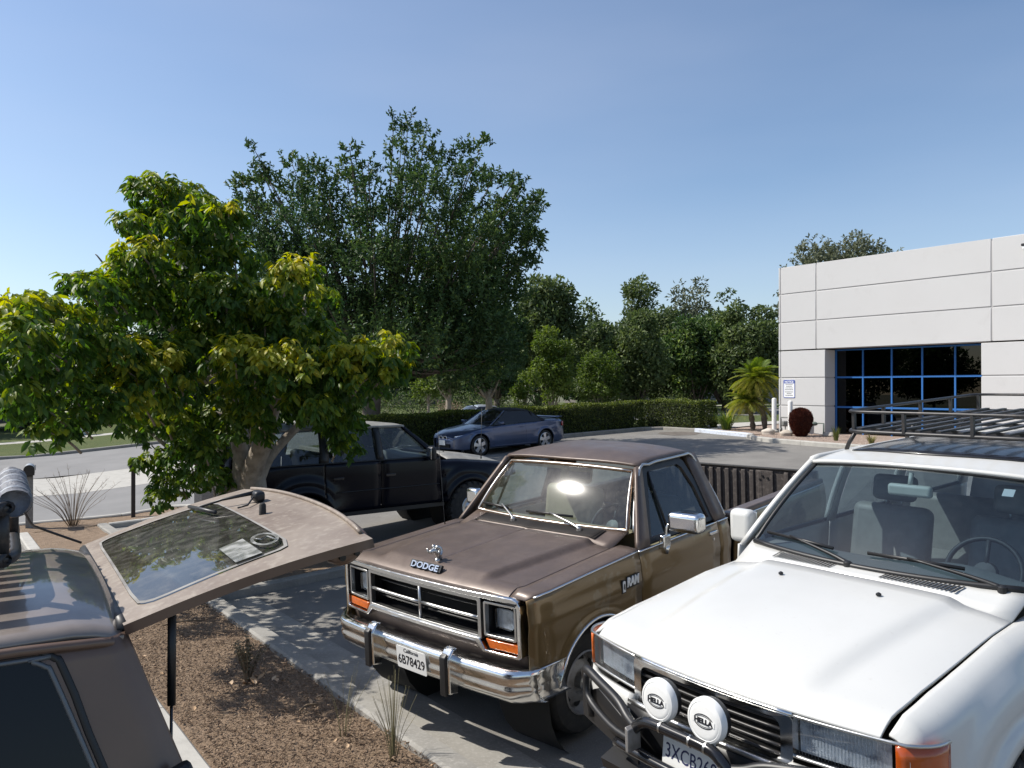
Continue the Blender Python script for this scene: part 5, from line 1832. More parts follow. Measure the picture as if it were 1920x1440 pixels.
# licence plate
pl = bpy.data.objects.new('licence_plate', None); COL.objects.link(pl); pl.parent = lcw
pl.location = PD(-.165, .03, .800); pl.rotation_euler = (0, rad(-8), 0)
pf = lambda a, b, t: Vector((t, a, b))
prism('plate', rrect(-.152, .152, -.076, .076, .012), pf, -.003, 0, MT['plate_white'], pl)
text('number', '3XCB268', .088, lambda a, b, t: Vector((.0005 + t, a, b - .012)), MT['ink_blue'], pl, .001, bold=.0, width=.27)
text('state_script', 'California', .036, lambda a, b, t: Vector((.0005 + t, a, b + .058)), MT['ink_red'], pl, .001, width=.13, shear=.25)
# roof rack
rk = bpy.data.objects.new('roof_rack', None); COL.objects.link(rk); rk.parent = lcw
def rkp(d, y, z): return PD(d, y, z)
D0, D1, YW = 2.22, 4.25, .60
def loop(z, r, name):
    c = .10
    pts = []
    for (cx, cy, a0) in ((D0 + c, YW - c, 180), (D0 + c, -YW + c, 270), (D1 - c, -YW + c, 0), (D1 - c, YW - c, 90)):
        pass
    pts = [rkp(D0 + c, YW, z), rkp(D0 + .03, YW - .03, z), rkp(D0, YW - c, z)] + [rkp(D0, y, z) for y in lin(YW - .2, -YW + .2, 6)] + [rkp(D0, -YW + c, z), rkp(D0 + .03, -YW + .03, z), rkp(D0 + c, -YW, z)] + \
          [rkp(d, -YW, z) for d in lin(D0 + .25, D1 - .25, 8)] + [rkp(D1 - c, -YW, z), rkp(D1 - .03, -YW + .03, z), rkp(D1, -YW + c, z)] + [rkp(D1, y, z) for y in lin(-YW + .2, YW - .2, 6)] + [rkp(D1, YW - c, z), rkp(D1 - .03, YW - .03, z), rkp(D1 - c, YW, z)] + [rkp(d, YW, z) for d in lin(D1 - .25, D0 + .25, 8)]
    tube(name, pts, r, MT['rack_black'], rk, 8, closed=True)
loop(2.085, .0105, 'top_rail')
loop(1.955, .012, 'bottom_rail')
for (d, y) in [(D0 + .05, -YW + .045), (D0 + .05, YW - .045), (D0, -.2), (D0, .2), (2.75, -YW), (3.3, -YW), (3.8, -YW), (2.75, YW), (3.3, YW), (3.8, YW), (D1 - .05, -YW + .045), (D1 - .05, YW - .045), (D1, 0)]:
    box('upright', rkp(d, y, 2.02), (.026, .018, .125), MT['rack_black'], rk)
for k in range(9):
    y = -.50 + k * .125
    box('slat', rkp((D0 + D1) / 2, y, 1.972), (D1 - D0 - .03, .030, .012), MT['rack_black'], rk)
for d in (2.45, 3.05, 3.65, 4.1):
    box('crossbar', rkp(d, 0, 1.952), (.035, 2 * YW - .03, .02), MT['rack_black'], rk)
for d in (2.35, 3.2, 4.05):
    for s in (-1, 1):
        tube('foot', [rkp(d, s * .585, 1.945), rkp(d, s * .64, 1.86), rkp(d, s * .665, 1.80)], .014, MT['rack_black'], rk, 6)

# ---------------------------------------------------------------- dark one
lcd = vroot('dark_suv', -.56, 14.0, 233, -.004, .0, 'dark navy four wheel drive wagon parked in the shade of the trees', 'suv')
cruiser(lcd, MT['navy_paint'], MT['navy_dust_sheen'], MT['windshield'], MT['side_glass'], MT['dark_vinyl'], MT['dash_grey'], False)
tube('antenna', [PD(.55, -.80, 1.20), PD(.55, -.80, 1.30), PD(.53, -.80, 2.05)], [.012, .006, .003], MT['black'], lcd, 6)
tube('bumper_bar', [PD(-.18, -.55, .95), PD(-.16, -.78, .93), PD(.1, -.90, .90)], .035, MT['black'], lcd, 8, sm=4)
# ================================================================== BROWN PICKUP
tk = vroot('brown_pickup', -.596, 5.408, 42.48, .058, .022, 'faded brown and gold pickup truck with chrome grille and bumper', 'pickup truck')
def pickup():
    R = tk
    top, side_m = MT['brown_matte'], MT['gold_paint']
    # ---- hood
    def fd(y): return .0 + .05 * (abs(y) / .9) ** 2.5
    hw = .80
    def zh(d, y):
        q = d - fd(y)
        a = abs(y)
        z = ip(q, [0, .03, .10, .145, .2, .6, 1.2], [1.062, 1.085, 1.118, 1.136, 1.142, 1.160, 1.186])
        yc = .50 + .11 * d
        # side bevel outside the raised centre
        z -= .040 * ss(yc - .015, yc + .05, a) * ss(.06, .17, q)
        z -= .012 * ss(yc + .05, .82, a)
        z -= .006 * math.exp(-(y / .012) ** 2) * ss(.15, .2, q)
        return z
    def hoodf(u, y):
        d0 = fd(y); d1 = 1.115 + .02 * (y / hw) ** 2
        d = d0 + (d1 - d0) * u
        return PD(d, y, zh(d, y))
    us = [0, .012, .025, .05, .075, .1, .115, .125, .14, .16, .2, .27, .35, .45, .55, .65, .75, .85, .93, 1]
    yl = [-.80, -.795, -.78, -.74, -.70, -.67, -.65, -.63, -.61, -.59, -.57, -.55, -.53, -.51, -.49, -.47, -.44, -.40, -.3, -.2, -.1, -.03, -.015, -.006, 0]
    loft('hood', hoodf, us, yl + [-q for q in yl[-2::-1]], top, R, .015)
    box('body_core', PD(.72, 0, .78), (1.05, 1.45, .46), MT['void'], R)
    # ---- side surfaces
    dw, zw, RA = .70, .345, .44
    dwr = dw + 2.92
    def side(d, z):
        y = .985 - .30 * max(0, .62 - z) ** 2
        y -= .020 * ss(1.02, 1.10, z)
        y += .010 * math.exp(-((z - .90) / .05) ** 2)
        y -= .055 * (1 - ss(-.02, .30, d)) ** 2
        for c in (dw, dwr):
            r = math.hypot(d - c, z - zw)
            y += .012 * ss(RA + .07, RA + .02, r)
        return y
    def zlow(d, c, sill=.44):
        q = abs(d - c)
        return max(sill, zw + math.sqrt(max(0, RA * RA - q * q))) if q < RA else sill
    def stations(d0, d1, c, n=14):
        out = set(round(x, 4) for x in lin(d0, d1, n))
        for a in np.linspace(-1, 1, 33):
            x = c + RA * math.sin(a * math.pi / 2)
            if d0 < x < d1: out.add(round(x, 4))
        for e in (-1, 1):
            for o_ in (-.003, .003):
                x = c + e * RA + o_
                if d0 < x < d1: out.add(round(x, 4))
        return sorted(out)
    ZB = 1.105   # belt strip
    def ztopf(d): return ip(d, [0, .05, .15, 1.25], [1.045, 1.058, 1.075, ZB + .012])
    for s in (-1, 1):
        # fender top (faded brown) from hood gap to the belt strip
        def ft(d, v, s=s):
            zi = zh(max(d, fd(.8) + .002), .80)
            zo = ztopf(d)
            yi, yo = .806, side(d, zo)
            y = yi + (yo - yi) * math.sin(v * math.pi / 2) ** .9
            z = zi + (zo - zi) * (1 - math.cos(v * math.pi / 2)) ** 1.25
            return PD(d, s * y, z)
        loft('fender_top', ft, lin(.05, 1.245, 18), lin(0, 1, 9), top, R, .012)
        def fs(d, v, s=s):
            zt = ztopf(d); zl = zlow(d, dw, .50 if d < .3 else .46)
            z = zt + (zl - zt) * v
            return PD(d, s * side(d, z), z)
        loft('fender', fs, stations(.05, 1.245, dw), lin(0, 1, 20), side_m, R, .012)
        def strip(n_, d0, d1, zf, r=.011, m_='chrome'):
            tube(n_, [PD(d, s * (side(d, zf(d)) + .004), zf(d)) for d in lin(d0, d1, 18)], r, MT[m_], R, 6, flat=.6)
        strip('belt_strip', .10, 1.24, ztopf)
        def pan(n_, d0, d1, c, m_, zt=ZB, n=10):
            def f(d, v, s=s):
                zl = zlow(d, c); z = zt + (zl - zt) * v
                return PD(d, s * side(d, z), z)
            return loft(n_, f, stations(d0, d1, c, n), lin(0, 1, 18), m_, R, .012)
        door = pan('door', 1.257, 2.435, dw, side_m)
        pan('cab_corner', 2.447, 2.625, dw, side_m, n=4)
        pan('bed_side', 2.70, 4.80, dwr, side_m, ZB - .01, 16)
        strip('belt_strip', 1.26, 2.43, lambda d: ZB + .004)
        strip('belt_strip', 2.45, 2.62, lambda d: ZB + .004)
        strip('belt_strip', 2.705, 4.79, lambda d: ZB - .025)
        # arch trim
        tube('arch_trim', [PD(dw + (RA + .004) * math.cos(a), s * (side(dw + RA * math.cos(a), zw + RA * math.sin(a)) + .008), zw + (RA + .004) * math.sin(a)) for a in np.linspace(rad(14), rad(166), 24)], .012, MT['chrome'], R, 6)
        tube('lower_strip', [PD(d, s * (side(d, .52) + .006), .53) for d in lin(.05, .26, 5)], .011, MT['chrome'], R, 6)
        box('side_marker', PD(.155, s * (.955), .485), (.16, .02, .045), MT['amber_dark'], R, bev=.005)
        for c in (dw, dwr):
            lathe('wheel_well', [(RA + .05, -s * .0), (RA + .05, -s * .45), (.001, -s * .45)], MT['void'], R, 24, 'y', PD(c, s * .955, zw))
        wheel(R, dw - .06, s * .915, .345, .22, .215, 'steel', s, .345)
        wheel(R, dwr, s * .90, .345, .22, .215, 'steel', s, .332)
        box('sill', PD(1.85, s * .88, .42), (1.3, .12, .08), MT['void'], R)
    # badge on the driver side fender
    bd = bpy.data.objects.new('badge', None); COL.objects.link(bd); bd.parent = R
    fn = lambda a, b, t: PD(a - .135, .9975 + t, b)
    bz = .925
    prism('emblem_back', [(1.115, bz - .05), (1.165, bz - .05), (1.165, bz + .04), (1.115, bz + .045)], fn, 0, .006, MT['black'], bd)
    prism('emblem', [(1.128, bz - .042), (1.158, bz - .042), (1.158, bz + .03), (1.142, bz + .038), (1.128, bz + .03)], fn, .006, .009, MT['lamp_white'], bd)
    prism('emblem_head', [(1.136, bz - .02), (1.150, bz - .03), (1.150, bz + .01), (1.140, bz + .018)], fn, .009, .011, MT['black'], bd)
    prism('letter_back', [(1.172, bz - .032), (1.33, bz - .032), (1.34, bz + .055), (1.18, bz + .055)], fn, 0, .004, MT['black'], bd)
    text('letters', 'RAM', .088, lambda a, b, t: PD(1.115 + a, 1.0025 + t, bz + .012 + b), MT['lamp_white'], bd, .006, bold=.003, width=.15, shear=.15)
    # ---- front end
    fr = FR_(0.0)
    gf = lambda a, b, t: PD(fd(a) - t, a, b)
    def dens(o, k=4):
        r = []
        for p, q in zip(o, o[1:] + o[:1]):
            for i in range(k):
                r.append((p[0] + (q[0] - p[0]) * i / k, p[1] + (q[1] - p[1]) * i / k))
        return r
    out = [(-.905, .70), (-.905, 1.02), (-.885, 1.05), (-.85, 1.062), (.85, 1.062), (.885, 1.05), (.905, 1.02), (.905, .70), (.885, .685), (.60, .685), (.545, .74), (-.545, .74), (-.60, .685), (-.885, .685)]
    inn = [(-.878, .712), (-.878, 1.00), (-.865, 1.022), (-.84, 1.030), (.84, 1.030), (.865, 1.022), (.878, 1.00), (.878, .712), (.865, .702), (.62, .702), (.575, .768), (-.575, .768), (-.62, .702), (-.865, .702)]
    ring('grille_surround', dens(out), dens(inn), gf, -.05, .030, MT['chrome'], R, .006)
    # four grille openings
    gy = [-.555, 0, .555]
    gz = [.775, .900, 1.022]
    ring('grille_frame', dens(rrect(-.585, .585, .758, 1.030, .012, 2)), dens(rrect(-.558, .558, .782, 1.006, .008, 2)), gf, -.02, .020, MT['dull_chrome'], R, .004)
    tube('grille_post', [gf(0, .78, .008), gf(0, 1.01, .008)], .013, MT['dull_chrome'], R, 6)
    for s in (-1, 1):
        tube('grille_bar', [gf(y, .893, .006) for y in lin(s * .015, s * .556, 8)], .012, MT['dull_chrome'], R, 6)
        for zz in (.835, .95):
            tube('grille_slat', [gf(y, zz, -.05) for y in lin(s * .02, s * .55, 6)], .006, MT['black'], R, 5)
    loft('grille_back', lambda a, v: PD(fd(a) + .16, a, .74 + .3 * v), lin(-.60, .60, 6), [0, 1], MT['void'], R)
    box('grille_shelf', PD(.09, 0, .762), (.16, 1.14, .012), MT['black'], R)
    box('grille_shelf', PD(.09, 0, 1.030), (.16, 1.76, .012), MT['black'], R)
    for s in (-1, 1):
        y0, y1 = .605, .862
        # deep bezel box with rectangular lamp set back
        ring('headlight_bezel', [(s * a, b) for a, b in dens(rrect(y0, y1, .787, 1.012, .012, 2))], [(s * a, b) for a, b in dens(rrect(y0 + .014, y1 - .014, .801, .998, .01, 2))], gf, -.02, .016, MT['dull_chrome'], R, .003)
        o = [PD(fd(.75) + q, s * a, b) for q in (0.0, .115) for (a, b) in ((y0 + .01, .797), (y1 - .01, .797), (y1 - .01, 1.002), (y0 + .01, 1.002))]
        pymesh('headlight_bucket', o, [(0, 1, 5, 4), (1, 2, 6, 5), (2, 3, 7, 6), (3, 0, 4, 7), (4, 5, 6, 7)], MT['black'], R)
        lens = prism('headlight', rrect(.638, .792, .826, .958, .02), lambda a, b, t, s=s: PD(fd(.75) + .055 - t, s * a, b), 0, .018, MT['lens'], R, .006)
        rfl = prism('reflector', rrect(.642, .788, .830, .954, .02), lambda a, b, t, s=s: PD(fd(.75) + .068 - t, s * a, b), 0, .008, MT['sealed_beam'], lens)
        sig = [(.612, .768), (.645, .712), (.872, .712), (.872, .768)]
        prism('turn_signal', [(s * a, b) for a, b in (dens(sig, 5))], gf, -.02, .012, MT['amber'], R, .004)
    # letters and ornament
    lt = text('letters', 'DODGE', .060, lambda a, b, t: PD(.062 + b * .5 - t * .86 - .012, a, 1.128 + b * .86 + t * .5), MT['chrome'], R, .008, bold=.0015, width=.28)
    bk = prism('letter_back', [(-.158, -.026), (.158, -.026), (.158, .026), (-.158, .026)], lambda a, b, t: PD(.062 + b * .5 - t * .86, a, 1.128 + b * .86 + t * .5), -.012, .009, MT['black'], R)
    orn = bpy.data.objects.new('hood_ornament', None); COL.objects.link(orn); orn.parent = R
    oz = 1.132
    tube('stand', [PD(.17, 0, oz), PD(.165, 0, oz + .03)], [.03, .012], MT['dull_chrome'], orn, 10)
    tube('neck', [PD(.19, 0, oz + .02), PD(.17, 0, oz + .06), PD(.145, 0, oz + .088), PD(.10, 0, oz + .085)], [.022, .024, .022, .010], MT['dull_chrome'], orn, 10, sm=4)
    for s in (-1, 1):
        cpts = [PD(.155 + .028 * math.cos(a) * .9, s * (.016 + .006 * i), oz + .085 + .028 * math.sin(a)) for i, a in enumerate(np.linspace(2.0, -3.6, 9))]
        tube('horn', cpts, [.013 - .001 * i for i in range(9)], MT['dull_chrome'], orn, 8)
    # valance and bumper
    loft('valance', lambda a, v: PD(fd(a * .9) + .03 + .02 * v, a * .90, .735 - .16 * v), lin(-1, 1, 11), lin(0, 1, 4), top, R, .012)
    def bfd(a):  # bumper plan sweep
        return -.115 + .05 * abs(a) ** 2 + .11 * ss(.80, 1.0, abs(a)) ** 2
    prof = [(.10, .615), (.03, .622), (.008, .612), (0, .59), (.004, .55), (.012, .522), (.004, .512), (.012, .46), (.035, .425), (.075, .408), (.10, .405)]
    def bumpf(a, k):
        pd, z = prof[int(k)]
        return PD(bfd(a) + pd, a * 1.005, z + .012)
    aa = lin(-1, 1, 45)
    loft('front_bumper', bumpf, aa, list(range(len(prof))), MT['chrome'], R, .006)
    for s in (-1, 1):
        loft('bumper_end', lambda a, k: PD(bfd(1.0) + .0 + prof[int(k)][0] + (.26) * a, s * (1.005 - .02 * (1 - a)), prof[int(k)][1] + .012), [0.02, .5, 1], list(range(1, 10)), MT['chrome'], R, .006)
        box('bumper_bracket', PD(.10, s * .45, .52), (.30, .10, .12), MT['black'], R)
    for y in (-.395, .40):
        g = bpy.data.objects.new('bumper_guard', None); COL.objects.link(g); g.parent = R
        g.location = PD(bfd(y) + .002, y, .54)
        prism('guard_body', [(-.145, -.02), (-.13, .062), (.10, .062), (.155, .02), (.155, -.03)], lambda a, b, t: Vector((b, t, a)), -.042, .042, MT['chrome'], g, .01)
        prism('rubber', [(-.14, .060), (-.14, .082), (.11, .082), (.135, .055), (.11, .060)], lambda a, b, t: Vector((b, t, a)), -.028, .028, MT['black'], g, .006)
    pl = bpy.data.objects.new('licence_plate', None); COL.objects.link(pl); pl.parent = R
    pl.location = PD(bfd(0) - .012, .02, .525); pl.rotation_euler = (0, rad(4), 0)
    prism('plate', rrect(-.152, .152, -.078, .078, .012), lambda a, b, t: Vector((t, a, b)), -.004, 0, MT['plate_white'], pl)
    text('number', '6B78429', .092, lambda a, b, t: Vector((.0005 + t, a, b - .015)), MT['ink'], pl, .001, width=.275, bold=.0008)
    text('state_script', 'California', .040, lambda a, b, t: Vector((.0005 + t, a, b + .055)), MT['ink'], pl, .001, width=.15, shear=.25)
    # ---- cowl and windshield
    def wsb(y):
        q = y / .788
        return PD(1.385 - .075 * (1 - q * q), y, 1.214)
    def wst(y):
        q = y / .65
        return PD(1.695 - .05 * (1 - q * q), y, 1.615 + .022 * (1 - q * q))
    def wsf(a, v):
        return wsb(a * .788).lerp(wst(a * .652), v) + Vector((.016, 0, .012)) * (4 * v * (1 - v))
    loft('windshield', wsf, lin(-1, 1, 21), lin(0, 1, 9), MT['windshield'], R)
    lp_ = [wsf(a, 0) for a in lin(-1, 1, 15)] + [wsf(1, v) for v in lin(.06, 1, 8)] + [wsf(a, 1) for a in lin(1, -1, 15)] + [wsf(-1, v) for v in lin(1, .06, 8)]
    tube('windshield_trim', lp_, .017, MT['bronze_trim'], R, 8, closed=True)
    tube('windshield_chrome', [p + Vector((.012, 0, .006)) for p in lp_], .007, MT['dull_chrome'], R, 6, closed=True)
    def cowl(a, v):
        p0 = hoodf(1, clamp(a * .80, -.8, .8)) + Vector((-.007, 0, -.006)); p1 = wsb(a * .80) + Vector((0, 0, -.006))
        return p0.lerp(p1, v)
    loft('cowl', cowl, lin(-1, 1, 21), lin(0, 1, 4), top, R, .012)
    loft('cowl_grille', lambda a, v: cowl(a * .80, .14 + .70 * v) + Vector((0, 0, .010)), lin(-1, 1, 21), lin(0, 1, 3), MT['void'], R, .002)
    multi('cowl_louver', [tubemesh([cowl(y / .80, .12) + Vector((0, 0, .011)), cowl(y / .80, .86) + Vector((0, 0, .011))], .0022, 4) for y in lin(-.63, .63, 58)], top, R)
    def corner(a, v, s): pass
    on = lambda a, v, off=.022: wsf(a, v) + Vector((off * .75, 0, off * .6))
    wiper(R, cowl(-.30, .55) + Vector((0, 0, .012)), on(-.62, .12), on(-.95, .10), on(-.50, .085), MT['dull_chrome'])
    wiper(R, cowl(.55, .55) + Vector((0, 0, .012)), on(.10, .10), on(-.22, .085), on(.40, .10), MT['dull_chrome'])
    # ---- cab
    def upy(v): return .935 + (.690 - .935) * v
    def up(d, v, s=1, off=0): return PD(d, s * (upy(v) - off), ZB + .02 + (1.655 - ZB - .02) * v)
    def rooff(u, a):
        d0 = 1.662 + .03 * a * a
        d = d0 + (2.56 - d0) * u
        zed = ip(d, [1.66, 1.72, 1.9, 2.4, 2.5, 2.56], [1.648, 1.664, 1.682, 1.682, 1.668, 1.640])
        w_ = ip(d, [1.66, 1.8, 2.4, 2.56], [.70, .712, .712, .695])
        return PD(d, a * w_, zed + .060 * (1 - abs(a) ** 3) * ip(d, [1.66, 1.85, 2.4, 2.56], [.45, 1, 1, .5]))
    loft('roof', rooff, [0, .015, .04, .08, .14, .22, .35, .5, .65, .78, .88, .95, 1], lin(-1, 1, 25), top, R, .02)
    for s in (-1, 1):
        tube('drip_rail', [PD(1.40, s * .835, 1.20), PD(1.52, s * .77, 1.40)] + [rooff(u, s * 1.0) + Vector((0, s * .012, -.012)) for u in lin(0.0, .9, 8)] + [PD(2.56, s * .735, 1.56), PD(2.62, s * .86, 1.30), PD(2.625, s * .945, 1.125)], .012, MT['dull_chrome'] if s > 0 else top, R, 6, sm=3)
        def pil(n_, pa, pb, wa, wb, m_=top, off=0.0):
            def f(a, v, s=s):
                d = pa[0] + (pb[0] - pa[0]) * v + (wa + (wb - wa) * v) * a
                return up(d, pa[1] + (pb[1] - pa[1]) * v, s, off)
            return loft(n_, f, [-.5, 0, .5], lin(0, 1, 9), m_, R, .03)
        pil('a_pillar', (1.34, -.06), (1.70, 1.0), .17, .08)
        pil('c_pillar', (2.53, -.06), (2.50, 1.0), .19, .16)
        # door frame in near black paint, then glass
        fo = [(1.42, 0.0), (2.44, 0.0), (2.425, .55), (2.36, .93), (2.30, 1.0), (1.79, 1.0), (1.74, .97)]
        fi = [(1.50, .055), (2.385, .055), (2.365, .52), (2.30, .84), (2.25, .905), (1.80, .905), (1.775, .88)]
        doorframe = ring('window_frame', fo, fi, lambda a, b, t, s=s: up(a, b, s, .012 - t), -.012, .014, MT['brown_matte'], R)
        pymesh('window_seal', [up(a, b, s, -.004) for a, b in fo] + [up(a, b, s, -.004) for a, b in fi], [(i, (i + 1) % 7, 7 + (i + 1) % 7, 7 + i) for i in range(7)], MT['black'], doorframe)
        pymesh('door_glass', [up(a, b, s, .014) for a, b in fi], [tuple(range(7))], MT['side_glass'], R)
        tube('vent_post', [up(1.70, .055, s, -.004), up(1.66, .2, s, -.002), up(1.79, .90, s, .0)] if False else [up(1.745, .05, s, -.003), up(1.80, .90, s, .002)], .011, MT['black'], R, 6)
        # interior door trim
        box('door_card', PD(1.85, s * .90, .88), (1.12, .03, .42), MT['tan'], R)
        lathe('door_lock', [(.012, s * .0), (.012, s * .012), (.001, s * .013)], MT['chrome'], R, 10, 'y', PD(2.34, s * .983, .985))
        box('door_handle', PD(2.33, s * .992, 1.04), (.12, .022, .03), MT['chrome'], R, bev=.006)
    # cab back with window
    def back(a, v): return PD(2.60 - .06 * max(0, v - .45) / .55, a * (.93 - .24 * max(0, v - .40) / .60), .55 + 1.09 * v)
    loft('cab_back', back, lin(-1, 1, 5), lin(0, .52, 5), top, R, .02)
    for s in (-1, 1):
        loft('cab_back_corner', lambda a, v, s=s: back(s * (.80 + .20 * a), v), [0, .5, 1], lin(.52, 1, 5), top, R, .02)
    loft('cab_back_header', lambda a, v: back(a * .80, v), lin(-1, 1, 5), lin(.92, 1, 3), top, R, .02)
    loft('rear_window', lambda a, v: back(a * .80, v), lin(-1, 1, 5), [.52, .92], MT['side_glass'], R)
    # mirror
    mr = bpy.data.objects.new('mirror', None); COL.objects.link(mr); mr.parent = R
    def mh(sg):
        hd = loft('head', lambda a, k: PD(1.58 + (.17 if False else .13) * a - .018 * math.sin(k) * (1 - a) , sg * (1.16 + .125 * math.cos(k) * (.82 + .18 * a)), 1.285 + .078 * math.sin(k) * (.80 + .20 * a)), [0, .25, .6, 1.0], [2 * math.pi * q / 24 for q in range(24)], MT['chrome'], mr, closed=True)
        bx_ = box('shell', PD(1.60, sg * 1.17, 1.285), (.13, .27, .145), MT['chrome'], mr); bevel(bx_, .035, 4)
        bpy.data.objects.remove(hd)
        box('glass', PD(1.668, sg * 1.17, 1.285), (.006, .22, .11), MT['reflector'], mr, bev=.002)
        tube('arm', [PD(1.60, sg * 1.06, 1.255), PD(1.59, sg * 1.02, 1.25), PD(1.58, sg * 1.005, 1.22), PD(1.58, sg * 1.0, 1.16)], .011, MT['chrome'], mr, 8, sm=4)
        br = box('bracket', PD(1.58, sg * .992, 1.125), (.10, .05, .10), MT['chrome'], mr); bevel(br, .012, 3)
        tube('bracket_leg', [PD(1.58, sg * .998, 1.09), PD(1.585, sg * .996, 1.03)], [.034, .018], MT['chrome'], mr, 10, flat=.6)
    mh(1)
    box('shell_far', PD(1.60, -1.06, 1.27), (.09, .16, .15), MT['chrome'], mr, bev=.03)
    tube('arm_far', [PD(1.59, -.99, 1.25), PD(1.58, -.985, 1.1)], .012, MT['chrome'], mr, 8)
    # cabin
    box('floor', PD(1.95, 0, .58), (1.2, 1.6, .10), MT['dark_vinyl'], R)
    def dash(a, v):
        pts = [(1.315, 1.19), (1.40, 1.195), (1.52, 1.19), (1.57, 1.165), (1.58, 1.05), (1.55, .85)]
        k = v * 5; i = min(4, int(k)); f = k - i
        return PD(pts[i][0] + (pts[i + 1][0] - pts[i][0]) * f + .05 * a * a * (v < .3), a * .80, pts[i][1] + (pts[i + 1][1] - pts[i][1]) * f)
    loft('dashboard', dash, lin(-1, 1, 15), lin(0, 1, 16), MT['tan'], R)
    seat(R, 2.20, -.40, .62, .84, 1.33, MT['tan'], .18)
    seat(R, 2.20, .40, .62, .84, 1.33, MT['dark_vinyl'], .18)
    box('sun_visor', PD(1.74, -.34, 1.60), (.015, .50, .13), MT['tan'], R, Matrix.Rotation(1.1, 3, 'Y'), bev=.006)
    steering(R, PD(1.72, .40, 1.14), .19, -.55, MT['black'])
    mm = box('rear_view_mirror', PD(1.68, .12, 1.545), (.03, .22, .06), MT['black'], R, bev=.012)
    # ---- bed
    box('bed_floor', PD(3.75, 0, .66), (2.05, 1.55, .05), MT['liner'], R)
    for s in (-1, 1):
        box('bed_rail', PD(3.75, s * .915, 1.105), (2.09, .12, .05), top, R, bev=.015)
        loft('bed_wall', lambda d, v, s=s: PD(d, s * (.85 + .010 * (1 if int((d - 2.7) / .055) % 2 else -1)), .68 + .42 * v), [2.72 + .0275 * k + (.004 if k % 2 else 0) for k in range(75)], [0, 1], MT['liner'], R, smooth=False)
    loft('bed_front', lambda a, v: PD(2.72 + .008 * (1 if int((a + 1) * 12) % 2 else -1), a * .9, .68 + .43 * v), lin(-1, 1, 60), [0, 1], MT['liner'], R, smooth=False)
    box('tailgate', PD(4.79, 0, .88), (.06, 1.84, .62), side_m, R, bev=.012)
    box('tailgate_liner', PD(4.752, 0, .90), (.012, 1.76, .60), MT['liner'], R)
    nrib = 17
    for k in range(nrib):
        y = -.80 + 1.6 * k / (nrib - 1)
        if k in (12, 13): continue
        box('rib', PD(4.734, y, .895), (.028, .052, .56), MT['liner'], R, bev=.008)
    box('liner_plate', PD(4.736, .35, 1.02), (.024, .20, .32), MT['liner'], R, bev=.006)
    for (y, z) in ((.33, 1.12), (.39, 1.10), (.30, 1.08)):
        lathe('liner_bolt', [(.014, .0), (.012, .008), (.001, .008)], MT['void'], R, 10, 'x', PD(4.722, y, z))
    box('liner_cap', PD(4.76, 0, 1.203), (.07, 1.84, .014), MT['rubber'], R, bev=.004)
    box('bed_gap', PD(2.66, 0, .80), (.05, 1.7, .5), MT['void'], R)
    tube('antenna', [PD(1.05, -.88, 1.11), PD(1.05, -.885, 1.16), PD(1.03, -.90, 1.95)], [.009, .003, .0012], MT['black'], R, 6)
pickup()
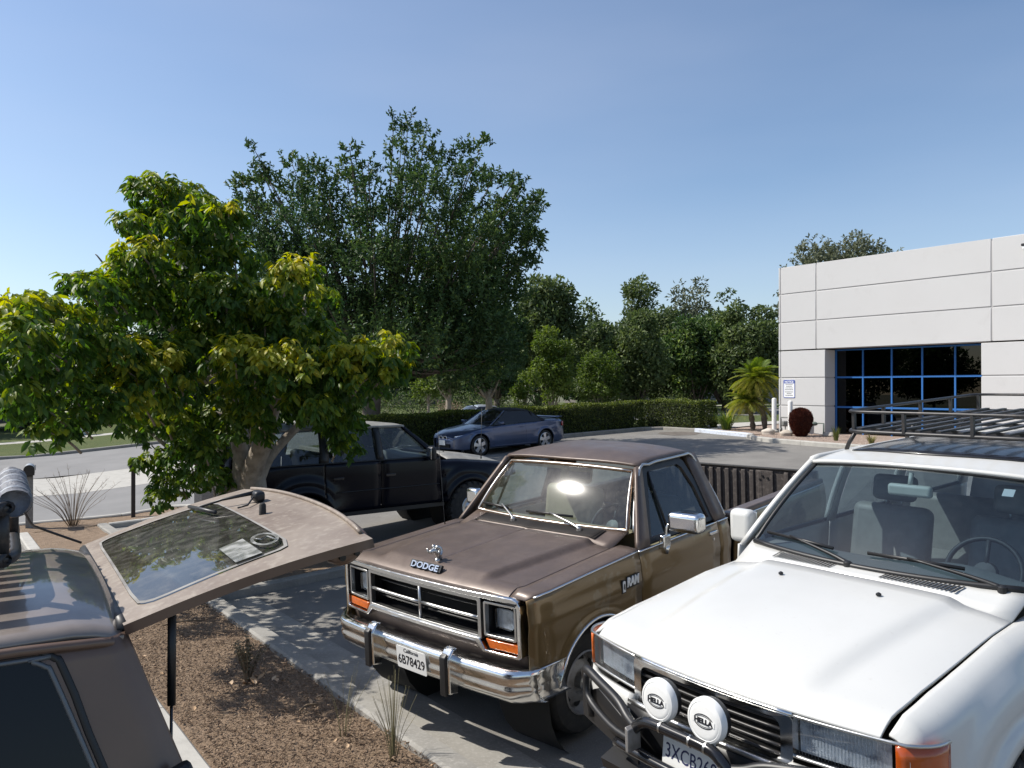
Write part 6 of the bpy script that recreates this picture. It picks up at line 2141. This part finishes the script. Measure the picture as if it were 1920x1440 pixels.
# ================================================================== BRONZE WAGON WITH OPEN HATCH
wg = vroot('bronze_wagon', -1.45, 2.71, 56.5, 0.0, 0.0, 'bronze station wagon with its rear hatch propped open over the mulch', 'station wagon')
def wagon():
    R = wg
    paint, dusty = MT['wagon_paint'], MT['wagon_dusty']
    def roof(d, a):
        z = 1.725 + .055 * (1 - abs(a) ** 2.5) - .030 * ss(-.16, 0.02, d) ** 2 - .02 * ss(-2.1, -2.5, d)
        return PD(d, a * .665, z)
    loft('roof', roof, [-2.5, -2.3, -2.0, -1.5, -1.0, -.6, -.35, -.2, -.12, -.07, -.03, 0.0], lin(-1, 1, 21), MT['wagon_roof'], R, .02)
    for s in (-1, 1):
        tube('drip_rail', [roof(d, s) + Vector((0, s * .012, -.012)) for d in lin(-2.45, -.06, 14)] + [roof(-.02, s * .985) + Vector((0, s * .004, -.012)), roof(.004, s * .93) + Vector((0, 0, -.012)), roof(.006, s * .8) + Vector((0, 0, -.010))], .014, MT['dull_chrome'] if False else paint, R, 8, sm=2)
        def sy(z): return .668 + .26 * max(0, 1.70 - z) ** 1.0 * (1 if z > 1.15 else 1) - (.26 * max(0, 1.05 - z))
        def rear(z): return .002 + .36 * max(0, 1.73 - z) if z > 1.05 else .247
        def sidef(u, v, s=s):
            z = 1.712 - (1.712 - .48) * v
            d = -4.35 + (rear(z) + 4.35) * u if z < 1.10 else -2.55 - .9 * max(0, (1.7 - z)) + (rear(z) + 2.55 + .9 * max(0, (1.7 - z))) * u
            return PD(d, s * (sy(z) - .03 * ss(.985, 1.0, u)), z)
        loft('body_side', sidef, [0, .2, .4, .6, .7, .8, .88, .93, .96, .975, .985, .992, .997, 1], lin(0, 1, 26), paint, R, .02)
        # side window laid in a rubber seal with a bright trim
        out = [(-1.55, 1.25), (-1.55, 1.655), (-1.50, 1.69), (-.27, 1.69), (-.225, 1.685), (-.185, 1.665), (-.165, 1.63), (-.06, 1.34), (-.05, 1.28), (-.09, 1.25)]
        out = [(p.x, p.y) for p in smoothpath([Vector((a, b, 0)) for a, b in out], 4)]
        V = [PD(a, s * (sy(b) + .012), b) for a, b in out]
        pymesh('side_window', V, [tuple(range(len(V)))], MT['dark_pane'], R)
        tube('window_trim', [PD(a, s * (sy(b) + .012), b) for a, b in out], .007, MT['trim_grey'], R, 6)
        tube('window_seal', [PD(a, s * (sy(b) + .006), b) for a, b in [(x + .022 * (1 if x > -.3 else 0), y + .016 * (1 if y > 1.5 else 0)) for x, y in out]], .012, MT['black'], R, 6)
        tl = box('tail_lamp', PD(.085, s * .815, 1.29), (.18, .05, .14), MT['black'], R, Matrix.Rotation(.35, 3, 'Y')); bevel(tl, .015, 2)
        for c in (-.95, -3.7):
            lathe('wheel_well', [(.42, -s * .0), (.42, -s * .3), (.001, -s * .3)], MT['void'], R, 20, 'y', PD(c, s * .80, .40))
            wheel(R, c, s * .835, .37, .24, .2, 'dull_chrome', s, .37)
    loft('hood', lambda d, a: PD(d, a * .80, 1.06 + .05 * (1 - a * a) - .03 * ss(-4.0, -4.4, d)), lin(-4.38, -3.2, 8), lin(-1, 1, 9), paint, R, .02)
    loft('windshield', lambda a, v: PD(-3.18 + .62 * v, a * (.74 - .12 * v), 1.10 + .60 * v), lin(-1, 1, 5), [0, 1], MT['windshield'], R)
    box('front_panel', PD(-4.36, 0, .78), (.06, 1.6, .56), paint, R, bev=.02)
    box('cargo_floor', PD(-.75, 0, .82), (1.6, 1.36, .06), MT['dark_vinyl'], R)
    box('tailgate', PD(.255, 0, .80), (.05, 1.50, .46), paint, R, bev=.015)
    box('rear_bumper', PD(.36, 0, .56), (.16, 1.66, .16), MT['dull_chrome'], R, bev=.03)
    box('floor', PD(-2.2, 0, .52), (4.2, 1.4, .06), MT['void'], R)
    seat(R, -1.2, 0, 1.25, .9, 1.38, MT['dark_vinyl'], name='rear_seat', head=False)
    # ---- hatch
    H = bpy.data.objects.new('hatch', None); COL.objects.link(H); H.parent = R
    ex, ez = .75 / .7737, .19 / .7737
    def hp(p, y, off=0.0):
        crown = -.012 * (y / .66) ** 2 - .035 * ss(.56, .80, p) ** 1.5 * 0 + .020 * math.sin(math.pi * clamp(p / .8, 0, 1))
        q = off + crown
        return PD(ex * p - ez * q, y, 1.745 + ez * p + ex * q)
    def free(y): return .785 - .06 * (abs(y) / .68) ** 2.4
    outer, inner = [], []
    ow = .655
    gl = (.05, .535, .575)   # p0,p1,half width
    n = 12
    for k in range(n): outer.append((0.0 + .0 * k, -ow + 2 * ow * k / (n - 1)))
    for k in range(1, n): outer.append((free(ow) * k / (n - 1), ow + .09 * k / (n - 1)))
    for k in range(1, n): y = (ow + .09) * (1 - 2 * k / (n - 1)); outer.append((free(y), y))
    for k in range(1, n - 1): outer.append((free(ow) * (1 - k / (n - 1)), -ow - .09 * (1 - k / (n - 1))))
    p0, p1, hwid = gl
    def rr(x, y):   # superellipse-rounded projection of an outer point to the glass outline
        return (p0 + (p1 - p0) * clamp((x) / .74, 0, 1), clamp(y, -hwid, hwid) if abs(y) < hwid else math.copysign(hwid, y))
    r_ = .07
    for (p, y) in outer:
        q, w = rr(p, y)
        cx = clamp(q, p0 + r_, p1 - r_); cy = clamp(w, -hwid + r_, hwid - r_)
        dx, dy = q - cx, w - cy
        L = math.hypot(dx, dy)
        if abs(dx) > 1e-6 and abs(dy) > 1e-6 and L > r_:
            q, w = cx + dx / L * r_, cy + dy / L * r_
        inner.append((q, w))
    N = len(outer)
    def strip(name, A, B, fa, fb, m, k=5):
        V = []
        for i in range(N):
            for j in range(k):
                t = j / (k - 1)
                p = A[i][0] + (B[i][0] - A[i][0]) * t; y = A[i][1] + (B[i][1] - A[i][1]) * t
                V.append(hp(p, y, fa + (fb - fa) * t))
        F = [(i * k + j, i * k + j + 1, ((i + 1) % N) * k + j + 1, ((i + 1) % N) * k + j) for i in range(N) for j in range(k - 1)]
        ob = pymesh(name, V, F, m, H, True)
        return ob
    strip('frame_skin', outer, inner, 0.0, 0.0, dusty)
    strip('frame_rim', outer, outer, 0.0, -.030, MT['wagon_paint'], 3)
    strip('glass_seal', inner, [(p + (.012 if p < .3 else -.012) * 0 + (.29 - p) * .035, y * .972) for p, y in inner], .004, .004, MT['wood_post'], 2)
    V = [hp(p, y, -.001) for p, y in inner]
    c = len(V)
    pymesh('glass', V + [hp((p0 + p1) / 2, 0, .004)], [(i, (i + 1) % N, c) for i in range(N)], MT['hatch_glass'], H, True)
    strip('inner_lining', outer, inner, -.030, -.028, MT['wagon_paint'])
    # rubber end piece with latch hardware
    loft('end_lip', lambda a, v: hp(free(a * ow) + .004, a * (ow + .01), -.004 - .034 * v), lin(-1, 1, 15), lin(0, 1, 3), MT['wagon_paint'], H, .02)
    tube('edge_seam', [hp(free(y) - .004, y, .006) for y in lin(-.66, .66, 17)], .008, dusty, H, 6)
    lb = loft('latch_housing', lambda a, v: hp(.60 + .13 * a, .655 + .012 * math.sin(v * 3.1), -.028 - .050 * v * math.sin(math.pi * (.15 + .8 * a))), lin(0, 1, 8), lin(0, 1, 5), MT['wagon_paint'], H, .02)
    for (q, r0) in ((.64, .011), (.69, .009)):
        lathe('bump_stop', [(r0, 0), (r0, .012), (.001, .013)], MT['black'], H, 12, 'y', hp(q, .675, -.052))
    # wiper, washer, motor cap
    tube('wiper_blade', [hp(.425, -.55, .016), hp(.44, -.38, .020), hp(.465, -.22, .016)], .008, MT['black'], H, 6)
    tube('wiper_arm', [hp(.445, -.40, .025), hp(.53, -.36, .035), hp(.645, -.29, .04)], [.005, .006, .010], MT['black'], H, 6)
    mc = box('motor_cap', hp(.655, -.275, .025), (.045, .08, .045), MT['black'], H); bevel(mc, .014, 3)
    tube('hose', [hp(.635, -.26, .03), hp(.59, -.20, .012), hp(.55, -.21, .010)], .004, MT['black'], H, 6)
    lathe('knob', [(.014, -.025), (.013, .014), (.008, .020), (.001, .021)], MT['rubber'], H, 14, 'z', hp(.597, .0, .022))
    # stickers
    prism('sticker', [(.395, .40), (.395, .17), (.485, .16), (.485, .40)] if False else [(.345, .565), (.345, .35), (.43, .33), (.43, .565)], lambda a, b, t: hp(a + .0, b, .012 + t), 0, .001, MT['glass_sticker'], H)
    el = lambda rx, ry: [(.480 + rx * math.cos(q), .42 + ry * math.sin(q)) for q in np.linspace(0, 2 * math.pi, 29)[:-1]]
    ring('round_sticker', el(.042, .085), el(.032, .066), lambda a, b, t: hp(a, b, .012 + t), 0, .001, MT['glass_sticker'], H)
    tube('round_sticker_mark', [hp(.455, .36, .013), hp(.47, .42, .013), hp(.495, .40, .013), hp(.505, .48, .013)], .006, MT['glass_sticker'], H, 5, flat=.3)
    # gas strut
    stt = bpy.data.objects.new('gas_strut', None); COL.objects.link(stt); stt.parent = R
    tube('cylinder', [PD(.138, .60, 1.745), PD(.137, .60, 1.463)], .012, MT['black'], stt, 12)
    tube('rod', [PD(.137, .60, 1.463), PD(.135, .60, 1.20)], .0045, MT['black_gloss'], stt, 8)
    tube('hinge_gasket', [PD(.01, y, 1.728 - .012 * (y / .65) ** 2) for y in lin(-.63, .63, 11)], .022, MT['black'], R, 8)
MT['trim_grey'] = mat('dull grey trim', (.14, .15, .16), .45, metal=.5)
MT['dark_pane'] = mat('dark privacy pane', (.006, .007, .009), .08, spec=.25)
MT['wagon_roof'] = mat('sun faded roof paint', (.25, .21, .18), .36, metal=.3, coat=.8, coatr=.06, var=(5, (.20, .165, .14), .42, .66), rvar=(8, .48))
MT['glass_sticker'] = glassmat('faded film sticker', (.55, .56, .56), 1.5, .1, .75, (.55, .55, .53))
wagon()

# ---- basket rack on the wagon roof
def wagon_rack():
    rk = empty('roof_basket'); rk.matrix_world = wg.matrix_world.copy()
    tag(rk, 'black tube roof basket with wooden slats on the bronze wagon', 'roof rack')
    m = MT['rack_black']
    dR, yN, yF = -.25, .375, -.46
    zb, zt = 1.895, 2.045
    def corner(z, dR_, yN_): return [PD(-1.6, yN_, z), PD(dR_ - .14, yN_, z), PD(dR_ - .05, yN_ - .015, z), PD(dR_ - .01, yN_ - .06, z), PD(dR_, yN_ - .14, z), PD(dR_, 0, z), PD(dR_, yF + .12, z), PD(dR_ - .04, yF + .02, z), PD(dR_ - .12, yF, z), PD(-1.6, yF, z)]
    tube('bottom_rail', corner(zb, dR, yN), .020, m, rk, 10, sm=4)
    tube('top_rail', corner(zt, dR, yN), .020, m, rk, 10, sm=4)
    for (d, y) in ((dR - .03, yN - .03), (-.75, yN), (-1.3, yN), (dR - .03, yF + .04), (-.75, yF), (-1.3, yF), (dR, -.05)):
        tube('upright', [PD(d, y, zb), PD(d, y, zt)], .018, m, rk, 8)
    for k in range(9):
        y = yF + .06 + (yN - yF - .12) * k / 8
        box('slat', PD(-.93, y, zb + .014), (1.34, .05, .016), MT['wood_slat'], rk, bev=.003)
    for d in (-.45, -1.0, -1.5):
        box('crossbar', PD(d, (yN + yF) / 2, zb - .008), (.04, yN - yF, .02), m, rk)
        for y in (yN, yF):
            tube('foot', [PD(d, y, zb), PD(d, y + math.copysign(.10, y), zb - .09), PD(d, y + math.copysign(.16, y), 1.735)], .014, m, rk, 8)
    # rolled pad lashed to the rear rail
    rp = empty('rolled_pad'); rp.matrix_world = wg.matrix_world.copy()
    tag(rp, 'grey wrinkled foam roll lashed along the rear rail of the roof basket', 'foam roll')
    V = []
    n, sg = 40, 18
    for i in range(n):
        q = i / (n - 1)
        y = .335 - .72 * q
        rr = .040 + .005 * math.sin(i * 1.3) + .003 * math.sin(i * 3.1)
        for k in range(sg):
            a = 2 * math.pi * k / sg
            r = rr * (1 + .05 * math.sin(3 * a + i * .7))
            V.append(PD(dR + r * math.cos(a), y, zt + .012 + r * math.sin(a)))
    F = [(i * sg + k, i * sg + (k + 1) % sg, (i + 1) * sg + (k + 1) % sg, (i + 1) * sg + k) for i in range(n - 1) for k in range(sg)]
    F += [tuple(range(sg)), tuple((n - 1) * sg + k for k in range(sg))]
    pymesh('pad', V, F, MT['foil_mat'], rp, True)
    for y in (.30, .12, -.08, -.26):
        lathe('tape_band', [(.0475, -.012), (.0485, 0), (.0475, .012)], MT['mail_silver'], rp, 18, 'y', PD(dR, y, zt + .012))
    cd = empty('cord'); cd.matrix_world = wg.matrix_world.copy(); tag(cd, 'thin black cord hanging from the roof basket to the roof edge', 'cord')
    tube('strand', [PD(dR + .01, -.25, zt - .02), PD(dR + .06, -.42, zt - .16), PD(dR + .10, -.60, 1.83), PD(.0, -.66, 1.745)], .005, MT['black'], cd, 6, sm=6)
wagon_rack()

# ================================================================== CONVERTIBLE AND FAR SEDAN
def coupe(R, paint, soft=True):
    zt_d = [0, .04, .12, .30, .70, 1.28]; zt_z = [.56, .62, .67, .745, .83, .925]
    tr_d = [3.55, 3.7, 4.1, 4.36, 4.45, 4.48]; tr_z = [.965, .985, .985, .965, .90, .78]
    def wd(d): return ip(d, [0, .05, .15, .4, .9, 2.2, 3.6, 4.1, 4.35, 4.48], [.50, .60, .70, .80, .858, .872, .868, .82, .74, .64])
    dw, dwr, zw, RA = .77, 3.47, .315, .365
    def belt(d): return ip(d, [0, .12, .5, 1.28, 2.4, 3.55, 4.3, 4.48], [.52, .60, .745, .865, .905, .925, .92, .80])
    def zlow(d):
        lo = ip(d, [0, .25, .4, 4.1, 4.3, 4.48], [.24, .20, .22, .22, .26, .34])
        for c in (dw, dwr):
            q = abs(d - c)
            if q < RA: lo = max(lo, zw + math.sqrt(RA * RA - q * q))
        return lo
    st_ = set(round(x, 3) for x in lin(0, 4.48, 40))
    for c in (dw, dwr):
        for a in np.linspace(-1, 1, 25): st_.add(round(c + RA * math.sin(a * math.pi / 2), 4))
        for e in (-1, 1):
            st_.add(round(c + e * (RA + .003), 4)); st_.add(round(c + e * (RA - .003), 4))
    st_ = sorted(st_)
    for s in (-1, 1):
        def sf(d, v, s=s):
            z0, z1 = belt(d), zlow(d)
            z = z0 + (z1 - z0) * v
            w = wd(d)
            y = w - .05 * max(0, (z - .62)) / .3 * 1.0 - .10 * max(0, .42 - z) + .012 * math.exp(-((z - .70) / .03) ** 2)
            for c in (dw, dwr):
                r = math.hypot(d - c, z - zw); y += .018 * ss(RA + .08, RA + .02, r)
            return PD(d, s * y, z)
        loft('body_side', sf, st_, lin(0, 1, 14), paint, R, .012)
        for dd in (1.30, 2.62):
            tube('door_seam', [sf(dd, v) + Vector((0, s * .004, 0)) for v in lin(0, .92, 10)], .004, MT['void'], R, 4)
        box('door_handle', sf(2.45, .16) + Vector((0, s * .015, 0)), (.16, .02, .03), paint, R, bev=.006)
        tube('sill_trim', [PD(d, s * (wd(d) + .0), .265) for d in lin(1.18, 3.05, 8)], .02, paint, R, 6, flat=.6)
        for c in (dw, dwr):
            lathe('wheel_well', [(RA + .03, 0), (RA + .03, -s * .3), (.001, -s * .3)], MT['void'], R, 20, 'y', PD(c, s * .80, zw))
            wheel(R, c, s * .845, .315, .22, .235, 'alloy5', s, .315)
        m_ = box('mirror', PD(1.52, s * .95, .965), (.12, .18, .10), paint, R); bevel(m_, .03, 3)
        # head and tail lamps
        loft('headlight', lambda a, v, s=s: PD(.07 + .40 * a ** 1.4, s * (wd(.07 + .40 * a ** 1.4) - .018 + .004 - .10 * (1 - a) ** 2), .55 + .07 * a + .075 * v), lin(0, 1, 8), lin(0, 1, 3), MT['reflector'], R, .02)
        loft('tail_lamp', lambda a, v, s=s: PD(4.28 + .17 * a, s * (wd(4.28 + .17 * a) + .006), .72 + .15 * v), lin(0, 1, 5), lin(0, 1, 3), MT['red_lens'], R, .02)
        pg = [PD(-.008, s * q, z) for q, z in [(p[0], p[1]) for p in rrect(.03, .19, .50, .615, .04, 3)]]
        pymesh('grille', pg, [tuple(range(len(pg)))], MT['void'], R)
        tube('grille_ring', pg, .010, MT['chrome'], R, 6, closed=True)
    def hoodf(d, a):
        w = wd(d) - .05 * max(0, belt(d) - .62) / .3
        return PD(d, a * w, belt(d) + (ip(d, zt_d, zt_z) - belt(d)) * (1 - abs(a) ** 2.2) + .004)
    loft('hood', hoodf, [0, .02, .04, .08, .12, .2, .3, .45, .6, .8, 1.0, 1.15, 1.28], lin(-1, 1, 17), paint, R, .012)
    def trunkf(d, a):
        w = wd(d) - .05 * max(0, belt(d) - .62) / .3
        return PD(d, a * w, belt(d) + (ip(d, tr_d, tr_z) - belt(d)) * (1 - abs(a) ** 3) + .004)
    loft('trunk_lid', trunkf, [3.5, 3.6, 3.8, 4.0, 4.2, 4.3, 4.36, 4.42, 4.46, 4.48], lin(-1, 1, 15), paint, R, .012)
    loft('spoiler', lambda a, v: PD(4.22 + .2 * v, a * .66, .995 + .035 * math.sin(v * 2.2)), lin(-1, 1, 9), lin(0, 1, 5), paint, R, .02)
    loft('front_bumper', lambda a, v: PD(.0 + .16 * abs(a) ** 3 - .02 * math.sin(v * 3.1), a * .60, .22 + .34 * v), lin(-1, 1, 15), lin(0, 1, 6), paint, R, .02)
    loft('rear_bumper', lambda a, v: PD(4.49 - .12 * abs(a) ** 3, a * .68, .26 + .60 * v), lin(-1, 1, 11), lin(0, 1, 6), paint, R, .02)
    box('air_intake', PD(-.022, 0, .33), (.02, .7, .11), MT['void'], R)
    box('licence_plate', PD(-.045, .0, .42), (.012, .31, .15), MT['plate_white'], R, bev=.004)
    def wsf(a, v):
        b = PD(1.30 - .16 * (1 - a * a), a * .70, .90 + .02 * (1 - a * a)); t = PD(1.98 - .08 * (1 - a * a), a * .54, 1.315 + .02 * (1 - a * a))
        return b.lerp(t, v)
    loft('windshield', wsf, lin(-1, 1, 11), lin(0, 1, 5), MT['windshield'], R)
    for s in (-1, 1):
        tube('a_pillar', [wsf(s, v) for v in lin(-.02, 1, 5)], .022, paint, R, 8)
        gl = [PD(1.40, s * .74, .89), PD(3.42, s * .74, .93), PD(3.1, s * .60, 1.22), PD(2.75, s * .56, 1.30), PD(2.02, s * .55, 1.305)]
        pymesh('side_window', gl, [tuple(range(5))], MT['tint_glass'], R)
    top_m = MT['soft_top'] if soft else paint
    def tp(u, a):
        d = 1.96 + (3.66 - 1.96) * u
        z = ip(u, [0, .06, .2, .38, .55, .68, .78, .88, 1], [1.325, 1.345, 1.375, 1.375, 1.345, 1.29, 1.20, 1.09, .985])
        w = ip(u, [0, .2, .5, .7, 1], [.56, .565, .575, .60, .64])
        return PD(d, a * w, z - .05 * abs(a) ** 4 - (.03 * abs(a) ** 2))
    loft('soft_top' if soft else 'roof', tp, lin(0, 1, 18), lin(-1, 1, 13), top_m, R, .02)
    for s in (-1, 1):
        V = [PD(2.98, s * .60, 1.285), PD(3.40, s * .61, 1.05), PD(3.68, s * .65, .97), PD(3.42, s * .745, .93), PD(3.05, s * .66, 1.10)]
        pymesh('top_quarter', V, [tuple(range(5))], top_m, R)
    for y in (-.36, .36):
        seat(R, 2.35, y, .48, .55, 1.0, MT['cream_plastic'] if False else MT['grey_vinyl'], .3)
    box('floor', PD(2.4, 0, .40), (2.4, 1.5, .06), MT['dark_vinyl'], R)
    loft('dashboard', lambda a, v: PD(1.2 + .55 * v, a * .68, .90 - .03 * v), lin(-1, 1, 5), lin(0, 1, 3), MT['dark_vinyl'], R, .02)
    steering(R, PD(1.85, .36, .88), .18, -.4, MT['black'])
MT['soft_top'] = mat('black canvas top', (.010, .010, .013), .85, bump=(120, .2, .003))
bm_ = vroot('blue_convertible', -2.091, 23.66, 49.63, .026, .288, 'steel blue convertible with black soft top parked against the hedge', 'car')
coupe(bm_, MT['blue_paint'], True)
far_x, far_y = pt(886, 38.5), 38.5
fc = vroot('silver_car', far_x - 1.6, far_y - 1.0, 56, .02, ground(far_x - 1.6, far_y - 1.0) - .40, 'silver car glimpsed over the hedge beyond the convertible', 'car')
coupe(fc, MT['silver_paint'], False)

# ================================================================== FAR BUILDINGS BETWEEN THE TREES
def far_building(name, s0, s1, t0, h, label, nwin, m='far_wall'):
    x, y, z = st3(s0, t0)
    r = empty(name, (x, y, z)); tag(r, label, 'building')
    o = Vector((x, y, z))
    def bx(n_, a0, a1, b0, b1, z0, z1, mm):
        V = [Vector((*st(a, b), z + c)) - o for a in (a0, a1) for b in (b0, b1) for c in (z0, z1)]
        pymesh(n_, V, [(0, 1, 3, 2), (4, 6, 7, 5), (0, 4, 5, 1), (2, 3, 7, 6), (0, 2, 6, 4), (1, 5, 7, 3)], mm, r)
    bx('wall', s0, s1, t0, t0 + 10, -.5, h, MT[m])
    bx('roof', s0 - .6, s1 + .6, t0 - .8, t0 + 10.8, h, h + .35, MT['far_roof'])
    for k in range(nwin):
        a = s0 + (s1 - s0) * (k + .5) / nwin
        bx('window', a - (s1 - s0) / nwin * .32, a + (s1 - s0) / nwin * .32, t0 - .03, t0 + .2, .9, 2.2, MT['black_gloss'])
far_building('far_building', 26, 44, 62, 3.2, 'low plastered building half hidden behind the row of trees', 7)
far_building('far_building', 50, 72, 48, 3.4, 'low pale building behind the trees near the hedge end', 7)
far_building('far_building', -2, 16, 70, 3.4, 'low building behind the far left wood', 6)
